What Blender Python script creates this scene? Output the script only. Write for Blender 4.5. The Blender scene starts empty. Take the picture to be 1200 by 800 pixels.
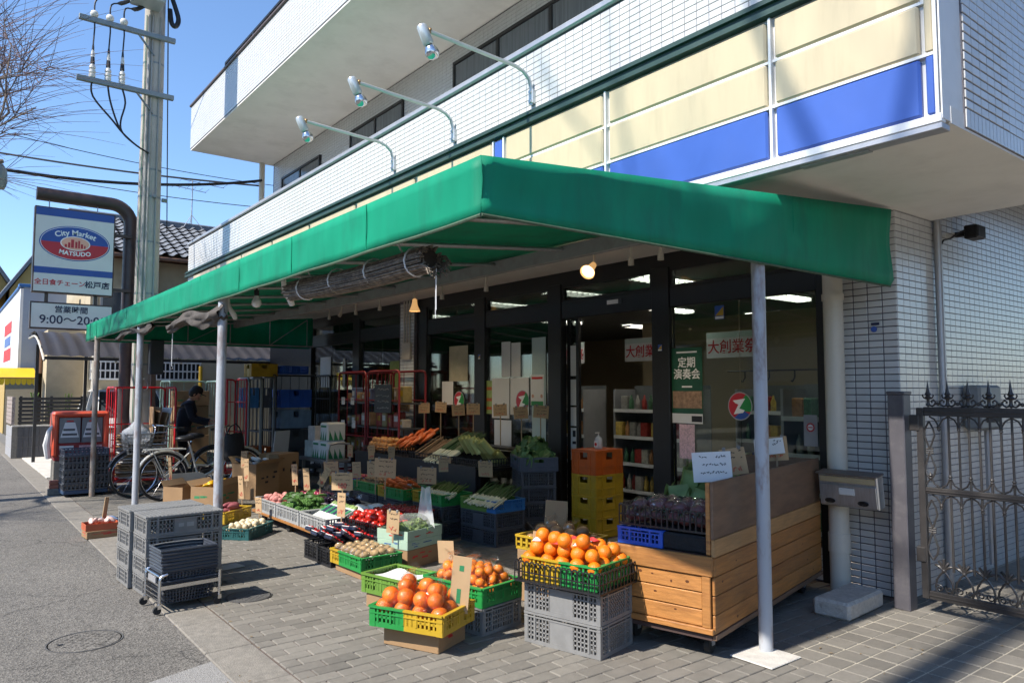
import bpy, bmesh, math, random
from mathutils import Vector, Matrix

R = math.radians
PI = math.pi
rnd = random.Random(11)
SC = bpy.context.scene
COL = SC.collection

# ------------------------------------------------------------------ camera, sky, sun, exposure
cam_d = bpy.data.cameras.new('camera')
cam = bpy.data.objects.new('camera', cam_d)
COL.objects.link(cam)
cam_d.sensor_width = 36.0
cam_d.lens = 26.0
cam_d.clip_start = 0.05
cam_d.clip_end = 900.0
cam.location = (0, 0, 1.5)
cam.rotation_euler = (R(90 + 3.76), 0, R(-37.86))
SC.camera = cam

SUN_EL = 46.5
SUN_AZ = 270.0            # clockwise from +Y: the sun stands over the street, off to the left
world = bpy.data.worlds.new('World')
SC.world = world
world.use_nodes = True
wn = world.node_tree.nodes
sky = wn.new('ShaderNodeTexSky')
sky.sky_type = 'NISHITA'
sky.sun_disc = False
sky.sun_elevation = R(SUN_EL)
sky.sun_rotation = R(SUN_AZ)
sky.air_density = 1.0
sky.dust_density = 0.15
sky.ozone_density = 6.0
world.node_tree.links.new(sky.outputs[0], wn['Background'].inputs[0])
wn['Background'].inputs[1].default_value = 0.15
sun_d = bpy.data.lights.new('sun', 'SUN')
sun_d.energy = 4.7
sun_d.angle = R(0.8)
sun_d.color = (1.0, 0.94, 0.85)
sun = bpy.data.objects.new('sun', sun_d)
COL.objects.link(sun)
_sd = Vector((math.sin(R(SUN_AZ)) * math.cos(R(SUN_EL)), math.cos(R(SUN_AZ)) * math.cos(R(SUN_EL)), math.sin(R(SUN_EL))))
sun.rotation_euler = _sd.to_track_quat('Z', 'Y').to_euler()
sun.location = (-20, 0, 30)
SC.view_settings.view_transform = 'Standard'
SC.view_settings.look = 'None'
SC.view_settings.gamma = 1.0
SC.view_settings.exposure = 0.75
SC.view_settings.use_curve_mapping = False
SC.cycles.max_bounces = 6
SC.cycles.use_adaptive_sampling = True
SC.cycles.adaptive_threshold = 0.02
SC.cycles.transparent_max_bounces = 24
SC.cycles.caustics_reflective = False
SC.cycles.caustics_refractive = False
SC.cycles.sample_clamp_indirect = 4.0

# ------------------------------------------------------------------ materials
MATS = {}
def mat(name, col, rough=0.6, var=0.14, sc=9.0, bump=0.0, bsc=60.0, metal=0.0, spec=0.5, rand=0.0,
        emis=0.0, ecol=None, trl=0.0, dirt=None, dsc=3.0, damt=0.5, stretch=None, coat=0.0):
    if name in MATS: return MATS[name]
    m = bpy.data.materials.new(name)
    m.use_nodes = True
    nt = m.node_tree; N = nt.nodes; L = nt.links
    p = N['Principled BSDF']
    tc = N.new('ShaderNodeTexCoord')
    vec = tc.outputs['Object']
    if stretch:
        mp = N.new('ShaderNodeMapping'); mp.inputs['Scale'].default_value = stretch
        L.new(vec, mp.inputs[0]); vec = mp.outputs[0]
    oi = N.new('ShaderNodeObjectInfo')
    add = N.new('ShaderNodeVectorMath'); add.operation = 'ADD'
    ml = N.new('ShaderNodeMath'); ml.operation = 'MULTIPLY'; ml.inputs[1].default_value = 37.0
    L.new(oi.outputs['Random'], ml.inputs[0])
    L.new(vec, add.inputs[0]); L.new(ml.outputs[0], add.inputs[1])
    vec = add.outputs[0]
    n1 = N.new('ShaderNodeTexNoise'); n1.inputs['Scale'].default_value = sc; n1.inputs['Detail'].default_value = 3
    n1.inputs['Roughness'].default_value = 0.65
    L.new(vec, n1.inputs['Vector'])
    mr = N.new('ShaderNodeMapRange'); mr.inputs[1].default_value = 0.25; mr.inputs[2].default_value = 0.75
    mr.inputs[3].default_value = 1 - var; mr.inputs[4].default_value = 1 + var
    L.new(n1.outputs[0], mr.inputs[0])
    val = mr.outputs[0]
    if rand > 0:
        r2 = N.new('ShaderNodeMapRange'); r2.inputs[3].default_value = 1 - rand; r2.inputs[4].default_value = 1 + rand
        L.new(oi.outputs['Random'], r2.inputs[0])
        mm = N.new('ShaderNodeMath'); mm.operation = 'MULTIPLY'
        L.new(val, mm.inputs[0]); L.new(r2.outputs[0], mm.inputs[1]); val = mm.outputs[0]
    vm = N.new('ShaderNodeVectorMath'); vm.operation = 'SCALE'
    vm.inputs[0].default_value = col[:3]
    L.new(val, vm.inputs['Scale'])
    colout = vm.outputs[0]
    if dirt:
        n3 = N.new('ShaderNodeTexNoise'); n3.inputs['Scale'].default_value = dsc; n3.inputs['Detail'].default_value = 4
        n3.inputs['Roughness'].default_value = 0.7
        L.new(vec, n3.inputs['Vector'])
        dr = N.new('ShaderNodeMapRange'); dr.inputs[1].default_value = 0.5; dr.inputs[2].default_value = 0.75
        dr.inputs[3].default_value = 0; dr.inputs[4].default_value = damt
        L.new(n3.outputs[0], dr.inputs[0])
        mx = N.new('ShaderNodeMix'); mx.data_type = 'RGBA'
        L.new(dr.outputs[0], mx.inputs[0]); L.new(colout, mx.inputs[6]); mx.inputs[7].default_value = (*dirt, 1)
        colout = mx.outputs[2]
    L.new(colout, p.inputs['Base Color'])
    rr = N.new('ShaderNodeMapRange'); rr.inputs[3].default_value = max(0.02, rough - 0.08); rr.inputs[4].default_value = min(1, rough + 0.08)
    L.new(n1.outputs[0], rr.inputs[0]); L.new(rr.outputs[0], p.inputs['Roughness'])
    p.inputs['Metallic'].default_value = metal
    p.inputs['Specular IOR Level'].default_value = spec
    p.inputs['Coat Weight'].default_value = coat
    if bump > 0:
        n2 = N.new('ShaderNodeTexNoise'); n2.inputs['Scale'].default_value = bsc; n2.inputs['Detail'].default_value = 2
        L.new(vec, n2.inputs['Vector'])
        b = N.new('ShaderNodeBump'); b.inputs['Strength'].default_value = bump; b.inputs['Distance'].default_value = 0.01
        L.new(n2.outputs[0], b.inputs['Height']); L.new(b.outputs[0], p.inputs['Normal'])
    if emis > 0:
        p.inputs['Emission Color'].default_value = (*(ecol or col), 1)
        p.inputs['Emission Strength'].default_value = emis
    if trl > 0:
        out = N['Material Output']; t = N.new('ShaderNodeBsdfTranslucent'); ms = N.new('ShaderNodeMixShader')
        L.new(colout, t.inputs[0]); ms.inputs[0].default_value = trl
        L.new(p.outputs[0], ms.inputs[1]); L.new(t.outputs[0], ms.inputs[2]); L.new(ms.outputs[0], out.inputs[0])
    MATS[name] = m
    return m

def film(name, tint=(1, 1, 1), milk=0.12, rough=0.12, bsc=30.0, gl=1.0):
    """clear plastic or glass: see-through with Fresnel gloss and a little milk"""
    if name in MATS: return MATS[name]
    m = bpy.data.materials.new(name); m.use_nodes = True
    nt = m.node_tree; N = nt.nodes; L = nt.links
    out = N['Material Output']; N.remove(N['Principled BSDF'])
    tr = N.new('ShaderNodeBsdfTransparent'); tr.inputs[0].default_value = (*tint, 1)
    gg = N.new('ShaderNodeBsdfGlossy'); gg.inputs['Roughness'].default_value = rough
    fr = N.new('ShaderNodeFresnel'); fr.inputs[0].default_value = 1.45
    if bsc > 0:
        tc = N.new('ShaderNodeTexCoord'); nz = N.new('ShaderNodeTexNoise'); nz.inputs['Scale'].default_value = bsc
        bp = N.new('ShaderNodeBump'); bp.inputs['Strength'].default_value = 0.8; bp.inputs['Distance'].default_value = 0.02
        L.new(tc.outputs['Object'], nz.inputs['Vector']); L.new(nz.outputs[0], bp.inputs['Height'])
        L.new(bp.outputs[0], gg.inputs['Normal']); L.new(bp.outputs[0], fr.inputs['Normal'])
    mu = N.new('ShaderNodeMath'); mu.operation = 'MULTIPLY'; mu.inputs[1].default_value = gl; mu.use_clamp = True
    L.new(fr.outputs[0], mu.inputs[0])
    a = N.new('ShaderNodeMixShader'); L.new(mu.outputs[0], a.inputs[0]); L.new(tr.outputs[0], a.inputs[1]); L.new(gg.outputs[0], a.inputs[2])
    last = a.outputs[0]
    if milk > 0:
        d = N.new('ShaderNodeBsdfDiffuse'); d.inputs[0].default_value = (0.85, 0.87, 0.88, 1)
        b = N.new('ShaderNodeMixShader'); b.inputs[0].default_value = milk
        L.new(last, b.inputs[1]); L.new(d.outputs[0], b.inputs[2]); last = b.outputs[0]
    L.new(last, out.inputs[0])
    MATS[name] = m
    return m

# ------------------------------------------------------------------ mesh builder
_CB = {}
class MB:
    def __init__(s):
        s.v = []; s.f = []; s.m = []; s.M = None; s.mi = 0
    def at(s, x=0, y=0, z=0, rz=0, rx=0, ry=0):
        s.M = Matrix.Translation((x, y, z)) @ Matrix.Rotation(rz, 4, 'Z') @ Matrix.Rotation(ry, 4, 'Y') @ Matrix.Rotation(rx, 4, 'X')
        return s
    def off(s): s.M = None; return s
    def add(s, vs, fs):
        n = len(s.v)
        if s.M is not None: vs = [tuple(s.M @ Vector(p)) for p in vs]
        s.v += vs; s.f += [tuple(i + n for i in f) for f in fs]; s.m += [s.mi] * len(fs)
        return s
    def box(s, x0, x1, y0, y1, z0, z1, b=0.0):
        if b <= 0:
            return s.add([(x0,y0,z0),(x1,y0,z0),(x1,y1,z0),(x0,y1,z0),(x0,y0,z1),(x1,y0,z1),(x1,y1,z1),(x0,y1,z1)],
                  [(0,3,2,1),(4,5,6,7),(0,1,5,4),(1,2,6,5),(2,3,7,6),(3,0,4,7)])
        lo = (x0,y0,z0); hi = (x1,y1,z1)
        b = min(b, 0.45*(x1-x0), 0.45*(y1-y0), 0.45*(z1-z0))
        vs = []; ix = {}
        for sx in (0,1):
            for sy in (0,1):
                for sz in (0,1):
                    sg = (sx,sy,sz)
                    for a in range(3):
                        p = []
                        for k in range(3):
                            q = hi[k] if sg[k] else lo[k]
                            if k != a: q += -b if sg[k] else b
                            p.append(q)
                        ix[sg+(a,)] = len(vs); vs.append(tuple(p))
        fs = []
        for a in range(3):
            o = [k for k in range(3) if k != a]
            for sa in (0,1):
                q = []
                for (u,w) in ((0,0),(1,0),(1,1),(0,1)):
                    sg = [0,0,0]; sg[a]=sa; sg[o[0]]=u; sg[o[1]]=w
                    q.append(ix[tuple(sg)+(a,)])
                fs.append(tuple(q))
            for u in (0,1):
                for w in (0,1):
                    s0=[0,0,0]; s1=[0,0,0]; s1[a]=1
                    s0[o[0]]=s1[o[0]]=u; s0[o[1]]=s1[o[1]]=w
                    fs.append((ix[tuple(s0)+(o[0],)], ix[tuple(s1)+(o[0],)], ix[tuple(s1)+(o[1],)], ix[tuple(s0)+(o[1],)]))
        for sx in (0,1):
            for sy in (0,1):
                for sz in (0,1):
                    fs.append(tuple(ix[(sx,sy,sz,a)] for a in range(3)))
        return s.add(vs, fs)
    def cb(s, cx, cy, cz, lx, ly, lz, b=0.0):
        return s.box(cx-lx/2, cx+lx/2, cy-ly/2, cy+ly/2, cz-lz/2, cz+lz/2, b)
    def bar(s, p0, p1, w, h=None, b=0.0):
        """square bar between two points"""
        p0 = Vector(p0); p1 = Vector(p1); d = p1-p0; L = d.length
        if L < 1e-6: return s
        h = h or w
        q = d.to_track_quat('X', 'Z').to_matrix().to_4x4()
        old = s.M
        s.M = (old if old is not None else Matrix.Identity(4)) @ Matrix.Translation(p0) @ q
        s.box(0, L, -w/2, w/2, -h/2, h/2, b)
        s.M = old
        return s
    def cyl(s, p0, p1, r0, r1=None, n=10, cap=True):
        r1 = r0 if r1 is None else r1
        p0 = Vector(p0); p1 = Vector(p1); d = (p1-p0)
        if d.length < 1e-7: return s
        q = d.to_track_quat('Z', 'Y')
        vs = []
        for (p, r) in ((p0, r0), (p1, r1)):
            for i in range(n):
                a = 2*PI*i/n
                vs.append(tuple(p + q @ Vector((r*math.cos(a), r*math.sin(a), 0))))
        fs = [(i, (i+1) % n, n+(i+1) % n, n+i) for i in range(n)]
        if cap: fs += [tuple(range(n-1, -1, -1)), tuple(range(n, 2*n))]
        return s.add(vs, fs)
    def tube(s, pts, r, n=6, closed=False, cap=True):
        pts = [Vector(p) for p in pts]
        k = len(pts)
        rs = r if isinstance(r, (list, tuple)) else [r]*k
        vs = []; up = None
        for i, p in enumerate(pts):
            if closed: d = pts[(i+1) % k]-pts[i-1]
            else: d = pts[min(i+1, k-1)]-pts[max(i-1, 0)]
            d.normalize()
            if up is None:
                up = Vector((0,0,1)) if abs(d.z) < 0.9 else Vector((1,0,0))
            a = d.cross(up)
            if a.length < 1e-6: a = d.cross(Vector((0,1,0)))
            a.normalize(); b = a.cross(d); b.normalize(); up = b
            for j in range(n):
                t = 2*PI*j/n
                vs.append(tuple(p + (a*math.cos(t)+b*math.sin(t))*rs[i]))
        fs = []
        for i in range(k if closed else k-1):
            i2 = (i+1) % k
            for j in range(n):
                fs.append((i*n+j, i*n+(j+1) % n, i2*n+(j+1) % n, i2*n+j))
        if cap and not closed:
            fs += [tuple(range(n-1,-1,-1)), tuple(range((k-1)*n, k*n))]
        return s.add(vs, fs)
    def lathe(s, prof, n=16, c=(0,0,0)):
        vs = []; k = len(prof)
        for (r, z) in prof:
            for j in range(n):
                t = 2*PI*j/n
                vs.append((c[0]+r*math.cos(t), c[1]+r*math.sin(t), c[2]+z))
        fs = []
        for i in range(k-1):
            for j in range(n):
                fs.append((i*n+j, i*n+(j+1) % n, (i+1)*n+(j+1) % n, (i+1)*n+j))
        if prof[0][0] > 1e-5: fs.append(tuple(range(n-1,-1,-1)))
        if prof[-1][0] > 1e-5: fs.append(tuple(range((k-1)*n, k*n)))
        return s.add(vs, fs)
    def ball(s, c, r, n=10, m=7, sq=(1,1,1), noise=0.0):
        vs = [(c[0], c[1], c[2]-r*sq[2])]
        for i in range(1, m):
            t = PI*i/m
            for j in range(n):
                a = 2*PI*j/n
                k = 1+noise*(rnd.random()-0.5)
                vs.append((c[0]+r*k*sq[0]*math.sin(t)*math.cos(a), c[1]+r*k*sq[1]*math.sin(t)*math.sin(a), c[2]-r*k*sq[2]*math.cos(t)))
        vs.append((c[0], c[1], c[2]+r*sq[2]))
        fs = [(0, 1+(j+1) % n, 1+j) for j in range(n)]
        for i in range(m-2):
            for j in range(n):
                fs.append((1+i*n+j, 1+i*n+(j+1) % n, 1+(i+1)*n+(j+1) % n, 1+(i+1)*n+j))
        e = len(vs)-1
        fs += [(e, 1+(m-2)*n+j, 1+(m-2)*n+(j+1) % n) for j in range(n)]
        return s.add(vs, fs)
    def prism(s, poly, t0, t1, plane='xz'):
        """extrude a 2-D outline: plane xz -> along y, xy -> along z, yz -> along x"""
        def P(u, w, t):
            return {'xz': (u, t, w), 'xy': (u, w, t), 'yz': (t, u, w)}[plane]
        n = len(poly)
        vs = [P(u, w, t0) for u, w in poly]+[P(u, w, t1) for u, w in poly]
        fs = [(i, (i+1) % n, n+(i+1) % n, n+i) for i in range(n)]+[tuple(range(n-1,-1,-1)), tuple(range(n, 2*n))]
        return s.add(vs, fs)
    def grid(s, fn, nu, nv):
        vs = [fn(i/nu, j/nv) for i in range(nu+1) for j in range(nv+1)]
        w = nv+1
        return s.add([tuple(v) for v in vs], [(i*w+j, (i+1)*w+j, (i+1)*w+j+1, i*w+j+1) for i in range(nu) for j in range(nv)])
    def mesh(s, name, mats, smooth=None, solid=0.0):
        me = bpy.data.meshes.new(name)
        me.from_pydata(s.v, [], s.f)
        for m in (mats if isinstance(mats, (list, tuple)) else [mats]): me.materials.append(m)
        if any(s.m): me.polygons.foreach_set('material_index', s.m)
        bm = bmesh.new(); bm.from_mesh(me)
        bmesh.ops.recalc_face_normals(bm, faces=bm.faces)
        bm.to_mesh(me); bm.free()
        if smooth:
            me.shade_smooth()
            me.set_sharp_from_angle(angle=R(smooth))
        return me
    def build(s, name, mats, parent=None, smooth=None, loc=None, rz=0.0, **tags):
        return link(name, s.mesh(name, mats, smooth), parent, loc, rz, **tags)

def link(name, me, parent=None, loc=None, rz=0.0, label=None, cat=None, group=None, kind=None, rot=None):
    o = bpy.data.objects.new(name, me)
    COL.objects.link(o)
    if parent is not None: o.parent = parent
    if loc is not None: o.location = loc
    if rz: o.rotation_euler = (0, 0, rz)
    if rot is not None: o.rotation_euler = rot
    if label: o['label'] = label
    if cat: o['category'] = cat
    if group: o['group'] = group
    if kind: o['kind'] = kind
    return o

def thing(name, label, cat, loc=(0,0,0), rz=0.0, group=None, rot=None):
    return link(name, None, None, loc, rz, label, cat, group, None, rot)

def copy_tree(o, parent=None, loc=None, rz=None, label=None, group=None):
    c = o.copy(); COL.objects.link(c); c.parent = parent
    if loc is not None: c.location = loc
    if rz is not None: c.rotation_euler = (0, 0, rz)
    if label: c['label'] = label
    if group: c['group'] = group
    for ch in list(o.children): copy_tree(ch, c)
    return c

def text(name, body, size, m, parent, loc, rot, bold=0.0, align='CENTER', sx=1.0, ext=0.0015, arc=None):
    """flat lettering as a thin mesh"""
    cu = bpy.data.curves.new(name, 'FONT')
    cu.body = body; cu.size = size; cu.align_x = align; cu.align_y = 'CENTER'
    cu.offset = bold*size; cu.extrude = ext; cu.resolution_u = 3
    t = bpy.data.objects.new(name, cu); COL.objects.link(t)
    dg = bpy.context.evaluated_depsgraph_get()
    me = bpy.data.meshes.new_from_object(t.evaluated_get(dg))
    bpy.data.objects.remove(t); bpy.data.curves.remove(cu)
    for v in me.vertices:
        x = v.co.x*sx; y = v.co.y
        if arc:
            a = x/arc
            x, y = (arc+y)*math.sin(a), (arc+y)*math.cos(a)-arc
        v.co.x = x; v.co.y = y
    me.materials.clear(); me.materials.append(m)
    return link(name, me, parent, loc, rot=rot)

FACE_S = (R(90), 0, 0)            # lettering that faces -Y
FACE_W = (R(90), 0, R(-90))       # lettering that faces -X

# ------------------------------------------------------------------ palette
m_tile = mat('glazed white tile', (0.60, 0.60, 0.585), 0.22, 0.04, 5, rand=0.07, dirt=(0.44, 0.43, 0.40), dsc=2.2, damt=0.25)
m_tile2 = mat('glazed white tile field', (0.60, 0.60, 0.585), 0.22, 0.05, 14, dirt=(0.44, 0.43, 0.40), dsc=0.9, damt=0.25)
m_grout = mat('dark grout', (0.145, 0.135, 0.148), 0.9, 0.2, 20)
m_soffit = mat('painted soffit', (0.78, 0.76, 0.72), 0.75, 0.05, 2, bump=0.15, bsc=90, dirt=(0.56, 0.54, 0.50), dsc=1.3, damt=0.5)
m_white = mat('white paint', (0.78, 0.78, 0.77), 0.45, 0.05, 4, dirt=(0.5, 0.48, 0.44), dsc=3, damt=0.3)
m_cream = mat('cream sign panel', (0.54, 0.455, 0.295), 0.35, 0.05, 1.5, dirt=(0.42, 0.35, 0.225), dsc=2.2, damt=0.55, stretch=(1, 3.0, 0.5))
m_blue = mat('blue sign panel', (0.052, 0.118, 0.43), 0.35, 0.06, 1.5, dirt=(0.055, 0.105, 0.34), dsc=1.4, damt=0.4)
m_gutter = mat('dark green gutter', (0.025, 0.06, 0.05), 0.5, 0.15, 6, dirt=(0.07, 0.09, 0.08), dsc=4, damt=0.5)
m_alu = mat('grey aluminium', (0.45, 0.45, 0.46), 0.4, 0.08, 10, metal=0.5)
m_frame = mat('black bronze frame', (0.012, 0.011, 0.011), 0.42, 0.2, 12, spec=0.4)
m_dark = mat('dark interior', (0.03, 0.03, 0.032), 0.8, 0.2, 4)
m_glass = film('window glass', (0.82, 0.88, 0.86), 0.0, 0.02, 0, 0.9)
m_brown = mat('brown coping', (0.10, 0.075, 0.07), 0.5, 0.12, 6)
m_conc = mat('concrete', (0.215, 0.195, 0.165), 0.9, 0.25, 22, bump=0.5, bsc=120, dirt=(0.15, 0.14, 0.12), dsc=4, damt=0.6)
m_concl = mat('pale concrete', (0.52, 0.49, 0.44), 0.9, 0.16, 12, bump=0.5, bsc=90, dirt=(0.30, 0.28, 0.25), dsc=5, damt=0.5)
m_pvc = mat('beige pvc', (0.58, 0.54, 0.46), 0.4, 0.06, 5, dirt=(0.40, 0.37, 0.32), dsc=5, damt=0.4)
m_black = mat('black plastic', (0.014, 0.014, 0.016), 0.4, 0.2, 12)
m_rubber = mat('rubber', (0.018, 0.018, 0.018), 0.8, 0.2, 20)
m_chrome = mat('chrome', (0.62, 0.62, 0.63), 0.22, 0.08, 14, metal=1.0)
m_steel = mat('galvanised steel', (0.42, 0.43, 0.45), 0.42, 0.14, 16, metal=0.6, dirt=(0.30, 0.2, 0.13), dsc=7, damt=0.35)
m_paper = mat('white paper', (0.80, 0.80, 0.79), 0.7, 0.03, 6, trl=0.15)
m_green_txt = mat('green ink', (0.03, 0.22, 0.09), 0.6, 0.1)
m_red_txt = mat('red ink', (0.55, 0.03, 0.03), 0.6, 0.1)
m_navy_txt = mat('navy ink', (0.02, 0.025, 0.07), 0.6, 0.1)
m_blk_txt = mat('black ink', (0.015, 0.015, 0.02), 0.6, 0.1)
m_wht_txt = mat('white ink', (0.82, 0.82, 0.82), 0.5, 0.03)

def asphalt_mat():
    m = bpy.data.materials.new('worn asphalt'); m.use_nodes = True
    N = m.node_tree.nodes; L = m.node_tree.links; p = N['Principled BSDF']
    tc = N.new('ShaderNodeTexCoord'); v = N.new('ShaderNodeTexVoronoi'); v.inputs['Scale'].default_value = 95
    n1 = N.new('ShaderNodeTexNoise'); n1.inputs['Scale'].default_value = 0.8; n1.inputs['Detail'].default_value = 8
    n2 = N.new('ShaderNodeTexNoise'); n2.inputs['Scale'].default_value = 140; n2.inputs['Detail'].default_value = 3
    for n in (v, n1, n2): L.new(tc.outputs['Object'], n.inputs['Vector'])
    cr = N.new('ShaderNodeValToRGB')
    cr.color_ramp.elements[0].position = 0.15; cr.color_ramp.elements[0].color = (0.083, 0.076, 0.066, 1)
    cr.color_ramp.elements[1].position = 0.9; cr.color_ramp.elements[1].color = (0.222, 0.204, 0.178, 1)
    L.new(v.outputs['Color'], cr.inputs[0])
    mx = N.new('ShaderNodeMix'); mx.data_type = 'RGBA'; mx.blend_type = 'MULTIPLY'; mx.inputs[0].default_value = 0.8
    mr = N.new('ShaderNodeMapRange'); mr.inputs[1].default_value = 0.3; mr.inputs[2].default_value = 0.7; mr.inputs[3].default_value = 0.72; mr.inputs[4].default_value = 1.12
    L.new(n1.outputs[0], mr.inputs[0]); L.new(cr.outputs[0], mx.inputs[6]); L.new(mr.outputs[0], mx.inputs[7])
    nd = N.new('ShaderNodeTexNoise'); nd.inputs['Scale'].default_value = 2.5; nd.inputs['Detail'].default_value = 4
    L.new(tc.outputs['Object'], nd.inputs['Vector'])
    va = N.new('ShaderNodeVectorMath'); va.operation = 'MULTIPLY_ADD'; va.inputs[1].default_value = (0.5, 0.5, 0)
    L.new(nd.outputs['Color'], va.inputs[0]); L.new(tc.outputs['Object'], va.inputs[2])
    vc = N.new('ShaderNodeTexVoronoi'); vc.feature = 'DISTANCE_TO_EDGE'; vc.inputs['Scale'].default_value = 0.55
    L.new(va.outputs[0], vc.inputs['Vector'])
    mc = N.new('ShaderNodeMapRange'); mc.inputs[1].default_value = 0.0; mc.inputs[2].default_value = 0.006; mc.inputs[3].default_value = 0.45; mc.inputs[4].default_value = 1.0
    L.new(vc.outputs['Distance'], mc.inputs[0])
    n5 = N.new('ShaderNodeTexNoise'); n5.inputs['Scale'].default_value = 5.0; n5.inputs['Detail'].default_value = 3
    L.new(tc.outputs['Object'], n5.inputs['Vector'])
    ms = N.new('ShaderNodeMapRange'); ms.inputs[1].default_value = 0.62; ms.inputs[2].default_value = 0.72; ms.inputs[3].default_value = 1.0; ms.inputs[4].default_value = 0.78
    L.new(n5.outputs[0], ms.inputs[0])
    mp_ = N.new('ShaderNodeMath'); mp_.operation = 'MULTIPLY'; L.new(mc.outputs[0], mp_.inputs[0]); L.new(ms.outputs[0], mp_.inputs[1])
    sv = N.new('ShaderNodeVectorMath'); sv.operation = 'SCALE'; L.new(mx.outputs[2], sv.inputs[0]); L.new(mp_.outputs[0], sv.inputs['Scale'])
    L.new(sv.outputs[0], p.inputs['Base Color']); p.inputs['Roughness'].default_value = 0.85
    b = N.new('ShaderNodeBump'); b.inputs['Strength'].default_value = 0.7; b.inputs['Distance'].default_value = 0.006
    ad = N.new('ShaderNodeMath'); ad.operation = 'ADD'
    L.new(v.outputs['Distance'], ad.inputs[0]); L.new(n2.outputs[0], ad.inputs[1]); L.new(ad.outputs[0], b.inputs['Height'])
    L.new(b.outputs[0], p.inputs['Normal'])
    return m
m_asph = asphalt_mat()
m_patch = mat('pale asphalt patch', (0.25, 0.24, 0.225), 0.9, 0.3, 60, bump=0.7, bsc=150, dirt=(0.15, 0.145, 0.14), dsc=2, damt=0.5)
m_paver = mat('grey paving block', (0.172, 0.157, 0.133), 0.82, 0.12, 30, bump=0.35, bsc=160, rand=0.22, dirt=(0.15, 0.14, 0.12), dsc=3, damt=0.4)
m_paver2 = mat('grey paving block field', (0.172, 0.157, 0.133), 0.82, 0.16, 9, bump=0.35, bsc=160, dirt=(0.15, 0.14, 0.12), dsc=2.0, damt=0.4)
m_joint = mat('sandy joint', (0.115, 0.09, 0.075), 0.95, 0.2, 30)
m_mortar = mat('pale mortar joint', (0.42, 0.38, 0.30), 0.95, 0.2, 30)
m_iron = mat('cast iron', (0.12, 0.115, 0.11), 0.6, 0.2, 30, bump=0.5, bsc=70, metal=0.3)
m_earth = mat('far ground', (0.16, 0.155, 0.145), 0.95, 0.2, 2)

# ------------------------------------------------------------------ ground, road, gutter, pavement
MB().box(-300, 300, -300, 300, -0.4, -0.03).build('ground', m_earth, kind='structure')
MB().box(-5.2, 1.27, -30, 120, -0.028, -0.008).build('road', m_asph, kind='structure')
MB().add([(-1.5,1.0,-0.004),(1.27,1.0,-0.004),(1.27,4.36,-0.004),(0.72,4.18,-0.004),(0.2,4.3,-0.004),(-1.5,4.1,-0.004)],[(0,1,2,3,4,5)]).build('road_patch', m_patch, kind='structure')
g = link('gutter', MB().box(1.272, 1.552, -8, 60, -0.028, -0.012).mesh('gutter', m_grout), kind='structure')
gs = MB().box(-0.136, 0.136, -0.297, 0.297, -0.02, 0.0, 0.006).mesh('gutter_slab', m_conc)
for i in range(46):
    link('gutter_slab', gs, g, (1.412+rnd.uniform(-.002,.002), 1.2+i*0.6, rnd.uniform(-.003,.001)))
# paving of small blocks in running bond, long joints across the pavement
pv = link('pavement', MB().box(1.553, 16, -8, 15.0, -0.028, -0.007).mesh('pavement', m_joint), kind='structure')
pm = MB().box(-0.0972, 0.0972, -0.0472, 0.0472, -0.012, 0.0, 0.0045).mesh('paving_block', m_paver)
cells = []
j = 0
yy = 0.7
while yy < 14.9:
    x0 = 1.555 + (0.0 if j % 2 == 0 else -0.1)
    i = 0
    while x0 + i*0.2 < 5.45:
        xa = max(1.557, x0+i*0.2+0.0028); xb = x0+(i+1)*0.2-0.0028
        near = (yy < 2.6 and xa > 3.7)
        if xb-xa > 0.03 and not near and not (yy < 2.4 and xa > 6): cells.append((xa, xb, yy+0.0028, yy+0.0972))
        i += 1
    yy += 0.1; j += 1
fx, fy = math.sin(R(37.86)), math.cos(R(37.86))
def showsize(c):
    x, y = (c[0]+c[1])/2, (c[2]+c[3])/2
    d = x*fx+y*fy; s = x*fy-y*fx
    hid = (y < 2.9) or (1.9 < x < 2.6 and 3.7 < y < 4.2) or (x > 3.0 and y < 3.6) or abs(s/max(d, .1)) > 0.69
    return -d-(1000 if hid else 0)
full = [c for c in cells if c[1]-c[0] > 0.19]
full.sort(key=showsize, reverse=True)
big = set(full[:300])
rest = MB()
for c in cells:
    dz = rnd.uniform(-0.0025, 0.0015)
    if c in big:
        link('paving_block', pm, pv, ((c[0]+c[1])/2, (c[2]+c[3])/2, dz))
    else:
        a, b_, c_, d_ = c
        rest.box(a, b_, c_, d_, -0.012, dz, 0.004) if (a*fx+c_*fy) < 9 else rest.box(a, b_, c_, d_, -0.012, dz)
rest.build('paving_blocks', m_paver2, pv, kind='stuff')
# the strip by the gate is laid in slightly longer blocks with pale mortar
gp = link('gate_pavement', MB().box(3.75, 9.0, -2.0, 2.592, -0.006, -0.0035).mesh('gate_pavement', m_mortar), kind='structure')
pg = MB().box(-0.0755, 0.0755, -0.0715, 0.0715, -0.01, 0.0015, 0.004).mesh('paving_tile', m_paver)
for j in range(14):
    for i in range(20):
        x = 3.83+i*0.16; y = 2.515-j*0.15
        if (x*fy-y*fx)/(x*fx+y*fy) < 0.70: link('paving_tile', pg, gp, (x, y, rnd.uniform(-.002, .001)))
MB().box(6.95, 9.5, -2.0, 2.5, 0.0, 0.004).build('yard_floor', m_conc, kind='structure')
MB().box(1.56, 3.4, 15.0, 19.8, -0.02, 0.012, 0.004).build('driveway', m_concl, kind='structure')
MB().box(3.4, 9.0, 15.0, 24.0, -0.025, 0.002).build('yard', m_conc, kind='structure')

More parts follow.
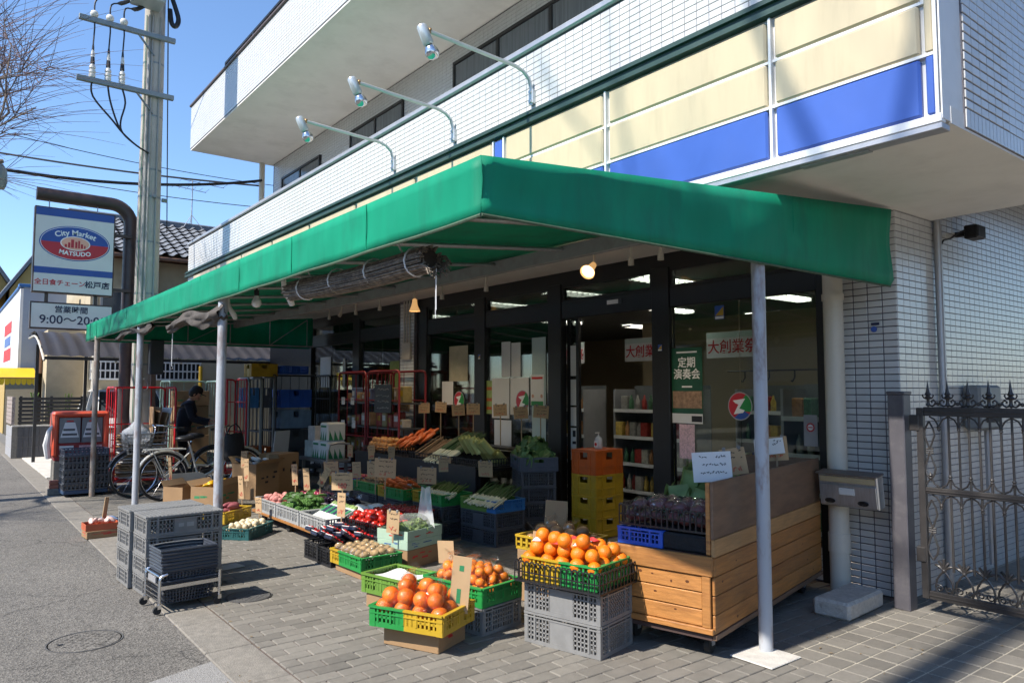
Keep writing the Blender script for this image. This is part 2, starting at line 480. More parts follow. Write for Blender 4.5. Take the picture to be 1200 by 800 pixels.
def manhole(loc, r, label, ring, m):
    t = thing('manhole_cover', label, 'manhole cover', loc)
    MB().lathe([(r+ring, 0), (r+ring, 0.004), (r+0.008, 0.004), (r+0.008, 0.0)], 40).build('frame', m_iron, t, 30)
    b = MB().lathe([(r, -0.002), (r, 0.003), (r-0.02, 0.004), (0, 0.004)], 40)
    b.build('lid', m, t, 30)
    k = MB()
    for i in range(-6, 7):
        for q in range(-6, 7):
            x, y = i*r/6.5, q*r/6.5
            if x*x+y*y < (r*0.86)**2 and (i+q) % 2 == 0: k.box(x-r*0.055, x+r*0.055, y-r*0.03, y+r*0.03, 0.003, 0.0062)
    k.build('tread_studs', m, t, kind='stuff')
    MB().box(-r*0.75, -r*0.6, -0.012, 0.012, 0.0045, 0.0066).build('key_slot', m_black, t)
manhole((0.77, 5.18, -0.008), 0.19, 'worn round manhole cover let into the asphalt road', 0.016, m_asph)
manhole((3.86, 2.86, 0.002), 0.21, 'round grey drain cover in shade under the wooden produce cart', 0.012, m_iron)
manhole((1.86, 5.52, 0.002), 0.15, 'round cover in the pavement in the shadow of the basket stack', 0.012, m_iron)

MB().box(-.11, .11, -.08, .08, 0, .006, .002).build('metal_plate', m_alu, None, loc=(2.02, 6.52, 0.002), rz=.2, label='small grey metal plate on the pavement behind the crate stack', cat='plate')

# ------------------------------------------------------------------ the shop building
XF = 5.55
B = thing('shop_building', 'white tiled apartment building with the grocery shop on its ground floor', 'building', (3.87, 1.5, 0))
def part(name, mb, m, parent=None, smooth=None, **k):
    """a part of the building, given in world coordinates"""
    o = mb.build(name, m, parent or B, smooth, **k)
    o.matrix_parent_inverse = Matrix.Translation((-3.87, -1.5, 0)) if (parent is None or parent == B) else Matrix.Identity(4)
    return o
TL, TH, PU, PZ = 0.0925, 0.0426, 0.1, 0.0505
tile_x = MB().box(-0.0065, 0.002, -TL/2, TL/2, -TH/2, TH/2, 0.0025).mesh('tile', m_tile)
tile_w = MB().box(-0.0065, 0.002, -TL*.55, TL*.55, -TH/2, TH/2, 0.0025).mesh('tile', m_tile)
tile_y = MB().box(-TL/2, TL/2, -0.0065, 0.002, -TH/2, TH/2, 0.0025).mesh('tile', m_tile)
def tiles(wall, axis, plane, u0, u1, z0, z1, single=None, holes=(), pu=PU):
    """tiles on a wall that faces -x (axis x) or -y (axis y); singles become objects, the rest one mesh"""
    st = MB(); n = 0
    nz = int((z1-z0)/PZ)
    nu = int(round((u1-u0)/pu))
    tl = TL*pu/PU
    for a in range(nz):
        zc = z0+(a+0.5)*PZ
        for b in range(nu):
            uc = u0+(b+0.5)*pu
            if any(h[0] < uc < h[1] and h[2] < zc < h[3] for h in holes): continue
            if single and single(uc, zc):
                link('tile', (tile_w if pu > PU else tile_x) if axis == 'x' else tile_y, wall, (plane, uc, zc) if axis == 'x' else (uc, plane, zc))
                n += 1
            else:
                p = plane-0.005
                if axis == 'x':
                    vs = [(p, uc-tl/2, zc-TH/2), (p, uc+tl/2, zc-TH/2), (p, uc+tl/2, zc+TH/2), (p, uc-tl/2, zc+TH/2)]
                    vs += [(plane+.001, v[1]+(0.002 if v[1] > uc else -.002), v[2]+(0.002 if v[2] > zc else -.002)) for v in vs]
                else:
                    vs = [(uc-tl/2, p, zc-TH/2), (uc+tl/2, p, zc-TH/2), (uc+tl/2, p, zc+TH/2), (uc-tl/2, p, zc+TH/2)]
                    vs += [(v[0]+(0.002 if v[0] > uc else -.002), plane+.001, v[2]+(0.002 if v[2] > zc else -.002)) for v in vs]
                st.add(vs, [(0,1,2,3), (0,4,5,1), (1,5,6,2), (2,6,7,3), (3,7,4,0)])
    if st.v: st.build('tile_field', m_tile2, wall, kind='stuff')
    return n
def wall(name, b, m=m_grout):
    return part(name, MB().box(*b), m)
SING = [0]
def quota(n):
    def f(u, z):
        SING[0] += 1
        return SING[0] <= n
    return f
# ground floor: corner pillar towards the street and the wall behind the gate
w = wall('pillar_wall', (XF, 6.1, 2.535, 3.10, 0.0, 2.829))
vis = lambda u, z: z < 2.35 and u < 3.06
cnt = tiles(w, 'x', XF, 2.527, 3.077, 0.0, 2.829, vis, (), 0.11)
w = wall('side_wall', (XF+0.002, 12.0, 2.53, 2.60, 0.0, 3.6))
tiles(w, 'y', 2.53, XF-0.004, 8.6, 0.0, 3.58, None)
# above the gate passage the upper floor sticks out
w = wall('overhang_side', (4.12, 9.0, 1.507, 1.66, 2.845, 4.36))
tiles(w, 'y', 1.507, 4.125, 8.1, 2.95, 4.34, lambda u, z: u < 4.72 and z < 3.5)
st = MB()
for i in range(70):
    u = 4.13+i*0.05
    st.box(u, u+0.045, 1.501, 1.508, 2.85, 2.945)
st.build('edge_tiles', m_tile2, w, kind='stuff')
part('soffit', MB().box(3.96, 6.14, 1.51, 2.52, 2.832, 2.9).box(3.96, 5.62, 2.52, 15.6, 2.832, 2.9).box(3.96, 4.9, 1.51, 15.6, 2.9, 2.92), m_soffit)
part('passage_ceiling', MB().box(6.15, 9.0, 1.6, 2.53, 3.45, 3.5), m_soffit)
part('floor_slab', MB().box(4.15, 14.0, 2.62, 15.55, 2.93, 3.2).box(4.15, 14.0, 1.67, 2.62, 3.5, 3.7).box(4.15,5.6,1.67,15.55,3.7,3.8), m_soffit)
# fascia sign: cream and blue panels in a white frame
fs = part('fascia_sign', MB().box(3.90, 4.118, 1.52, 15.6, 2.84, 3.74), m_white)
bays = [(1.60, 2.44), (2.475, 3.82), (3.865, 5.08), (5.27, 6.6), (6.64, 8.0), (8.04, 9.4), (9.44, 10.8), (10.84, 12.2), (12.24, 13.6), (13.64, 15.1)]
for (a, b_) in bays:
    for (z0, z1, mm, nm) in ((3.475, 3.72, m_cream, 'cream_panel'), (3.195, 3.455, m_cream, 'cream_panel'), (2.875, 3.172, m_blue, 'blue_panel')):
        MB().box(3.868, 3.905, a+0.012, b_-0.012, z0, z1, 0.012).build(nm, mm, fs)
MB().box(3.868, 3.905, 5.12, 5.235, 2.875, 3.72, 0.01).build('blue_panel', m_blue, fs)
MB().box(3.868, 3.905, 1.545, 1.585, 3.195, 3.72, 0.006).build('cream_panel', m_cream, fs)
MB().box(3.868, 3.905, 1.545, 1.585, 2.875, 3.172, 0.006).build('blue_panel', m_blue, fs)
fr = MB()
for y in (1.535, 2.457, 3.842, 5.1, 5.253):
    fr.box(3.862, 3.91, y-0.009, y+0.009, 2.86, 3.73, 0.003)
fr.box(3.858, 3.912, 1.515, 15.6, 2.822, 2.866, 0.004)
fr.box(3.872, 3.91, 1.53, 15.6, 3.176, 3.192).box(3.88, 3.91, 1.53, 15.6, 3.457, 3.473)
fr.build('frame', m_white, fs)
MB().box(3.868, 4.118, 1.512, 1.519, 2.84, 3.74).build('end_plate', m_white, fs)
MB().box(3.862, 3.955, 1.515, 15.6, 2.79, 2.821, 0.003).box(3.90, 3.95, 1.9, 2.3, 2.782, 2.79).build('bottom_channel', m_alu, fs)
# gutter and parapet of the first-floor balcony
gu = part('gutter', MB().box(3.84, 3.97, 1.50, 15.62, 3.742, 3.775).box(3.86, 3.97, 1.50, 15.62, 3.775, 3.81).box(3.835, 3.97, 1.50, 15.62, 3.81, 3.828).box(3.86, 3.97, 1.50, 15.62, 3.828, 3.856), m_gutter)
w = wall('balcony_parapet', (3.905, 4.05, 1.512, 15.6, 3.858, 4.385))
tiles(w, 'x', 3.905, 1.515, 15.59, 3.868, 4.39, None)
part('parapet_rail', MB().box(3.87, 4.08, 1.50, 15.62, 4.388, 4.45, 0.012), m_alu)
# recessed first-floor wall with windows
holes = [(4.3, 8.45, 4.9, 6.06), (9.85, 11.72, 4.9, 6.0), (13.0, 14.95, 4.9, 5.92)]
w = wall('upper_wall', (XF, 5.75, 1.6, 15.5, 3.8, 6.33))
tiles(w, 'x', XF, 1.65, 15.45, 4.40, 6.33, None, holes)
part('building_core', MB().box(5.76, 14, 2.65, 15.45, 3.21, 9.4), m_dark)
for h, n in zip(holes, (4, 2, 2)):
    wi = part('window', MB().box(XF-0.004, XF+0.03, h[0], h[1], h[2], h[3]), m_dark)
    f = MB()
    f.box(XF-0.035, XF-0.005, h[0], h[1], h[3]-0.05, h[3], 0.004).box(XF-0.035, XF-0.005, h[0], h[0]+0.05, h[2], h[3]-0.051, 0.004).box(XF-0.035, XF-0.005, h[1]-0.05, h[1], h[2], h[3]-0.051, 0.004)
    for k in range(1, n):
        y = h[0]+(h[1]-h[0])*k/n
        f.box(XF-0.033, XF-0.006, y-0.03, y+0.03, h[2], h[3]-0.051, 0.004)
    f.build('frame', m_frame, wi)
    for k in range(n):
        ya = h[0]+(h[1]-h[0])*k/n+0.035; yb = h[0]+(h[1]-h[0])*(k+1)/n-0.035
        MB().box(XF-0.018, XF-0.012, ya, yb, h[2], h[3]-0.052).build('pane', mat('curtained window glass', (0.13, 0.14, 0.145), 0.12, 0.25, 3, stretch=(1, 14, 0.4)), wi)
# second-floor balcony: tiled parapet, soffit, brown coping, railing
w = wall('upper_balcony_parapet', (3.875, 4.0, 1.5, 15.6, 6.36, 7.23))
tiles(w, 'x', 3.875, 1.5, 15.6, 6.37, 7.23, None)
part('upper_soffit', MB().box(3.88, 5.75, 1.5, 15.595, 6.335, 6.362), m_soffit)
part('upper_floor', MB().box(4.0, 6.0, 1.5, 15.59, 6.363, 6.5), m_soffit)
part('coping', MB().box(3.84, 4.04, 1.5, 15.63, 7.231, 7.275, 0.008), m_brown)
rl = MB().box(3.91, 3.96, 1.5, 13.55, 7.40, 7.45, 0.006)
for i in range(104): rl.box(3.925, 3.945, 13.45-i*0.115, 13.468-i*0.115, 7.275, 7.40)
for i in range(9): rl.box(3.91, 3.96, 13.5-i*1.5, 13.55-i*1.5, 7.275, 7.40)
part('railing', rl, m_frame)
part('downpipe', MB().cyl((5.32, 15.55, 4.3), (5.32, 15.55, 6.335), 0.06, n=14), m_pvc, smooth=40)
# service pipes on the ground floor
dp = part('downpipe', MB().cyl((5.38, 2.93, 0.0), (5.38, 2.93, 2.4), 0.072, n=20).cyl((5.38, 2.93, 0.30), (5.38, 2.93, 0.44), 0.079, n=20).cyl((5.38, 2.93, 2.18), (5.38, 2.93, 2.23), 0.08, n=20), m_pvc, smooth=40)
part('conduit', MB().cyl((6.18, 2.49, 0.0), (6.18, 2.49, 2.83), 0.028, n=10), m_alu, smooth=40)
ms = part('wall_plate', MB().box(XF-0.016, XF-0.007, 2.66, 2.72, 1.985, 2.005, 0.002), m_navy_txt)
MB().cyl((XF-0.016, 2.70, 1.955), (XF-0.008, 2.70, 1.955), 0.022, n=18).build('blue_badge', m_blue, ms)

# shop front
sf = part('shop_front', MB().box(XF+0.02, XF+0.11, 3.10, 15.5, 2.70, 2.831).box(XF+0.01, XF+0.09, 13.55, 15.5, 0.0, 2.7), m_frame)
ZT0, ZT1 = 2.30, 2.49
posts = [(3.10, 3.17), (4.68, 4.90), (6.25, 6.47), (7.72, 7.95), (9.15, 9.42), (11.30, 11.55), (13.30, 13.55)]
for (a, b_) in posts:
    MB().box(XF, XF+0.10, a, b_, 0.0, 2.70, 0.006).build('mullion', m_frame, sf)
bay = [(3.17, 4.68, 0), (4.90, 6.25, 1), (6.47, 7.72, 0), (7.95, 9.15, 0), (9.88, 11.30, 0), (11.55, 13.30, 0)]
for (a, b_, door) in bay:
    MB().box(XF+0.015, XF+0.085, a, b_, ZT0, ZT1, 0.006).build('transom', m_frame, sf)
    MB().box(XF+0.02, XF+0.075, a, b_, 2.655, 2.70).box(XF+0.02, XF+0.075, a, b_, ZT1, ZT1+0.025).box(XF+0.02, XF+0.075, a, a+0.03, ZT1+0.025, 2.655).box(XF+0.02, XF+0.075, b_-0.03, b_, ZT1+0.025, 2.655).build('upper_light_frame', m_frame, sf)
    MB().box(XF+0.045, XF+0.051, a+0.03, b_-0.03, ZT1+0.025, 2.655).build('pane', m_glass, sf)
    if not door:
        MB().box(XF+0.01, XF+0.08, a, b_, 0.27, 0.33, 0.005).build('sill', m_frame, sf)
        n = 2 if b_-a > 1.4 else 1
        for k in range(n):
            ya = a+(b_-a)*k/n; yb = a+(b_-a)*(k+1)/n
            MB().box(XF+0.045, XF+0.053, ya+0.004, yb-0.004, 0.33, ZT0).build('pane', m_glass, sf)
        pw = wall('plinth_wall', (XF+0.02, XF+0.1, a, b_, 0.0, 0.269))
        tiles(pw, 'x', XF+0.02, a, b_, 0.01, 0.27, None)
# sliding door leaf parked at the left of the doorway, with stickers
dl = part('door_leaf', MB().box(XF+0.10, XF+0.14, 6.06, 6.10, 0.02, ZT0).box(XF+0.10, XF+0.14, 6.2, 6.25, 0.02, ZT0).box(XF+0.10, XF+0.14, 6.10, 6.2, 0.02, 0.14), m_frame)
MB().box(XF+0.115, XF+0.122, 6.10, 6.2, 0.14, ZT0).build('pane', m_glass, dl)
for (z0, z1) in ((1.66, 2.0), (1.33, 1.62), (1.1, 1.31), (0.72, 1.08)):
    MB().box(XF+0.108, XF+0.113, 6.085, 6.2, z0, z1).build('sticker_sheet', m_paper, dl)
MB().box(XF+0.104, XF+0.107, 6.12, 6.165, 0.98, 1.05).box(XF+0.104, XF+0.107, 6.115, 6.17, 0.90, 0.93).build('sticker_mark', m_blk_txt, dl)
MB().box(XF+0.003, XF+0.012, 5.30, 5.52, 2.39, 2.45, 0.003).build('door_sensor', m_black, sf)
MB().box(XF+0.001, XF+0.003, 5.35, 5.51, 2.398, 2.442).build('sensor_label', m_paper, sf)
# tiled column between the windows
w = wall('column_wall', (XF-0.04, XF+0.2, 9.42, 9.86, 0.0, 2.831))
tiles(w, 'x', XF-0.04, 9.43, 9.85, 0.01, 2.83, None)
cd = MB()
for y in (9.52, 9.60, 9.68): cd.cyl((XF-0.065, y, 2.2), (XF-0.065, y, 2.83), 0.012, n=8)
cd.box(XF-0.085, XF-0.047, 9.48, 9.72, 1.95, 2.2, 0.006)
part('conduit', cd, m_pvc, smooth=40)
# room behind the glass
part('shop_floor', MB().box(XF+0.1, 13.9, 2.61, 15.5, -0.01, 0.012), mat('vinyl floor', (0.24, 0.22, 0.19), 0.35, 0.08, 3))
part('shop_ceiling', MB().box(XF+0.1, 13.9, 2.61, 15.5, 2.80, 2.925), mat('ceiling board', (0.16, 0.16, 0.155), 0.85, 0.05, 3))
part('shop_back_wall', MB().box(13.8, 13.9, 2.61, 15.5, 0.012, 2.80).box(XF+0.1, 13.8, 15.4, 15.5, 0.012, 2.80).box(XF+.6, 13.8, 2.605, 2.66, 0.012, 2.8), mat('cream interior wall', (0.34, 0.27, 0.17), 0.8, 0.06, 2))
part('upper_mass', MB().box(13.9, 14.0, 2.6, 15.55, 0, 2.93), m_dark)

# ------------------------------------------------------------------ green awning over the pavement
m_fab = mat('green awning cloth', (0.006, 0.270, 0.148), 0.6, 0.14, 2.0, bump=0.9, bsc=3.0, trl=0.15, spec=0.22, stretch=(1.6, 1.6, .45), dirt=(0.014, 0.165, 0.10), dsc=2.6, damt=0.75)
m_fabdirt = mat('grimy cloth hem', (0.06, 0.10, 0.06), 0.8, 0.3, 20)
m_post = mat('pale grey post paint', (0.40, 0.42, 0.45), 0.45, 0.08, 6, dirt=(0.16, 0.07, 0.035), dsc=9, damt=0.95, stretch=(1, 1, 0.35))
m_rust = mat('rusty steel post', (0.30, 0.26, 0.22), 0.6, 0.2, 8, dirt=(0.17, 0.06, 0.025), dsc=7, damt=0.9)
AX, AY0, AY1, AXB = 1.78, 2.50, 12.9, 3.98
ZB, ZF = 2.235, 2.49
aw = thing('green_awning', 'long green cloth awning on steel posts over the produce', 'awning', (AX, AY0, 0))
iaw = Matrix.Translation((-AX, -AY0, 0))
def ap(name, mb, m, smooth=None, parent=None):
    o = mb.build(name, m, parent or aw, smooth)
    if parent is None: o.matrix_parent_inverse = iaw
    return o
def zr(x): return ZF+(x-AX)*0.088
def wob(u, v): return 0.008*math.sin(u*7+v)+0.006*math.sin(u*23+v*4)+0.004*math.sin(u*41-v*6)
fb = MB()
fb.grid(lambda u, v: (AX+wob(u*10, v)*math.sin(PI*v)*0.9, AY0+(AY1-AY0)*u, ZB+(ZF-ZB)*v-0.007*abs(math.sin(u*PI*11))*(1-v)), 120, 5)
fr = ap('front_valance', fb, m_fab, 40)
fr.modifiers.new('s', 'SOLIDIFY').thickness = 0.004
def side(y, x1, flip):
    s = MB()
    def fn(u, v):
        x = AX+(x1-AX)*u
        lo = ZB+0.008
        if u > 0.985: lo += 0.05*(u-0.985)/0.015
        z = lo+(zr(x)-lo)*v
        return (x, y+flip*(0.014*math.sin(u*7+v)+0.009*math.sin(u*19+v*3.5)+0.005*math.sin(u*37-v*5))*math.sin(PI*min(1, v*1.0)), z)
    return s.grid(fn, 60, 6)
o = ap('side_valance', side(AY0, 5.44, 1), m_fab, 40); o.modifiers.new('s', 'SOLIDIFY').thickness = 0.004
o = ap('side_valance', side(AY1, 5.40, -1), m_fab, 40); o.modifiers.new('s', 'SOLIDIFY').thickness = 0.004
rf = MB().grid(lambda u, v: (AX+(AXB+0.03-AX)*v, AY0+(AY1-AY0)*u, zr(AX+(AXB-AX)*v)-0.012*abs(math.sin(u*PI*11))*math.sin(PI*v)), 110, 10)
o = ap('roof_cloth', rf, m_fab, 40); o.modifiers.new('s', 'SOLIDIFY').thickness = 0.004
hem = MB().tube([(AX-0.003, AY0-0.003+(AY1-AY0)*i/40, ZB-0.002-0.007*abs(math.sin(i/40*PI*11))) for i in range(41)], 0.008, 6)
hem.tube([(AX, AY0-0.004, ZB), (3.6, AY0-0.004, ZB+0.007), (5.38, AY0-0.004, ZB+0.007)], 0.007, 6)
ap('hem', hem, m_fabdirt, 40)
ap('seam', MB().box(4.14, 4.146, AY0-0.0065, AY0-0.003, ZB+0.02, zr(4.14)-0.01), m_fab)
for y in (3.55, 4.6, 5.65, 6.7, 7.75, 8.8, 9.85, 10.9, 11.95): ap('seam', MB().box(AX-0.006, AX-0.002, y, y+0.006, ZB+.01, ZF), m_fab)
for i in range(12):
    y = AY0+0.10+(AY1-AY0-0.2)*i/11
    ap('rafter', MB().cyl((AX+0.02, y, ZF-0.045), (AXB, y, zr(AXB)-0.045), 0.018, n=8), m_steel, 40)
ap('eaves_tube', MB().cyl((AX+0.03, AY0+0.03, ZF-0.05), (AX+0.03, AY1-0.03, ZF-0.05), 0.022, n=8).cyl((AX+0.03, AY0+0.03, ZB+0.03), (AX+0.03, AY1-0.03, ZB+0.03), 0.016, n=8), m_steel, 40)
ap('back_beam', MB().box(AXB, AXB+0.012, AY0+0.02, AY1, 2.575, 2.672).box(AXB, AXB+0.07, AY0+0.02, AY1, 2.563, 2.575), mat('grey beam paint', (0.30, 0.31, 0.32), 0.6, 0.12, 8, dirt=(0.16, 0.12, 0.10), dsc=5, damt=0.5))
tr = MB()
for y in (AY1-0.04, AY0+0.05):
    tr.cyl((AX+.02, y, ZB+0.05), (5.4, y, ZB+0.05), 0.014, n=8)
    n = 5
    for k in range(n):
        xa = AX+0.1+k*0.68; xb = xa+0.68
        tr.cyl((xa, y, ZB+0.05), (xb, y, zr(xb)-0.03) if k % 2 == 0 else (xb, y, ZB+0.05), 0.009, n=6)
        tr.cyl((xb, y, ZB+0.05), (xb, y, zr(xb)-0.03), 0.009, n=6)
ap('end_truss', tr, m_steel, 40)
for (x, y, z0, m, r) in ((3.83, 2.545, 2.26, m_post, 0.0395), (1.82, 6.18, 2.27, m_post, 0.036), (1.82, 9.25, 2.27, m_post, 0.036), (1.80, 12.0, 2.27, m_rust, 0.036)):
    ap('post', MB().cyl((x, y, 0.004), (x, y, z0), r, n=20), m, 40)
ap('post_footing', MB().box(3.60, 3.89, 2.36, 2.63, 0.002, 0.012, 0.004), m_concl)

# rolled bamboo blind hanging under the front edge
m_reed = mat('dry reed', (0.16, 0.13, 0.10), 0.8, 0.8, 25, bump=0.6, bsc=50)
m_reedd = mat('dark reed ends', (0.03, 0.022, 0.018), 0.9, 0.4, 30)
bl = thing('rolled_reed_blind', 'rolled reed blind tied up under the front edge of the awning', 'blind', (1.94, 3.14, 2.16))
rb = MB()
for k in range(150):
    a = rnd.random()*2*PI; rr = 0.062*math.sqrt(rnd.uniform(0.45, 1.25))
    y0 = rnd.uniform(0, 0.05); y1 = 1.92-rnd.uniform(0, 0.25)
    pts = []
    for i in range(5):
        t = i/4; w_ = a+t*rnd.uniform(-.3, .3)
        pts.append((rr*math.cos(w_), y0+(y1-y0)*t, rr*math.sin(w_)-0.02*math.sin(PI*t)+0.03*t))
    rb.tube(pts, 0.0052, 5)
rb.build('reeds', m_reed, bl, kind='stuff')
MB().cyl((0, 0.03, 0), (0, 1.8, 0.025), 0.046, n=16).build('roll_core', m_reedd, bl, 40)
sm = MB()
for k in range(60):
    a = rnd.uniform(-2.6, 0.4); rr = 0.065
    sm.tube([(rr*math.cos(a), 0.05, rr*math.sin(a)), (rr*math.cos(a)*1.05, -0.02, rr*math.sin(a)-0.01), (rr*math.cos(a)+rnd.uniform(-.02, .02), -rnd.uniform(0.02, .07), rr*math.sin(a)-rnd.uniform(0.01, .06))], 0.0028, 4)
sm.build('frayed_ends', m_reed, bl, kind='stuff')
for y in (0.16, 0.62, 1.1, 1.6):
    MB().tube([(0.075*math.cos(2*PI*i/14), y, 0.075*math.sin(2*PI*i/14)+0.012*y) for i in range(14)], 0.005, 5, closed=True).build('tie_cord', m_paper, bl, 40)
for y in (0.3, 1.5):
    MB().tube([(0, y, 0.06), (-0.05, y, 0.14), (-0.09, y, 0.25)], 0.005, 5).build('hanger_cord', m_paper, bl, 40)
MB().tube([(0.02, -0.0, -0.05), (0.02, 0.0, -0.16), (0.022, .002, -0.26)], 0.002, 5).tube([(0.035, 0.03, -0.05), (0.036, 0.032, -0.2), (0.035, .03, -0.30)], 0.002, 5).build('pull_cord', m_paper, bl)

# grey weather sheet bunched along the edge next to the post
m_tarp = mat('grey canvas sheet', (0.075, 0.064, 0.056), 0.9, 0.3, 9, bump=0.8, bsc=16)
def bunch(name, label, x, y0, y1, z, r0, r1, seed):
    q = random.Random(seed); b = MB()
    ph = [q.random()*6 for _ in range(6)]
    def fn(u, v):
        a = 2*PI*v; r = r0+(r1-r0)*u
        r *= 0.72+0.22*math.sin(3*a+ph[0]+u*9)+0.10*math.sin(7*a+ph[1]-u*14)+0.18*math.sin(u*17+ph[2])*math.cos(a+ph[3])
        if u < 0.02 or u > 0.98: r *= 0.55
        return (x+r*0.8*math.cos(a), y0+(y1-y0)*u, z+r*math.sin(a)-0.03*math.sin(u*PI*2.5))
    b.grid(fn, 40, 26)
    o = b.build(name, m_tarp, None, 60, label=label, cat='sheet')
    return o
bunch('bunched_sheet', 'bunched grey canvas sheet tied to the awning by its second post', 1.80, 6.12, 7.9, 2.13, 0.10, 0.05, 5)
bunch('bunched_sheet', 'thin roll of grey sheet under the awning edge beside the third post', 1.81, 8.6, 10.6, 2.19, 0.05, 0.045, 8)
bl2 = thing('hanging_bulb', 'bare white bulb hanging under the awning behind the bunched sheet', 'lamp', (1.98, 5.85, 2.2))
MB().lathe([(0.0, -0.05), (0.025, -0.042), (0.038, -0.02), (0.036, 0.004), (0.02, 0.03), (0.016, 0.05)], 14).build('bulb', m_white, bl2, 40)
MB().lathe([(0.02, 0.045), (0.022, 0.09), (0.006, 0.1), (0.004, 0.24)], 10).build('socket', m_black, bl2, 40)
for (y, lb) in ((5.2, 'white plastic hook arm under the awning right of the hanging bulb'), (6.5, 'white plastic hook arm under the awning above the second post')):
    MB().tube([(1.9, y, 2.42), (1.95, y, 2.30), (1.96, y, 2.22), (2.02, y+.02, 2.14), (2.03, y+.03, 2.12)], [0.02, 0.02, 0.02, 0.024, 0.02], 8).build('awning_hook', m_white, None, 40, label=lb, cat='hanging hook')
ha = thing('hook_line', 'thin cord with a hook dangling from the awning over the bicycles', 'cord', (1.95, 8.35, 1.72))
MB().cyl((0, 0, 0.03), (0, 0, 0.5), 0.004, n=5).build('cord', m_paper, ha)
MB().tube([(0, 0, 0.05), (0.012, 0, 0.03), (0.01, 0, 0.005), (-0.008, 0, 0.0), (-0.014, 0, 0.018)], 0.005, 5).build('hook', m_steel, ha, 40)

# ------------------------------------------------------------------ ceiling track with spotlights
m_lampshade = mat('lit amber shade', (0.75, 0.50, 0.26), 0.5, 0.05, 5, emis=0.35, ecol=(1.0, 0.55, 0.2))
m_lampon = mat('warm lamp face', (1, 0.8, 0.5), 0.4, 0.0, 5, emis=3.0, ecol=(1.0, 0.72, 0.38))
MB().box(4.93, 4.965, 4.0, 11.3, 2.806, 2.831).build('lighting_track', m_black, None, label='black lighting track running along the ceiling above the shop windows', cat='light track')
spots = [(4.25, 0, 0, 1), (4.6, 0, 0, 1), (5.08, 1, 0.45, 1), (6.85, 0, 0, 1), (7.79, 0, 0, 1), (8.46, 1, 0.0, 1), (9.44, 0, 0, 1), (10.2, 0, 0, 1), (10.7, 0, .3, 0), (11.15, 0, 0, 0)]
names = ['nearest the shop corner', 'second from the shop corner', 'large, tilted, right of the shop door', 'above the second window left of the door', 'above the mullion left of the sheeted window', 'large, hanging in front of the tiled column', 'just left of the tiled column', 'over the red roll cage', 'tilted, over the left end windows', 'farthest, at the left end of the track']
for (y, bigl, tilt, on), nm in zip(spots, names):
    t = thing('track_spotlight', 'white track spotlight '+nm, 'spotlight', (4.948, y, 2.806), 0, 'spotlights on the ceiling track')
    MB().cyl((0, 0, -0.10), (0, 0, 0.0), 0.011, n=10).build('stem', m_pvc, t, 40)
    k = 1.75 if bigl else 1.0
    mm = Matrix.Translation((0, 0, -0.10)) @ Matrix.Rotation(tilt*2.1, 4, 'Y') @ Matrix.Rotation(-tilt*0.6, 4, 'X')
    b = MB(); b.M = mm
    if bigl: b.lathe([(0.012, 0.0), (0.030, -0.01), (0.036, -0.07), (0.045, -0.10), (0.075, -0.17), (0.071, -0.17), (0.04, -0.105)], 18)
    else: b.lathe([(0.010, 0.0), (0.026, -0.005), (0.028, -0.075), (0.024, -0.075)], 14)
    b.build('shade', m_lampshade if bigl else m_pvc, t, 40)
    f = MB(); f.M = mm
    if bigl: f.lathe([(0.0, -0.150), (0.062, -0.152)], 16)
    else: f.lathe([(0.0, -0.0735), (0.024, -0.0735)], 12)
    f.build('lamp_face', m_lampon if on else m_paper, t)
    if on:
        ld = bpy.data.lights.new('spot_beam', 'SPOT'); ld.energy = 22 if bigl else 13; ld.color = (1.0, 0.78, 0.52); ld.spot_size = R(95); ld.spot_blend = 0.8; ld.shadow_soft_size = 0.04
        lo = bpy.data.objects.new('spot_beam', ld); COL.objects.link(lo); lo.parent = t
        lo.matrix_local = mm @ Matrix.Translation((0, 0, -0.19 if bigl else -0.09))

# three arm lamps over the fascia
m_galv = mat('galvanised arm', (0.55, 0.57, 0.57), 0.35, 0.08, 12, metal=0.45)
def armlamp(y, label):
    t = thing('sign_spotlight', label, 'spotlight', (3.90, y, 3.90), 0, 'arm lamps over the fascia sign')
    pts = [(-0.02, 0, 0.0), (-0.025, 0, 0.14), (-0.05, 0, 0.22), (-0.11, 0, 0.27), (-0.2, 0, 0.295), (-0.45, 0, 0.305), (-0.75, 0, 0.32), (-1.04, 0, 0.335)]
    MB().tube(pts, 0.016, 10).build('arm', m_galv, t, 50)
    MB().box(-0.035, 0.004, -0.03, 0.03, 0.01, 0.13, 0.004).cyl((-0.045, 0, 0.03), (-0.03, 0, 0.03), 0.016, n=8).cyl((-0.045, 0, 0.11), (-0.03, 0, 0.11), 0.016, n=8).build('bracket', m_galv, t)
    MB().cyl((-1.03, -0.02, 0.332), (-1.06, 0.02, 0.34), 0.022, n=10).build('knuckle', mat('brass joint', (0.35, 0.22, 0.1), 0.4, metal=0.7), t, 40)
    b = MB(); b.M = Matrix.Translation((-1.10, 0.0, 0.352)) @ Matrix.Rotation(R(-28), 4, 'Y')
    b.lathe([(0.0, 0.015), (0.03, 0.014), (0.040, 0.0), (0.043, -0.125), (0.037, -0.14), (0.0, -0.14)], 18)
    b.build('housing', m_galv, t, 40)
    b = MB(); b.M = Matrix.Translation((-1.10, 0.0, 0.352)) @ Matrix.Rotation(R(-28), 4, 'Y')
    b.lathe([(0.024, -0.136), (0.036, -0.152), (0.052, -0.183), (0.054, -0.21), (0.043, -0.237), (0.024, -0.25), (0.0, -0.254)], 20)
    b.build('reflector_bulb', m_chrome, t, 60)
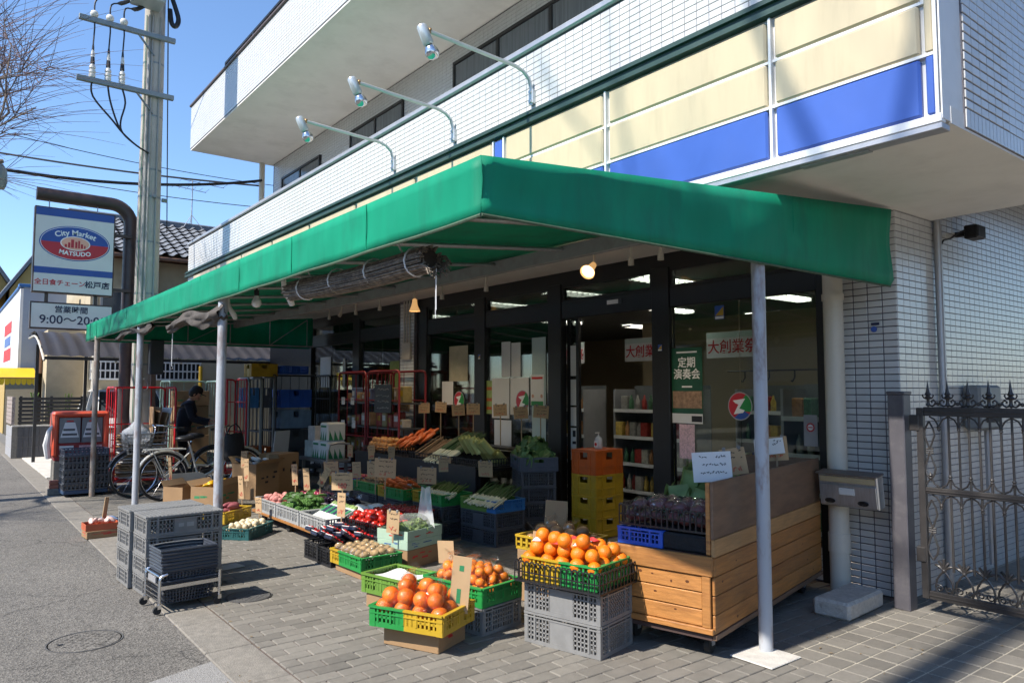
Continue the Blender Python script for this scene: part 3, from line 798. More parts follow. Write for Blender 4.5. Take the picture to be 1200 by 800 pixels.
for y, lb in ((4.72, 'silver arm spotlight over the fascia sign, the nearest of three'), (5.92, 'silver arm spotlight over the fascia sign, the middle of three'), (7.12, 'silver arm spotlight over the fascia sign, the farthest of three')):
    armlamp(y, lb)

# ------------------------------------------------------------------ utility pole with cross-arms and cables
m_pole = mat('concrete pole', (0.40, 0.375, 0.335), 0.85, 0.12, 6, bump=0.3, bsc=60, dirt=(0.26, 0.25, 0.22), dsc=3, damt=0.5)
m_cable = mat('black cable', (0.015, 0.015, 0.017), 0.55, 0.2, 10)
m_porc = mat('porcelain', (0.62, 0.60, 0.56), 0.25, 0.08, 8)
m_galvd = mat('weathered cross-arm', (0.22, 0.25, 0.26), 0.5, 0.15, 10, metal=0.4)
UP = thing('utility_pole', 'tall concrete utility pole with two cross-arms behind the awning', 'utility pole', (2.66, 13.2, 0))
MB().cyl((0, 0, -0.2), (0, 0, 11.5), 0.192, 0.14, n=24).build('pole', m_pole, UP, 40)
for z in (1.9, 2.55, 3.05, 3.9, 4.65, 5.1, 6.0, 6.9):
    MB().cyl((0, 0, z), (0, 0, z+0.03), 0.194-z*0.0045, n=24).build('band', m_galvd, UP, 40)
MB().cyl((0.03, -0.18, 4.66), (0.03, -0.25, 4.66), 0.03, n=8).cyl((0.19, 0, 4.66), (0.27, 0, 4.66), 0.035, n=8).build('bolt', m_galvd, UP)
for zc in (7.33, 6.355):
    MB().box(-1.13, 0.28, -0.24, -0.165, zc-0.04, zc+0.04, 0.006).build('cross_arm', m_galvd, UP)
    MB().bar((-0.28, -0.2, zc-0.03), (-0.03, -0.17, zc-0.32), 0.05, 0.012).build('arm_brace', m_galvd, UP)
def smooth(pts, k=4):
    P_ = [Vector(p) for p in pts]; out = []
    for i in range(len(P_)-1):
        a, b, c, d = P_[max(0, i-1)], P_[i], P_[i+1], P_[min(len(P_)-1, i+2)]
        for j in range(k):
            t = j/k
            out.append(tuple(0.5*((2*b)+(c-a)*t+(2*a-5*b+4*c-d)*t*t+(3*b-a-3*c+d)*t**3)))
    return out+[tuple(P_[-1])]
def insul(x, z, kind):
    if kind:
        MB().lathe([(0.03, 0.0), (0.045, 0.01), (0.05, 0.05), (0.035, 0.07), (0.05, 0.085), (0.05, 0.12), (0.03, 0.14), (0.048, 0.155), (0.045, 0.19), (0.022, 0.22), (0.02, 0.3), (0.03, 0.36), (0.012, 0.5)], 12, (x, -0.205, z)).build('insulator', [m_porc], UP, 40)
    else:
        MB().ball((x, -0.205, z+0.055), 0.062, 10, 7).build('insulator', m_porc, UP, 50)
xs = (-0.92, -0.70, -0.50)
for i, x in enumerate(xs):
    insul(x, 7.37, 0); insul(x, 6.39, 1)
    MB().tube([(x, -0.205, 7.46), (x+0.01, -0.215, 7.2), (x, -0.21, 6.95), (x, -0.205, 6.85)], 0.012, 6).tube([(x, -0.205, 6.92), (x, -0.205, 6.62)], [0.014, 0.034], 8).build('lead', m_cable, UP, 40)
    MB().tube(smooth([(x, -0.205, 6.36), (x+0.02+.02*i, -0.21, 6.1), (-0.62+i*0.06, -0.22, 5.78), (-0.46, -0.22, 5.6), (-0.25, -0.21, 5.44), (-0.05, -0.17, 5.36)]), 0.015, 6).build('lead', m_cable, UP, 40)
    pp = smooth([(x, -0.205, 7.46), (x+0.02, -0.2, 7.66), (x+0.20, -0.18, 7.80-i*.04), (x+0.40, -0.15, 7.98), (-0.2, -0.1, 8.25)])
    MB().tube(pp, [0.012 if not 6 < q_ < 13 else 0.034 for q_ in range(len(pp))], 7).build('lead', m_cable, UP, 40)
MB().box(-0.42, 0.05, -0.55, -0.13, 7.78, 8.5, 0.02).build('transformer_box', mat('pole box', (0.33, 0.36, 0.37), 0.5, 0.08, 5), UP)
MB().tube(smooth([(0.16, -0.1, 8.3), (0.26, -0.14, 8.0), (0.33, -0.16, 7.75), (0.29, -0.16, 7.62), (0.23, -0.14, 7.66), (0.2, -0.12, 7.9)]), 0.04, 8).build('fuse_holder', m_black, UP, 40)
for a, r in ((-2.2, 0.022), (-1.9, 0.016), (-1.2, 0.016), (-2.55, 0.007)):
    MB().tube([((0.205-z*0.0045)*math.cos(a), (0.205-z*0.0045)*math.sin(a), z) for z in (0.1, 2, 4, 6, 7.7)], r, 6).build('riser_cable', mat('grey riser', (0.32, 0.31, 0.29), 0.6) if r > .015 else mat('green earth wire', (0.03, 0.16, 0.10), 0.6), UP, 40)
bx = MB().box(0.02, 0.22, -0.36, -0.15, 1.75, 2.3, 0.01)
bx.build('meter_box', mat('dark meter box', (0.05, 0.06, 0.075), 0.5, 0.1, 5), UP)
MB().tube([(-0.05+0.07*math.cos(t*0.7), -0.27+0.01*math.sin(t), 1.58+0.10*math.sin(t*0.7)) for t in range(28)], 0.009, 5).build('coiled_cable', mat('grey cable', (0.3, 0.3, 0.3), 0.6), UP, 40)

def wire(name, label, pts, r, m=m_cable, sag=0.3):
    a, b = Vector(pts[0]), Vector(pts[1])
    q = []
    for i in range(25):
        t = i/24; p = a.lerp(b, t); p.z -= sag*4*t*(1-t); q.append(tuple(p))
    return MB().tube(q, r, 5).build(name, m, None, label=label, cat='cable')
wire('overhead_cable', 'thick sagging overhead cable running to the downpipe of the balcony', [(5.3, 15.5, 5.95), (-3.0, 14.5, 5.6)], 0.03, sag=0.55)
wire('overhead_cable', 'straight upper overhead cable crossing behind the utility pole', [(5.32, 15.6, 5.86), (-3.0, 19.5, 6.9)], 0.02, sag=0.2)
wire('overhead_cable', 'thin faint overhead wire low over the tiled roof', [(6.5, 17.5, 5.9), (-4.0, 22.0, 7.6)], 0.01, sag=0.35)
wire('overhead_cable', 'thin faint overhead wire, the highest of those behind the pole', [(9.5, 25, 8.6), (-4.0, 24.0, 9.2)], 0.012, sag=0.4)
wire('guy_wire', 'thin guy wire dropping steeply from the top of the utility pole', [(2.86, 13.3, 8.9), (4.15, 18.6, 5.2)], 0.012, sag=0.02)

# ------------------------------------------------------------------ pylon sign of the market
m_brownp = mat('brown pylon paint', (0.055, 0.035, 0.033), 0.45, 0.12, 6, dirt=(0.12, 0.07, 0.05), dsc=5, damt=0.4)
m_panel = mat('white sign acrylic', (0.68, 0.68, 0.66), 0.35, 0.04, 3, dirt=(0.48, 0.47, 0.44), dsc=2, damt=0.4)
m_sblue = mat('sign blue', (0.02, 0.075, 0.32), 0.4, 0.05, 3)
m_sred = mat('sign red', (0.48, 0.02, 0.035), 0.4, 0.05, 3)
m_speach = mat('sign peach', (0.80, 0.42, 0.30), 0.4, 0.05, 3)
PS = thing('pylon_sign', 'brown pylon with the white blue and red market sign and hours board', 'sign', (2.46, 13.55, 0))
pts = [(0, 0, 0), (0, 0, 3.9)]+[(-0.3+0.3*math.cos(t*PI/16), 0, 4.26+0.3*math.sin(t*PI/16)) for t in range(0, 9)]+[(-1.34, 0, 4.57)]
MB().tube(pts, 0.105, 16).build('post', m_brownp, PS, 40)
sb = MB().box(-1.37, -0.26, -0.20, -0.06, 3.0, 4.34, 0.008).build('signboard', m_brownp, PS)
Yp = -0.204
def flat(name, mb_, m, par): return mb_.build(name, m, par)
MB().box(-1.35, -0.28, Yp-0.002, Yp, 3.02, 4.32).build('panel', m_panel, sb)
MB().box(-1.35, -0.28, Yp-0.005, Yp-0.002, 4.20, 4.32).build('blue_stripe', m_sblue, sb)
MB().box(-1.35, -0.28, Yp-0.005, Yp-0.002, 3.30, 3.40).build('blue_stripe', m_sblue, sb)
CX, CZ = -0.815, 3.80
def half(a0, a1, rx, rz, y, m, nm, n=28, tilt=0):
    p = [(CX+rx*math.cos(a0+(a1-a0)*i/n), CZ+rz*math.sin(a0+(a1-a0)*i/n)) for i in range(n+1)]
    MB().prism(p, y-0.002, y, 'xz').build(nm, m, sb)
half(0, 2*PI, 0.485, 0.275, Yp-0.003, m_sblue, 'emblem_rim', 47)
half(0, 2*PI, 0.470, 0.262, Yp-0.006, m_wht_txt, 'emblem_rim', 47)
half(0, PI, 0.462, 0.254, Yp-0.009, m_sblue, 'emblem_top')
half(PI, 2*PI, 0.462, 0.254, Yp-0.009, m_sred, 'emblem_bottom')
half(0, 2*PI, 0.205, 0.112, Yp-0.012, m_wht_txt, 'emblem_centre', 35)
half(0, 2*PI, 0.190, 0.100, Yp-0.015, m_speach, 'emblem_centre', 35)
sk = MB()
for (x, h, w_) in ((-0.13, 0.05, 0.03), (-0.085, 0.08, 0.03), (-0.04, 0.13, 0.04), (0.012, 0.10, 0.03), (0.05, 0.12, 0.025), (0.09, 0.07, 0.03), (0.13, 0.05, 0.02)):
    sk.box(CX+x-w_/2, CX+x+w_/2, Yp-0.019, Yp-0.017, CZ-0.07, CZ-0.07+h)
sk.build('skyline_mark', m_sred, sb, kind='stuff')
text('lettering', 'City Market', 0.118, m_wht_txt, sb, (CX, Yp-0.012, CZ+0.165), FACE_S, 0.02, arc=0.75)
text('lettering', 'MATSUDO', 0.092, m_wht_txt, sb, (CX, Yp-0.012, CZ-0.165), FACE_S, 0.03, arc=-1.1)
text('lettering', '全日食チェーン', 0.098, m_sred, sb, (-1.0, Yp-0.004, 3.16), FACE_S, 0.02)
text('lettering', '松戸店', 0.118, m_navy_txt, sb, (-0.49, Yp-0.004, 3.16), FACE_S, 0.025)
hb = MB().box(-1.38, -0.25, -0.18, -0.09, 2.44, 2.86, 0.006).build('hours_board', m_brownp, PS)
MB().box(-1.36, -0.27, -0.184, -0.181, 2.465, 2.835).build('panel', m_panel, hb)
text('lettering', '営業時間', 0.115, m_navy_txt, hb, (-0.83, -0.186, 2.745), FACE_S, 0.02)
text('lettering', '9:00〜20:00', 0.185, m_navy_txt, hb, (-0.80, -0.186, 2.585), FACE_S, 0.012)
for x in (-1.17, -0.5):
    MB().box(x-0.025, x+0.025, -0.15, -0.10, 2.86, 3.0).build('hanger', m_brownp, PS)
    MB().cyl((x, -0.08, 4.34), (x, -0.03, 4.5), 0.008, n=6).build('hanger', m_steel, PS)
for z in (3.1, 4.0): MB().box(-0.26, 0.0, -0.14, -0.08, z, z+0.05).build('hanger', m_brownp, PS)

# ------------------------------------------------------------------ neighbouring houses
m_kawara = mat('grey roof tile', (0.15, 0.16, 0.175), 0.5, 0.2, 8, dirt=(0.24, 0.24, 0.24), dsc=5, damt=0.5)
m_stucco = mat('beige stucco', (0.46, 0.39, 0.27), 0.9, 0.08, 4, bump=0.3, bsc=60, dirt=(0.30, 0.26, 0.19), dsc=1.5, damt=0.4)
m_mustard = mat('mustard wall', (0.42, 0.29, 0.10), 0.9, 0.08, 3)
m_bluewall = mat('blue grey wall', (0.30, 0.36, 0.46), 0.85, 0.1, 4, dirt=(0.20, 0.24, 0.32), dsc=2, damt=0.4)
m_fascia = mat('brown fascia', (0.18, 0.10, 0.065), 0.6, 0.1, 5)
def tiled_roof(parent, x0, x1, y0, z0, y1, z1, pitch=0.27, rows=11):
    """one slope, eaves at y0 rising to the ridge at y1"""
    n = int((x1-x0)/pitch); b = MB()
    L = math.hypot(y1-y0, z1-z0); ny, nz = -(z1-z0)/L, (y1-y0)/L
    if y1 < y0: ny, nz = (z1-z0)/L, -(y1-y0)/L
    for r in range(rows):
        for i in range(n):
            vs = []
            for e in (0, 1):
                t = (r+e*1.06)/rows; lift = 0.045 if e == 0 else 0.008
                for k in range(7):
                    u = k/6
                    h = lift+0.055*max(0, math.sin(u*2*PI-0.4))-0.02*max(0, -math.sin(u*2*PI-.4))
                    vs.append((x0+(i+u)*pitch, y0+(y1-y0)*t+ny*h*(1 if y1 > y0 else -1), z0+(z1-z0)*t+abs(nz)*h))
            b.add(vs, [(k, k+1, k+8, k+7) for k in range(6)])
    return b.build('roof_tiles', m_kawara, parent, kind='stuff')
H1 = thing('tiled_roof_house', 'beige house with grey tiled roof behind the utility pole', 'house', (6, 22, 0))
iH = Matrix.Translation((-6, -22, 0))
def hp(par, inv, name, mb_, m, **k):
    o = mb_.build(name, m, par, **k); o.matrix_parent_inverse = inv; return o
hp(H1, iH, 'wall', MB().box(2.75, 10, 19.5, 24.6, -0.02, 4.62).box(2.0, 2.75, 20.1, 20.9, -0.02, 2.9), m_stucco)
rt = hp(H1, iH, 'roof', MB().prism([(18.95, 4.60), (19.0, 4.70), (22.0, 6.06), (25.0, 4.70), (25.05, 4.60), (22, 5.9)], 2.55, 10.3, 'yz'), m_fascia)
tiled_roof(rt, 2.5, 10.3, 18.92, 4.69, 22.0, 6.07)
tiled_roof(rt, 2.5, 10.3, 25.08, 4.69, 22.0, 6.07)
MB().box(2.5, 10.3, 21.88, 22.12, 6.05, 6.20, 0.03).box(2.5, 10.3, 21.84, 22.16, 6.0, 6.07).build('ridge_cap', m_kawara, rt)
MB().box(2.5, 10.3, 18.88, 18.96, 4.58, 4.66, 0.015).build('eaves_gutter', m_fascia, rt)
for (x0, x1, z0, z1) in ((2.95, 3.75, 3.0, 3.9), (4.4, 5.4, 3.1, 4.0)):
    wi = hp(H1, iH, 'window', MB().box(x0, x1, 19.47, 19.51, z0, z1), m_alu)
    MB().box(x0+0.05, x1-0.05, 19.455, 19.468, z0+0.05, z1-0.05).build('pane', mat('dim window', (0.05, 0.06, 0.07), 0.1, 0.2, 3), wi)
for (x0, x1) in ((2.80, 3.9), (4.0, 5.2)):
    wi = hp(H1, iH, 'barred_window', MB().box(x0, x1, 19.46, 19.51, 1.78, 2.14), mat('dark window recess', (0.02, 0.022, 0.03), 0.3, .2))
    gr = MB()
    k = int((x1-x0)/0.10)
    for i in range(k+1): gr.box(x0+i*0.10-0.01, x0+i*0.10+0.014, 19.42, 19.445, 1.74, 2.18)
    for z in (1.74, 1.94, 2.15): gr.box(x0-0.02, x1+0.03, 19.405, 19.42, z, z+0.035)
    gr.build('window_bars', m_bluewall if False else m_white, wi)
hp(H1, iH, 'water_pipe', MB().cyl((2.85, 19.42, 0), (2.85, 19.42, 4.6), 0.04, n=8).cyl((4.15, 19.42, 2.3), (4.15, 19.42, 4.6), 0.04, n=8), m_pvc)

H2 = thing('gabled_house', 'far mustard house with two small tiled gables at the left edge', 'house', (2.8, 33, 0))
iH2 = Matrix.Translation((-2.8, -33, 0))
hp(H2, iH2, 'wall', MB().box(1.9, 6.5, 31.5, 38, -0.02, 5.0), m_mustard)
for (xc, hw, zb, zt, y) in ((3.05, 1.15, 5.0, 6.9, 31.0), (1.55, 0.65, 5.0, 6.0, 33.0)):
    ga = hp(H2, iH2, 'gable', MB().prism([(xc-hw, zb-0.6), (xc+hw, zb-0.6), (xc+hw, zb), (xc, zt), (xc-hw, zb)], y, y+6, 'xz'), m_mustard)
    k = MB()
    for s in (-1, 1):
        k.add([(xc, y-0.25, zt+0.12), (xc+s*(hw+0.3), y-0.25, zb-0.28), (xc+s*(hw+0.3), y+6, zb-0.28), (xc, y+6, zt+0.12),
               (xc, y-0.25, zt+0.02), (xc+s*(hw+0.3), y-0.25, zb-0.40), (xc+s*(hw+0.3), y+6, zb-0.40), (xc, y+6, zt+0.02)],
              [(0,1,2,3), (4,7,6,5), (0,4,5,1), (1,5,6,2), (2,6,7,3)])
        for q in range(14):
            t = (q+0.5)/14
            k.tube([(xc+s*(hw+.3)*0.02, y-0.2+q*0.44, zt+0.13), (xc+s*(hw+0.3), y-0.2+q*0.44, zb-0.27)], 0.05, 5)
    k.build('gable_roof', m_kawara, ga)
H3 = thing('white_walled_shop', 'low building with white street wall and blue grey side wall', 'building', (1.5, 21, 0))
iH3 = Matrix.Translation((-1.5, -21, 0))
hp(H3, iH3, 'street_wall', MB().box(1.50, 1.56, 21.0, 31, 1.95, 3.92), m_white)
hp(H3, iH3, 'side_wall', MB().box(1.56, 2.45, 21.0, 31, 1.95, 3.95), m_bluewall)
hp(H3, iH3, 'lower_wall', MB().box(1.9, 2.45, 21.3, 31, 0, 1.95), mat('shade toned lower wall', (0.06, 0.045, 0.02), .8))  # wall coloured dark to stand for the shade under the yellow awning
hp(H3, iH3, 'blue_coping', MB().box(1.46, 2.5, 20.96, 21.25, 3.95, 4.03, 0.01).box(1.46, 1.6, 21.25, 31, 3.92, 3.99, 0.01), mat('blue coping', (0.03, 0.13, 0.36), 0.5))
po = hp(H3, iH3, 'wall_poster', MB().box(1.488, 1.498, 23.0, 25.6, 2.2, 3.4), m_paper)
MB().box(1.48, 1.487, 23.1, 25.5, 3.0, 3.3).box(1.48, 1.487, 23.1, 25.5, 2.28, 2.6).build('red_print', m_red_txt, po)
MB().box(1.48, 1.487, 23.3, 25.3, 2.68, 2.92).build('blue_print', m_sblue, po)
hp(H3, iH3, 'drain_pipe', MB().cyl((1.95, 20.9, 1.9), (1.95, 20.9, 2.75), 0.05, n=8).box(1.88, 2.02, 20.83, 20.97, 2.72, 2.86), m_fascia)
m_yel = mat('yellow awning cloth', (0.75, 0.52, 0.02), 0.6, 0.08, 4, trl=0.2)
YA = thing('yellow_awning', 'small yellow scalloped awning at the left edge of the picture', 'awning', (1.4, 21, 1.6))
k = MB().add([(-0.5, -0.15, 0.42), (0.42, -0.15, 0.42), (0.45, -0.75, 0.18), (-0.5, -0.75, 0.18)], [(0,1,2,3)])
k.add([(0.42, -0.15, 0.42), (0.42, -0.15, 0.18), (0.45, -0.75, 0.18)], [(0,1,2)])
k.build('canopy', m_yel, YA)
k = MB()
for i in range(9):
    x = -0.5+i*0.105
    k.add([(x, -0.752, 0.18), (x+0.105, -0.752, 0.18), (x+0.10, -0.76, 0.06), (x+0.075, -0.765, 0.02), (x+0.03, -0.765, 0.02), (x+0.005, -0.76, 0.06)], [(0,1,2,3,4,5)])
k.build('scalloped_valance', m_yel, YA, kind='stuff')
MB().tube([(-0.5, -0.755, 0.18), (0.45, -0.755, 0.18)], 0.012, 5).build('edge_cord', m_fascia, YA)

# block wall with slatted fence, in front of the neighbour's yard
m_cblk = mat('grey concrete block', (0.085, 0.085, 0.09), 0.85, 0.15, 12, bump=0.4, bsc=60)
BW = thing('block_wall', 'low dark grey block wall with slatted fence at the far driveway', 'wall', (1.46, 19.66, 0))
b = MB().box(0.004, 1.7, 0.004, 0.11, 0, 0.69); b.box(-0.10, 0.0, 0.004, 1.6, 0, 0.69)
b.build('core', m_conc, BW)
bk = MB().box(0, 0.098, -0.008, 0.0, 0, 0.222, 0.004).mesh('block', m_cblk)
for r in range(3):
    for i in range(16): link('block', bk, BW, (0.004+i*0.104, 0.0, 0.01+r*0.228))
bk2 = MB().box(-0.11, -0.10, 0, 0.39, 0, 0.222, 0.004).mesh('block', mat('pale block', (0.32, 0.32, 0.33), 0.85, 0.1, 9, bump=.4))
for r in range(3):
    for i in range(4): link('block', bk2, BW, (0.0, 0.01+i*0.396, 0.01+r*0.228))
MB().box(-0.11, 1.72, -0.015, 0.12, 0.692, 0.725, 0.005).build('cap', m_concl, BW)
SF = thing('slatted_fence', 'dark slatted fence standing on the low block wall', 'fence', (1.46, 19.7, 0.725))
m_slat = mat('dark fence slat', (0.035, 0.032, 0.03), 0.6, 0.2, 8)
m_slatl = mat('weathered fence end', (0.32, 0.26, 0.23), 0.7, 0.15, 8)
for i in range(7):
    MB().box(0.0, 1.75, 0.0, 0.025, 0.02+i*0.088, 0.085+i*0.088).build('slat', m_slat, SF)
    MB().box(-0.12, -0.06, 0.0, 1.5, 0.02+i*0.088, 0.098+i*0.088).build('slat', m_slatl, SF)
for x in (0.02, 0.6, 1.2, 1.7): MB().box(x, x+0.05, 0.026, 0.07, 0, 0.64).build('post', m_slat, SF)
for k_, (x, h) in enumerate(((0.3, .72), (0.62, 0.5), (0.95, 0.7), (1.4, 0.66))):
    q = MB()
    for s in range(5):
        q.tube([(x+rnd.uniform(-.03, .03), 0.12, -0.5), (x+rnd.uniform(-.05, .05), 0.1, h*0.5), (x+rnd.uniform(-.09, .09), 0.1, h)], 0.009, 5)
    o = q.build('bamboo_plant', mat('bamboo green', (0.20, 0.30, 0.06), 0.6, 0.2), None, label=('thin green bamboo stems behind the slatted fence, '+['leftmost', 'second from the left', 'third from the left', 'rightmost'][k_]), cat='plant', group='bamboo behind the fence')
    o.location = (1.46, 19.7, 0.725)

# carport roof of brown corrugated sheets
CP = thing('carport', 'dark corrugated carport roof on thin posts behind the market sign', 'carport', (1.5, 15.3, 0))
m_poly = mat('brown corrugated sheet', (0.045, 0.038, 0.033), 0.45, 0.15, 4, trl=0.12)
k = MB()
def cpf(u, v):
    a = R(12)+v*R(70)
    return (u*4.6+0.012*math.sin(u*180), 0.2+2.9*v, 2.12+0.55*math.sin(min(1, v*1.4)*PI/2)+0.012*math.sin(u*120))
k.grid(cpf, 120, 12)
k.build('roof_sheet', m_poly, CP, 30)
for i in range(6):
    v = i/5
    p0 = cpf(0, v); MB().box(0.0, 4.6, p0[1]-0.025, p0[1]+0.025, p0[2]-0.075, p0[2]-0.02).build('purlin', m_slat, CP)
for i in range(5):
    u = i/4
    MB().tube([(u*4.6, cpf(u, j/8)[1], cpf(u, j/8)[2]-0.09) for j in range(9)], 0.02, 6).build('rib', m_pvc, CP, 40)
for x, y in ((0.15, 3.0), (2.3, 3.0), (4.5, 3.0), (4.5, 0.3), (1.05, 3.05)): MB().box(x-0.03, x+0.03, y-0.03, y+0.03, 0, 2.45).build('post', m_slat if x < 2 else m_pvc, CP)
# television antenna on the ridge
AN = thing('roof_antenna', 'thin television antenna standing on the ridge of the tiled roof', 'antenna', (5.55, 22, 6.12))
k = MB().cyl((0, 0, 0), (0, 0, 1.35), 0.016, n=6)
for s in ((-.25, -.2), (.25, -.2), (0, .3)): k.cyl((s[0], s[1], -0.05), (0, 0, 0.35), 0.01, n=5)
k.build('mast', m_steel, AN)
k = MB()
for (z, L, x0) in ((1.1, 0.9, -.5), (1.32, 1.2, -.3)):
    k.cyl((x0, 0, z+.02), (x0+L, 0.1, z-0.02), 0.010, n=5)
    for i in range(6): k.cyl((x0+L*i/5, -0.22, z+.01), (x0+L*i/5, 0.22, z+.01), 0.007, n=4)
k.build('elements', m_steel, AN)

# small white car parked under the carport
def car(loc, label):
    t = thing('parked_car', label, 'car', loc)
    m_body = mat('white car paint', (0.72, 0.73, 0.74), 0.25, 0.02, 3, coat=0.6)
    m_gl = mat('car glass', (0.05, 0.06, 0.07), 0.06, 0.1, 3)
    b = MB()
    prof = [(0.0, 0.35), (0.02, 0.62), (0.12, 0.78), (0.95, 0.92), (1.0, 0.94), (3.45, 0.95), (3.58, 0.80), (3.6, 0.4), (3.3, 0.24), (0.25, 0.24)]
    secs = [(0.0, 0.93), (0.06, 1.0), (1.42, 1.0), (1.48, 0.93)]
    vs = []; n = len(prof)
    for (x, k) in secs:
        for (y, z) in prof: vs.append((x-0.74, 1.8+(y-1.8)*k, 0.24+(z-0.24)*(1 if k == 1 else 0.94)))
    fs = [tuple(range(n)), tuple(range(3*n, 4*n))]
    for s in range(3):
        for i in range(n): fs.append((s*n+i, s*n+(i+1) % n, (s+1)*n+(i+1) % n, (s+1)*n+i))
    b.add(vs, fs); b.build('body', m_body, t, 30)
    def cab(y0, y1, y2, y3, hw0, hw1, z0, z1): return [(-hw0, y0, z0), (hw0, y0, z0), (hw0, y3, z0), (-hw0, y3, z0), (-hw1, y1, z1), (hw1, y1, z1), (hw1, y2, z1), (-hw1, y2, z1)]
    MB().add(cab(0.86, 1.52, 3.1, 3.45, 0.70, 0.58, 0.93, 1.46), [(0,1,5,4), (1,2,6,5), (2,3,7,6), (3,0,4,7)]).build('window_glass', m_gl, t)
    MB().add(cab(1.50, 1.6, 3.02, 3.12, 0.59, 0.54, 1.455, 1.50), [(4,5,6,7), (0,1,5,4), (1,2,6,5), (2,3,7,6), (3,0,4,7)]).build('roof', m_body, t)
    for s in (-1, 1):
        for (p_, q_) in (((s*0.70, 0.85, 0.93), (s*0.585, 1.51, 1.47)), ((s*0.7, 3.44, 0.94), (s*0.58, 3.1, 1.47)), ((s*0.71, 2.2, 0.93), (s*0.59, 2.2, 1.47))):
            MB().bar(p_, q_, 0.06, 0.05).build('pillar', m_body, t)
        MB().box(s*0.56-0.13, s*0.56+0.13, 0.02, 0.14, 0.60, 0.74, 0.03).build('headlight', m_chrome, t)
        MB().box(s*0.82-0.07, s*0.82+0.07, 0.98, 1.08, 0.92, 1.04, 0.03).build('mirror', m_body, t)
        for y in (0.62, 2.95):
            w_ = MB().cyl((s*0.56, y, 0.29), (s*0.76, y, 0.29), 0.29, n=22).build('wheel', m_rubber, t, 40)
            MB().cyl((s*0.765, y, 0.29), (s*0.775, y, 0.29), 0.17, n=16).build('rim', m_alu, w_)
    MB().box(-0.2, 0.2, -0.012, 0.005, 0.40, 0.51).build('number_plate', m_paper, t)
    MB().box(-0.45, 0.45, -0.008, 0.03, 0.54, 0.62, 0.01).build('grille', m_black, t)
car((3.35, 16.6, 0.012), 'white car under the carport, half hidden behind the red cage')

# ------------------------------------------------------------------ bare street trees (one at the left edge, the others stand outside the picture and shade the front)
m_bark = mat('grey brown bark', (0.16, 0.125, 0.105), 0.9, 0.3, 10, bump=0.8, bsc=30)
m_twig = mat('reddish twig', (0.17, 0.105, 0.095), 0.85, 0.2, 6)
def bare_tree(loc, label, seed, h=5.0, spread=1.0, twigs=260, base=0.6, drop=None):
    q = random.Random(seed)
    t = thing('bare_tree', label, 'tree', loc)
    tk = MB(); bp = MB(); tips = []
    pts = [(0, 0, 0), (0.05, 0.02, h*0.2), (q.uniform(-.1, .1), q.uniform(-.1, .1), h*0.4), (q.uniform(-.2, .2), q.uniform(-.2, .2), h*base)]
    tk.tube(pts, [0.19, 0.155, 0.14, 0.12], 10)
    tk.build('trunk', m_bark, t, 50)
    top = Vector(pts[-1])
    def grow(p, d, L, r, lev):
        n = 5; ps = [p]; c = p.copy(); dd = d.copy()
        for i in range(n):
            dd = (dd+Vector((q.uniform(-.18, .18), q.uniform(-.18, .18), q.uniform(-.10, .14))))
            dd.normalize(); c = c+dd*L/n; ps.append(c.copy())
        bp.tube([tuple(v) for v in ps], [r*(1-0.55*i/n) for i in range(n+1)], 6 if lev < 2 else 4, cap=False)
        if lev < 3:
            for k in range(q.randint(3, 4) if lev else 2):
                i = q.randint(2, n); a = q.uniform(0, 2*PI)
                nd = (dd+Vector((math.cos(a), math.sin(a), q.uniform(-.1, .6)))*q.uniform(.5, .9)).normalized()
                grow(ps[i], nd, L*q.uniform(.55, .8), r*0.5, lev+1)
        else: tips.append((ps, dd))
    for k in range(6):
        a = 2*PI*k/6+q.uniform(-.4, .4)
        grow(top-Vector((0, 0, q.uniform(0, drop if drop is not None else h*(base-.42)))), Vector((math.cos(a)*.8*spread, math.sin(a)*.8*spread, q.uniform(.45, 1.0))).normalized(), min(h, 9)*0.36, 0.07 if h < 9 else 0.045, 0)
    bp.build('branches', m_bark, t, kind='stuff')
    tw = MB()
    per = max(1, twigs*8//max(1, len(tips)))
    for (ps, dd) in tips:
        for k in range(per):
            p = ps[q.randint(1, 5)]; a = q.uniform(0, 2*PI)
            d = (dd*0.8+Vector((math.cos(a), math.sin(a), q.uniform(-.2, .6)))*0.8).normalized()
            L = q.uniform(0.6, 1.7); w_ = [p]
            for i in range(3):
                d = (d+Vector((q.uniform(-.12, .12), q.uniform(-.12, .12), -0.10))).normalized()
                w_.append(w_[-1]+d*L/3)
            tw.tube([tuple(v) for v in w_], [0.006, 0.0045, 0.0035, 0.002], 3, cap=False)
    tw.build('twigs', m_twig, t, kind='stuff')
bare_tree((-1.5, 12.4, -0.02), 'bare street tree whose twigs reach in at the left edge', 3, 6.6, 1.0, 210)
bare_tree((-3.1, 1.75, -0.02), 'bare street tree across the road that shades the fascia sign', 9, 14.5, 0.8, 160, 0.66, 0.6)
ln = thing('street_lamp', 'grey lamp head of a street lamp cut off by the left edge', 'street lamp', (-0.55, 13.0, 0))
MB().cyl((0, 0, 0), (0, 0, 4.2), 0.05, 0.035, n=10).build('post', m_steel, ln, 40)
MB().tube([(0, 0, 4.2), (0.3, 0, 4.55), (0.9, 0, 4.75), (1.12, 0, 4.76)], 0.025, 8).build('arm', m_steel, ln, 40)
MB().lathe([(0.0, 0.0), (0.11, 0.02), (0.14, 0.12), (0.13, 0.30), (0.08, 0.38), (0.0, 0.4)], 16, (1.12, 0, 4.42)).build('lamp_head', m_galvd, ln, 40)

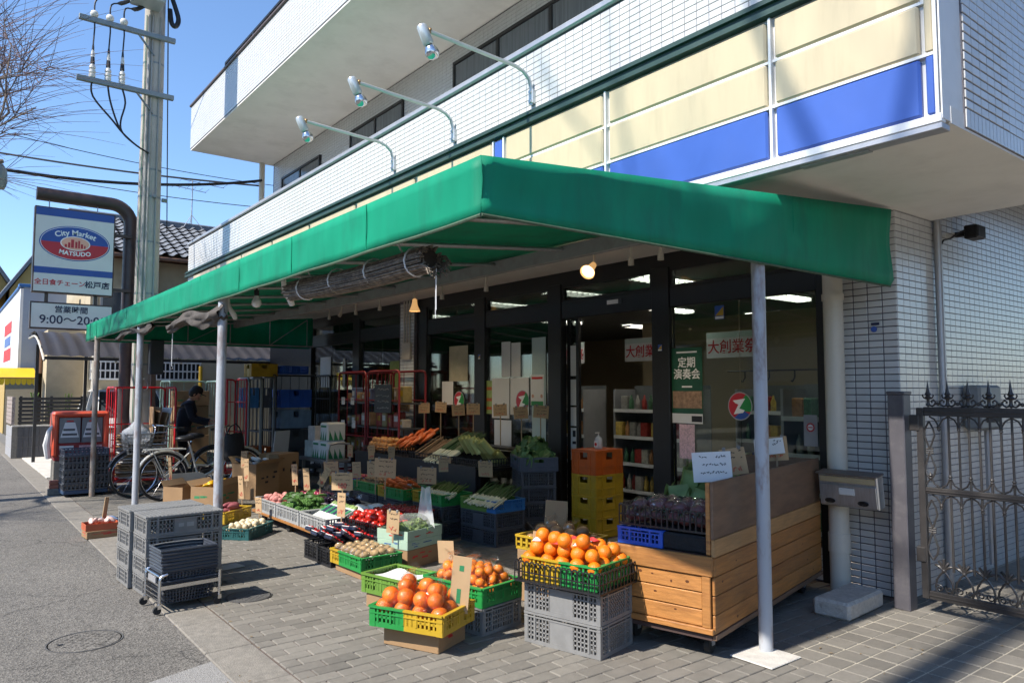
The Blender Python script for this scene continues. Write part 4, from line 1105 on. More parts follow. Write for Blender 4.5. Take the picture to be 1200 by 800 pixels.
# plain houses over the road and beyond the gate: unseen, added to cut skylight on the front and show in the shop windows
def plain_house(loc, sx, sy, h, m, label):
    t = thing('unseen_house', label, 'house', loc)
    MB().box(-sx/2, sx/2, -sy/2, sy/2, 0, h, 0.02).build('wall', m, t)
    MB().prism([(-sx/2-0.4, h), (sx/2+0.4, h), (0, h+1.5)], -sy/2-0.3, sy/2+0.3, 'xz').build('roof', m_kawara, t)
    for f in range(2):
        for k in range(3):
            y = -sy/2+sy*(k+0.5)/3
            w_ = MB().box(sx/2+0.001, sx/2+0.04, y-0.6, y+0.6, 0.9+2.1*f, 1.9+2.1*f, 0.01).build('window', m_alu, t)
            MB().box(sx/2+0.041, sx/2+0.05, y-0.54, y+0.54, 0.96+2.1*f, 1.84+2.1*f).build('pane', mat('dim window', (0.05, 0.06, 0.07), 0.1), w_)
m_hse = mat('pale house wall', (0.45, 0.43, 0.40), 0.9, 0.1, 2)
for i, (y, nm) in enumerate(((-9, 'behind the camera'), (1.5, 'straight across from the sign end'), (12, 'across from the far posts'), (23, 'across from the driveway'))):
    plain_house((-16.5, y, -0.03), 8, 8.6, 4.6, m_hse, 'pale two storey house added out of view over the road, '+nm)
plain_house((9.5, -8.0, -0.03), 12, 9, 6.5, m_hse, 'pale house added beyond the gate yard, outside the picture')

# ------------------------------------------------------------------ crates and cartons
def plastic(name, c, rough=0.45): return mat(name, c, rough, 0.10, 12, dirt=tuple(x*0.45+0.03 for x in c), dsc=7, damt=0.4)
m_cgrey = plastic('grey crate plastic', (0.212, 0.210, 0.204))
m_cdark = plastic('dark grey crate plastic', (0.075, 0.08, 0.09))
m_cgreen = plastic('green crate plastic', (0.016, 0.235, 0.048))
m_cyel = plastic('yellow crate plastic', (0.45, 0.285, 0.016))
m_cblue = plastic('blue crate plastic', (0.03, 0.16, 0.42))
m_cdblue = plastic('deep blue crate plastic', (0.02, 0.10, 0.50))
m_cteal = plastic('teal crate plastic', (0.015, 0.085, 0.085))
m_clime = plastic('lime crate plastic', (0.12, 0.24, 0.035))
m_corange = plastic('orange crate plastic', (0.50, 0.10, 0.012))
m_cblack = plastic('black crate plastic', (0.013, 0.013, 0.015))
m_cwht = plastic('pale grey crate plastic', (0.34, 0.34, 0.33))
m_cslate = plastic('slate crate plastic', (0.06, 0.075, 0.11))
m_carton = mat('brown carton', (0.31, 0.19, 0.095), 0.85, 0.08, 5, bump=0.1, bsc=40, dirt=(0.27, 0.17, 0.09), dsc=4, damt=0.4)
m_cartoni = mat('carton inside', (0.36, 0.235, 0.13), 0.9, 0.08, 5)
m_kraft = mat('kraft card', (0.44, 0.295, 0.16), 0.85, 0.07, 8, rand=0.10)
m_wood = mat('raw stick', (0.34, 0.23, 0.13), 0.8, 0.2, 8, stretch=(1, 1, 0.1))

class Fr:
    def __init__(s, x, y, z=0.0, yaw=0.0):
        s.x, s.y, s.z, s.a = x, y, z, R(yaw)
    def w(s, u, v, h=0.0):
        c, n = math.cos(s.a), math.sin(s.a)
        return (s.x+c*u-n*v, s.y+n*u+c*v, s.z+h)
    def up(s, h): return Fr(s.x, s.y, s.z+h, math.degrees(s.a))

_cm = {}
def crate_meshes(L, W, H, style, ms, split=None):
    key = (L, W, H, style, tuple(m.name for m in ms), split)
    if key in _cm: return _cm[key]
    b = MB(); rim = MB(); t = 0.006
    def col(x): return 1 if (split is not None and x > split*L) else 0
    def wall(axis, s, Lw, H0, H1):
        """one side: axis 'x' runs along the length at y=s*W/2"""
        def bx(u0, u1, z0, z1, th=t, out=0.0):
            if split is not None and axis == 'x' and u0 < split*L < u1:
                bx(u0, split*L, z0, z1, th, out); bx(split*L, u1, z0, z1, th, out); return
            if axis == 'x':
                b.mi = col((u0+u1)/2); p = s*(W/2)
                lo, hi = (p-th, p+out) if s > 0 else (p-out, p+th)
                b.box(u0, u1, lo, hi, z0, z1)
            else:
                b.mi = 1 if (split is not None and s > 0) else 0
                p = s*(L/2)
                lo, hi = (p-th, p+out) if s > 0 else (p-out, p+th)
                b.box(lo, hi, u0, u1, z0, z1)
        h = Lw/2
        if style == 'grid':
            bx(-h, h, H0, H0+0.022, 0.010, 0.002); bx(-h, h, H1-0.012, H1, 0.012, 0.006); bx(-h, h, H1-0.030, H1-0.022, 0.008, 0.004)
            for u in (-h+0.012, h-0.012): bx(u-0.012, u+0.012, H0+.022, H1-0.012, 0.012, 0.002)
            cw = 0.085 if Lw > 0.42 else 0.0
            regs = [(-h+0.024, -h+0.07), (-h+0.082, -cw), (cw, h-0.082), (h-0.07, h-0.024)] if cw else [(-h+0.024, -h+0.075), (-h+0.087, h-0.087), (h-0.075, h-0.024)]
            if cw: bx(-cw, cw, H0+0.022, H1-0.03)
            for u in (-h+0.076, h-0.076) if cw else (-h+0.081, h-0.081): bx(u-0.006, u+0.006, H0+.022, H1-.012, t, 0.005)
            for (a, c) in regs:
                n = max(1, int(round((c-a)/0.023)))
                for i in range(n+1):
                    u = a+(c-a)*i/n; bx(u-0.0042, u+0.0042, H0+0.022, H1-0.03)
                m = max(2, int(round((H1-H0-.05)/0.026)))
                for i in range(1, m):
                    z = H0+0.022+(H1-H0-0.052)*i/m; bx(a, c, z-0.0042, z+0.0042, t*0.9)
        elif style == 'slot':
            bx(-h, h, H0, H0+0.03); bx(-h, h, H1-0.010, H1, 0.014, 0.012); bx(-h, h, H1-0.042, H1-0.034, 0.006, 0.006)
            bx(-h*0.34, h*0.34, H0+0.03, H1-0.01)
            n = int(Lw/0.028)
            for i in range(n+1):
                u = -h+Lw*i/n; bx(max(-h, u-0.0065), min(h, u+0.0065), H0+0.03, H1-0.01, t, 0.004 if i % 3 == 0 else 0)
            bx(-h, -h*0.34, (H0+H1)/2-0.007, (H0+H1)/2+0.007); bx(h*0.34, h, (H0+H1)/2-0.007, (H0+H1)/2+0.007)
            for u in (-h+.02, h-.02): bx(u-0.02, u+0.02, H0, H1-0.01, 0.01, 0.003)
        elif style == 'solid':
            hz = H0+(H1-H0)*0.62
            bx(-h, h, H0, hz); bx(-h, -0.05, hz, H1-0.02); bx(0.05, h, hz, H1-0.02); bx(-h, h, H1-0.02, H1, 0.012, 0.008)
            for u in (-h+.012, -h*.5, h*.5, h-.012): bx(u-0.012, u+0.012, H0, H1-.02, t, 0.006)
            bx(-h, h, H0+(H1-H0)*.3, H0+(H1-H0)*.3+0.012, t, 0.005)
        elif style == 'wire':
            n = max(4, int(Lw/0.036)); bx(-h, h, H0, H0+0.012)
            for i in range(n+1):
                u = -h+Lw*i/n; bx(max(-h, u-0.0038), min(h, u+0.0038), H0+0.012, H1-0.014, 0.006)
                if i < n:
                    w2 = Lw/n
                    bx(u, u+w2*0.25, H1-0.016, H1-0.007, 0.006); bx(u+w2*0.2, u+w2*0.8, H1-0.009, H1, 0.006); bx(u+w2*0.75, u+w2, H1-0.016, H1-0.007, 0.006)
            bx(-h, h, H0+(H1-H0)*.46, H0+(H1-H0)*.46+0.006, 0.008)
        elif style == 'low':
            bx(-h, h, H0, H0+0.02); bx(-h, h, H1-0.014, H1, 0.012, 0.010)
            n = int(Lw/0.05)
            for i in range(n+1):
                u = -h+Lw*i/n; bx(max(-h, u-0.010), min(h, u+0.010), H0+0.02, H1-0.014, t, 0.004)
            bx(-h, h, (H0+H1)/2-0.006, (H0+H1)/2+0.006)
    for s in (-1, 1):
        wall('x', s, L, 0.0, H); wall('y', s, W-0.001, 0.0002, H-0.0002)
    b.mi = 0
    if split is not None:
        b.box(-L/2+.003, split*L, -W/2+.003, W/2-.003, 0.006, 0.012); b.mi = 1; b.box(split*L, L/2-.003, -W/2+.003, W/2-.003, 0.006, 0.012)
    else: b.box(-L/2+.003, L/2-.003, -W/2+.003, W/2-.003, 0.006, 0.012)
    me = b.mesh('crate_body', list(ms))
    _cm[key] = me
    return me

def crate(fr, L, W, H, style, ms, label, group=None, split=None, name='produce_crate', mark=None, cat='crate', lid=False):
    if not isinstance(ms, (list, tuple)): ms = [ms]
    t = thing(name, label, cat, (fr.x, fr.y, fr.z), fr.a, group)
    link('body', crate_meshes(L, W, H, style, ms, split), t)
    if mark:
        for s in (1,):
            k = MB().box(-0.05, -0.012, -W/2-0.0012, -W/2-0.0002, H*0.38, H*0.56).box(0.01, 0.06, -W/2-0.0012, -W/2-0.0002, H*0.36, H*0.58)
            k.build('stamp', mark, t, kind='stuff')
    if lid:
        b = MB()
        n = int(L/0.028); m = int(W/0.028)
        for i in range(n+1): b.box(-L/2+L*i/n-0.008, -L/2+L*i/n+0.008, -W/2, W/2, H-0.006, H+0.006)
        for i in range(m+1): b.box(-L/2, L/2, -W/2+W*i/m-0.008, -W/2+W*i/m+0.008, H-0.003, H+0.003)
        b.build('lattice_base', ms[0], t)
    return t

def carton(fr, L, W, H, label, m=None, open_top=False, flaps=True, group=None, print_m=None, name='cardboard_box', tape=True):
    m = m or m_carton
    t = thing(name, label, 'box', (fr.x, fr.y, fr.z), fr.a, group)
    if open_top:
        b = MB(); k = 0.006
        b.box(-L/2, L/2, -W/2, -W/2+k, 0, H).box(-L/2, L/2, W/2-k, W/2, 0, H).box(-L/2, -L/2+k, -W/2+k, W/2-k, 0, H).box(L/2-k, L/2, -W/2+k, W/2-k, 0, H).box(-L/2+k, L/2-k, -W/2+k, W/2-k, 0, k)
        b.build('walls', m, t)
        if flaps:
            for s in (-1, 1):
                q = rnd.uniform(0.5, 1.2)
                MB().add([(-L/2, s*W/2, H), (L/2, s*W/2, H), (L/2-.01, s*(W/2+W*.3*math.cos(q)), H+W*.3*math.sin(q)), (-L/2+.01, s*(W/2+W*.3*math.cos(q)), H+W*.3*math.sin(q))], [(0,1,2,3)]).build('flap', m_cartoni, t)
    else:
        MB().box(-L/2, L/2, -W/2, W/2, 0.0, H, 0.004).build('body', m, t)
        if tape: MB().box(-L/2-.0008, L/2+.0008, -0.025, 0.025, H-0.05, H+0.0008).build('tape', mat('parcel tape', (0.40, 0.29, 0.17), 0.3), t)
    if print_m:
        q = MB()
        for i in range(5):
            u = rnd.uniform(-L*.4, L*.25); z = rnd.uniform(H*.25, H*.7)
            q.box(u, u+rnd.uniform(.03, .10), -W/2-0.001, -W/2-0.0002, z, z+H*rnd.uniform(.04, .10))
        for i in range(3):
            v = rnd.uniform(-W*.35, W*.15); z = rnd.uniform(H*.3, H*.7)
            q.box(L/2+0.0002, L/2+0.001, v, v+rnd.uniform(.03, .08), z, z+H*rnd.uniform(.05, .12))
            q.box(-L/2-0.001, -L/2-0.0002, v, v+rnd.uniform(.03, .08), z, z+H*rnd.uniform(.05, .12))
        q.build('print', print_m, t, kind='stuff')
    return t

def price_card(x, y, z, label, w=0.14, h=0.11, yaw=0.0, tilt=0.0, roll=0.0, stick=0.25, price=None, m=None, tall=False, white=False, plain=False):
    """card on a stick; yaw 0 faces -x (the street), turned a little to the viewer"""
    if not white and not plain: w *= 1.12; h *= 1.12
    t = thing('price_card', label, 'price card', (x, y, z), 0, 'price cards in the produce')
    t.rotation_euler = (0, 0, R(yaw))
    b = MB(); b.M = Matrix.Translation((0, 0, stick)) @ Matrix.Rotation(R(roll), 4, 'X') @ Matrix.Rotation(R(tilt), 4, 'Y')
    b.box(-0.002, 0.002, -w/2, w/2, 0, h)
    c = b.build('card', m or (m_paper if white else m_kraft), t)
    if stick > 0.02: MB().box(0.003, 0.008, -0.006, 0.006, -0.02, stick+h*0.6).build('stick', m_wood if not tall else m_paper, t)
    if plain:
        if plain < 2: return t
        k = MB(); k.M = b.M
        k.box(-0.0032, -0.0022, -w*.12, w*.12, h*.74, h*.84).box(-0.0032, -0.0022, -w*.05, w*.16, h*.16, h*.42)
        k.build('green_mark', m_green_txt, t, kind='stuff')
        return t
    ink = MB(); ink.M = b.M
    n = 3 if w > h else 2
    for r in range(n):
        zz = h*(0.85-0.27*r) if w > h else h*(0.85-0.2*r)
        v = -w*0.36
        while v < w*0.3:
            l = rnd.uniform(0.006, 0.016)
            if rnd.random() < 0.8: ink.tube([(-0.003, v, zz+rnd.uniform(-.008, .008)), (-0.003, v+l*.5, zz+rnd.uniform(-.01, .01)), (-0.003, v+l, zz+rnd.uniform(-.008, .008))], 0.0028, 3)
            v += l+rnd.uniform(0.002, 0.009)
    ink.build('handwriting', m_blk_txt, t, kind='stuff')
    pr = MB(); pr.M = b.M
    if price:
        o = text('price', price, h*0.42, m_red_txt, t, (0, 0, 0), (0, 0, 0), 0.01, ext=0.0006)
        o.matrix_local = b.M @ Matrix.Translation((-0.0032, 0.0, h*0.24)) @ Matrix(((0,0,-1,0),(-1,0,0,0),(0,1,0,0),(0,0,0,1)))
    elif not white:
        for k in range(3):
            cy = -w*0.2+k*w*0.2; rr = h*0.11
            pr.tube([(-0.003, cy-rr*.5, h*0.2+rr*rnd.uniform(-.8, .8)), (-0.003, cy-rr*.1, h*0.2+rr*rnd.uniform(-1, 1)), (-0.003, cy+rr*.3, h*0.2+rr*rnd.uniform(-1, 1)), (-0.003, cy+rr*.6, h*0.2+rr*rnd.uniform(-.8, .8))], 0.0028, 3)
        pr.build('price', m_red_txt, t, kind='stuff')
    if not white and w > 0.12:
        for v in (-w*.3, w*.3):
            k = MB(); k.M = b.M
            k.box(-0.008, 0.008, v-0.010, v+0.010, h-0.012, h+0.012, 0.003); k.build('clip', m_cgrey, t)
    return t

# ------------------------------------------------------------------ produce: shapes shared between alike pieces
m_orange = mat('orange skin', (0.74, 0.172, 0.004), 0.42, 0.10, 30, bump=0.35, bsc=150, rand=0.16)
m_navel = mat('deep orange skin', (0.74, 0.140, 0.004), 0.42, 0.10, 30, bump=0.35, bsc=150, rand=0.14)
m_mand = mat('mandarin skin', (0.74, 0.185, 0.005), 0.42, 0.08, 30, bump=0.25, bsc=150, rand=0.12)
m_tomato = mat('tomato skin', (0.48, 0.024, 0.014), 0.2, 0.08, 8, rand=0.15)
m_potato = mat('potato skin', (0.36, 0.235, 0.11), 0.8, 0.14, 20, bump=0.3, bsc=60, rand=0.12)
m_onion = mat('onion skin', (0.55, 0.25, 0.07), 0.4, 0.18, 9, rand=0.15)
m_garlic = mat('pale onion skin', (0.66, 0.55, 0.36), 0.5, 0.12, 12, rand=0.12)
m_sweet = mat('sweet potato skin', (0.28, 0.075, 0.085), 0.7, 0.2, 20, rand=0.15)
m_leafg = mat('leaf green', (0.045, 0.115, 0.016), 0.55, 0.25, 14, rand=0.2, trl=0.15)
m_leafp = mat('pale leaf green', (0.26, 0.36, 0.12), 0.55, 0.2, 10, rand=0.15, trl=0.15)
m_leafd = mat('dark leaf green', (0.02, 0.07, 0.015), 0.5, 0.25, 14, rand=0.2)
m_carrot = mat('carrot orange', (0.60, 0.12, 0.02), 0.45, 0.1, 20, rand=0.12)
m_leek = mat('leek white', (0.62, 0.62, 0.45), 0.4, 0.1, 12, rand=0.1)
m_burd = mat('burdock brown', (0.22, 0.14, 0.08), 0.8, 0.2, 30, rand=0.15)
m_purple = mat('purple potato skin', (0.13, 0.045, 0.045), 0.55, 0.3, 14, rand=0.2)
m_straw = mat('strawberry red', (0.55, 0.02, 0.02), 0.3, 0.1, 30)
m_bag = film('clear bag film', (1, 1, 1), 0.008, 0.05, 30, 0.30)
m_bagm = film('milky bag film', (1, 1, 1), 0.42, 0.25, 22, 0.5)
m_bagl = film('thin bag film', (1, 1, 1), 0.10, 0.15, 26, 0.5)
def fruit_mesh(nm, m, r, sq=(1, 1, .9), dimple=True, noise=0.02):
    b = MB().ball((0, 0, 0), r, 14, 9, sq, noise)
    if dimple: b.v[-1] = (0, 0, r*sq[2]*0.90)
    return b.mesh(nm, m, 70)
def fruit(nm, me, loc, label, cat, group, s=1.0, rot=None):
    o = link(nm, me, None, loc, label=label, cat=cat, group=group, rot=rot or (rnd.uniform(-.8, .8), rnd.uniform(-.8, .8), rnd.uniform(0, 6)))
    o.scale = (s, s, s)
    return o
def heap(fr, L, W, d, layers, jit=0.12, drop=1):
    """positions of round pieces heaped in a tray"""
    out = []
    for k in range(layers):
        l = L-k*d*1.1*drop; w_ = W-k*d*1.1*drop
        n = max(1, int(l/d)); m = max(1, int(w_/d))
        for i in range(n):
            for j in range(m):
                u = (-l/2+d/2+(l-d)*(i/(n-1) if n > 1 else .5)); v = (-w_/2+d/2+(w_-d)*(j/(m-1) if m > 1 else .5))
                out.append(fr.w(u+rnd.uniform(-jit, jit)*d, v+rnd.uniform(-jit, jit)*d, k*d*0.68+d/2+rnd.uniform(-.06, .06)*d))
    return out
def film_bag(fr, c, rx, ry, rz, label, m=None, neck=True, group=None, cat='bag', name='plastic_bag'):
    q = MB()
    ph = [rnd.random()*6 for _ in range(8)]
    n, k = 26, 14
    vs = []
    for i in range(k+1):
        t = PI*(i/k)
        for j in range(n):
            a = 2*PI*j/n
            rr = 1+0.06*math.sin(5*a+ph[0]+i*.5)+0.05*math.sin(9*a+ph[1]-i)+0.04*math.sin(3*a+ph[2])
            s_ = math.sin(t)**0.75 if 0 < i < k else 0.02
            zz = -math.cos(t)*rz
            if neck and i > k-4: zz += (i-(k-4))*rz*0.16; s_ *= 0.75
            vs.append((rx*rr*s_*math.cos(a), ry*rr*s_*math.sin(a), zz))
    fs = [(i*n+j, i*n+(j+1) % n, (i+1)*n+(j+1) % n, (i+1)*n+j) for i in range(k) for j in range(n)]
    q.add(vs, fs)
    loc = fr.w(*c)
    return q.build(name, m or m_bag, None, 80, loc, fr.a, label=label, cat=cat, group=group)

def drape(fr, pts, r, label, group=None, m=None, tuft=True, lift=0.006, name='plastic_bag', cat='bag'):
    """clear film lying over the fruit it holds"""
    c, n = math.cos(-fr.a), math.sin(-fr.a)
    loc = [((p[0]-fr.x)*c-(p[1]-fr.y)*n, (p[0]-fr.x)*n+(p[1]-fr.y)*c, p[2]-fr.z) for p in pts]
    u0 = min(p[0] for p in loc)-r*1.05; u1 = max(p[0] for p in loc)+r*1.05
    v0 = min(p[1] for p in loc)-r*1.05; v1 = max(p[1] for p in loc)+r*1.05
    base = min(p[2] for p in loc)
    nu, nv = 26, 22
    Z = [[base]*(nv+1) for _ in range(nu+1)]
    for i in range(nu+1):
        for j in range(nv+1):
            u = u0+(u1-u0)*i/nu; v = v0+(v1-v0)*j/nv
            for p in loc:
                d2 = (u-p[0])**2+(v-p[1])**2
                if d2 < r*r: Z[i][j] = max(Z[i][j], p[2]+math.sqrt(r*r-d2))
    W_ = [row[:] for row in Z]
    for i in range(1, nu):
        for j in range(1, nv):
            W_[i][j] = max(Z[i][j], 0.25*(Z[i-1][j]+Z[i+1][j]+Z[i][j-1]+Z[i][j+1]))
    ph = rnd.random()*6
    b = MB()
    def fn(a, b_):
        i, j = int(round(a*nu)), int(round(b_*nv))
        return (u0+(u1-u0)*a, v0+(v1-v0)*b_, W_[i][j]+lift+0.003*math.sin(31*a+ph)*math.sin(27*b_+ph))
    b.grid(fn, nu, nv)
    if tuft:
        cu, cv = (u0+u1)/2+rnd.uniform(-.03, .03), (v0+v1)/2+rnd.uniform(-.03, .03)
        zt = max(W_[nu//2])
        b.grid(lambda a, t: (cu+(0.028-0.05*t+0.085*t*t)*math.cos(2*PI*a)*(1+.3*math.sin(10*PI*a)), cv+(0.028-0.05*t+0.085*t*t)*math.sin(2*PI*a)*(1+.3*math.sin(8*PI*a)), zt-0.005+0.06*t+.012*math.sin(6*PI*a)*t), 18, 5)
    return b.build(name, m or m_bag, None, 80, (fr.x, fr.y, fr.z), fr.a, label=label, cat=cat, group=group)

# ------------------------------------------------------------------ grey crate stack and the cart of shopping baskets by the kerb
for col_, (xc, yc) in enumerate(((1.515, 6.12), (1.47, 6.50))):
    for k in range(4):
        f = Fr(xc+rnd.uniform(-.006, .006), yc, 0.002+k*0.143, 3+rnd.uniform(-.8, .8))
        crate(f, 0.54, 0.345, 0.141, 'grid', m_cgrey, 'empty grey crate by the kerb, '+['bottom', 'second from bottom', 'third from bottom', 'top, upside down'][k]+' of the '+['nearer', 'farther'][col_]+' stack', 'grey crates stacked by the kerb', mark=m_cwht if col_ == 0 else None, lid=(k == 3))
BC = thing('basket_trolley', 'chrome wheeled trolley holding the stack of shopping baskets', 'trolley', (1.43, 5.63, 0), R(4))
fr_ = MB()
for s in (-1, 1):
    fr_.tube([(-0.20, s*0.155, 0.06), (-0.20, s*0.155, 0.22), (-0.19, s*0.155, 0.245), (-0.15, s*0.155, 0.255)], 0.010, 8)
    fr_.tube([(0.20, s*0.155, 0.04), (0.20, s*0.155, 0.235)], 0.010, 8)
    fr_.box(-0.20, 0.20, s*0.155-0.004, s*0.155+0.004, 0.155, 0.18)
for x in (-0.20, 0.20): fr_.box(x-0.004, x+0.004, -0.155, 0.155, 0.18, 0.195)
fr_.tube([(-0.2, -0.155, 0.245), (-0.2, 0.155, 0.245)], 0.009, 8)
fr_.build('frame', m_chrome, BC, 50)
for z in (0.08, 0.11, 0.14): MB().box(-0.204, -0.198, -0.15, 0.15, z-0.004, z+0.004).build('end_wire', m_chrome, BC)
MB().box(-0.212, -0.205, -0.10, 0.06, 0.195, 0.235).build('name_plate', m_alu, BC)
for (x, y) in ((-0.2, -0.155), (-0.2, 0.155), (0.2, -0.155), (0.2, 0.155)):
    c = MB().box(x-0.012, x+0.012, y-0.014, y+0.014, 0.035, 0.065).build('caster', m_chrome, BC)
    MB().cyl((x-0.012, y-0.010, 0.026), (x-0.012, y+0.010, 0.026), 0.026, n=14).build('wheel', m_rubber, c, 40)
def basket_mesh():
    b = MB(); L0, W0, L1, W1, H = 0.31, 0.215, 0.37, 0.27, 0.150
    def P(t, sx, sy): return (sx*(L0+(L1-L0)*t)/2, sy*(W0+(W1-W0)*t)/2, H*t)
    b.tube([P(1, -1, -1), P(1, 1, -1), P(1, 1, 1), P(1, -1, 1)], 0.010, 6, closed=True)
    b.tube([P(0.9, -1, -1), P(0.9, 1, -1), P(0.9, 1, 1), P(0.9, -1, 1)], 0.008, 4, closed=True)
    for t in (0.02, 0.16, 0.31, 0.46, 0.61, 0.76): b.tube([P(t, -1, -1), P(t, 1, -1), P(t, 1, 1), P(t, -1, 1)], 0.0045, 4, closed=True)
    for i in range(17):
        for s in (-1, 1):
            u = -1+2*i/16
            b.bar(P(0, u, s), P(0.95, u, s), 0.009, 0.004)
    for i in range(12):
        for s in (-1, 1):
            u = -1+2*i/11
            b.bar(P(0, s, u), P(0.95, s, u), 0.009, 0.004)
    b.box(-L0/2, L0/2, -W0/2, W0/2, 0, 0.005)
    return b.mesh('basket', mat('navy grey basket plastic', (0.045, 0.052, 0.068), 0.4, 0.12, 10))
bm_ = basket_mesh()
for k in range(8):
    t = thing('shopping_basket', 'dark grey shopping basket, '+(['lowest in the trolley', 'second from the bottom', 'third from the bottom', 'fourth from the bottom', 'fourth from the top', 'third from the top', 'second from the top', 'topmost'][k])+' of the stack', 'basket', (1.435+rnd.uniform(-.004, .004), 5.64, 0.045+(0.0 if k == 0 else 0.075)+max(0, k-1)*0.0225), R(4+rnd.uniform(-1.2, 1.2)), 'shopping baskets in the trolley')
    link('body', bm_, t)
    MB().tube([(-0.17, 0.12, 0.152), (-0.1, 0.128, 0.157), (0.1, 0.128, 0.157), (0.17, 0.12, 0.152)], 0.005, 5).build('handle', m_cgrey, t, 40)

# small red and brown fruit boxes by the far kerb
carton(Fr(1.40, 8.72, 0.0, 4), 0.30, 0.22, 0.075, 'small brown carton under the red tray by the kerb', print_m=m_red_txt, tape=False)
carton(Fr(1.40, 8.73, 0.076, 2), 0.31, 0.23, 0.065, 'small red tray of goods on a carton by the kerb', m=mat('red orange tray', (0.45, 0.10, 0.04), 0.6, .1), open_top=True, flaps=False)
for i in range(5): fruit('snack_pack', fruit_mesh('snack_pack', mat('pink white pack', (0.7, 0.48, 0.42), 0.3, 0.3, 30), 0.04, (1.3, .7, .5), False, .1), (1.31+i*0.045, 8.70+rnd.uniform(-.04, .04), 0.165), 'crumpled snack pack in the small red tray', 'pack', 'packs in the small red tray')
MB().box(-0.02, 0.02, -0.006, 0.006, 0, 0.30).build('wood_stake', m_wood, None, loc=(1.44, 8.85, 0.08), rot=(R(4), R(5), 0.3), label='thin wooden stake standing in the small red tray', cat='stake')
carton(Fr(1.62, 9.18, 0.0, 8), 0.34, 0.26, 0.09, 'dark blue tray of packs behind the small red tray', m=mat('navy tray', (0.05, 0.07, 0.13), 0.5), open_top=True, flaps=False)
for i in range(6): fruit('snack_pack', fruit_mesh('snack_pack', mat('blue silver pack', (0.16, 0.22, 0.34), 0.25, 0.4, 30), 0.045, (1.3, .8, .5), False, .1), (1.50+(i % 3)*0.1, 9.12+(i//3)*0.12, 0.09), 'crumpled blue pack in the dark tray by the kerb', 'pack', 'packs in the dark blue tray')

# ------------------------------------------------------------------ far end: display cabinet, crates on a dolly, red cage
m_rorange = mat('faded red plastic', (0.62, 0.085, 0.04), 0.45, 0.08, 5, dirt=(0.66, 0.22, 0.14), dsc=4, damt=0.5)
DC = thing('display_cabinet', 'faded red display cabinet with two grey windows beside the driveway', 'cabinet', (1.40, 12.75, 0), R(-2))
MB().box(0.0, 0.66, 0.0, 0.42, 0.0, 0.46, 0.01).build('base', m_conc, DC)
MB().box(0.0, 0.66, 0.0, 0.42, 0.461, 0.72, 0.01).build('lower_panel', MATS.get('dark red panel') or mat('dark red panel', (0.25, 0.02, 0.02), 0.5), DC)
MB().box(-0.03, 0.05, -0.03, 0.45, 0.52, 1.16, 0.025).build('side_panel', m_rorange, DC)
MB().box(0.63, 0.71, -0.03, 0.45, 0.52, 1.16, 0.025).build('side_panel', m_rorange, DC)
MB().box(-0.03, 0.71, -0.035, 0.45, 1.10, 1.18, 0.03).build('hood', m_rorange, DC)
MB().box(0.05, 0.63, 0.20, 0.44, 0.52, 1.10).build('back_panel', mat('dark red panel', (0.25, 0.02, 0.02), 0.5), DC)
for i in range(2):
    x0 = 0.06+i*0.29
    w_ = MB().box(x0, x0+0.27, 0.0, 0.01, 0.72, 1.09).build('window', mat('grey display window', (0.17, 0.18, 0.19), 0.3), DC)
    MB().add([(x0+0.07, -0.004, 1.02), (x0+0.20, -0.004, 1.02), (x0+0.255, -0.004, 0.80), (x0+0.015, -0.004, 0.80)], [(0,1,2,3)]).build('display_sheet', m_paper, w_)
    MB().box(x0+.09, x0+.18, -0.007, -0.005, 1.03, 1.05).build('red_caption', m_red_txt, w_)
    MB().box(x0+.05, x0+.2, -0.007, -0.005, 0.90, 0.93).box(x0+.04, x0+.23, -0.007, -0.005, 0.83, 0.86).build('grey_caption', m_cdblue if False else m_cdark, w_, kind='stuff')
MB().box(0.07, 0.25, -0.006, 0.0, 0.62, 0.68).build('label_plate', m_paper, DC)
MB().box(0.32, 0.62, -0.006, 0.0, 0.55, 0.68).build('flower_decal', mat('flower decal', (0.55, 0.35, 0.36), 0.5, 0.5, 40), DC)
MB().box(-0.075, 0.10, -0.28, 0.1, 0.0, 0.09, 0.006).build('concrete_foot', m_conc, DC)
for z in (0.092, 0.15): MB().box(-0.055, 0.06, -0.27, -0.17, z, z+0.055, 0.006).build('brick', mat('red brick', (0.33, 0.12, 0.075), 0.85), DC)
MB().tube([(-0.06, 0.1, 0.5), (-0.09, 0.05, 0.7), (-0.07, 0.0, 0.9), (-0.03, 0.0, 0.98)], [0.04, 0.05, 0.03, 0.015], 8).build('wrapped_bag', m_paper, DC, 40)
DL = thing('crate_dolly', 'low blue dolly under the stack of flat dark crates', 'dolly', (1.73, 12.28, 0), R(2))
MB().box(-0.28, 0.28, -0.19, 0.19, 0.04, 0.09, 0.006).build('deck', mat('navy dolly', (0.03, 0.06, 0.12), .5), DL)
for x in (-.23, .23):
    for y in (-.15, .15): MB().cyl((x, y-.012, 0.022), (x, y+.012, 0.022), 0.022, n=10).build('wheel', m_rubber, DL)
for k in range(6):
    crate(Fr(1.73+rnd.uniform(-.008, .008), 12.28, 0.092+k*0.096, 2+rnd.uniform(-1, 1)), 0.56, 0.38, 0.094, 'low', m_cdark if k != 5 else m_cslate, 'flat dark crate on the blue dolly, '+['bottom', 'second', 'third', 'fourth', 'fifth', 'sixth and topmost'][k]+(' of six' if k in (0, 5) else ' from the bottom'), 'flat crates on the blue dolly')

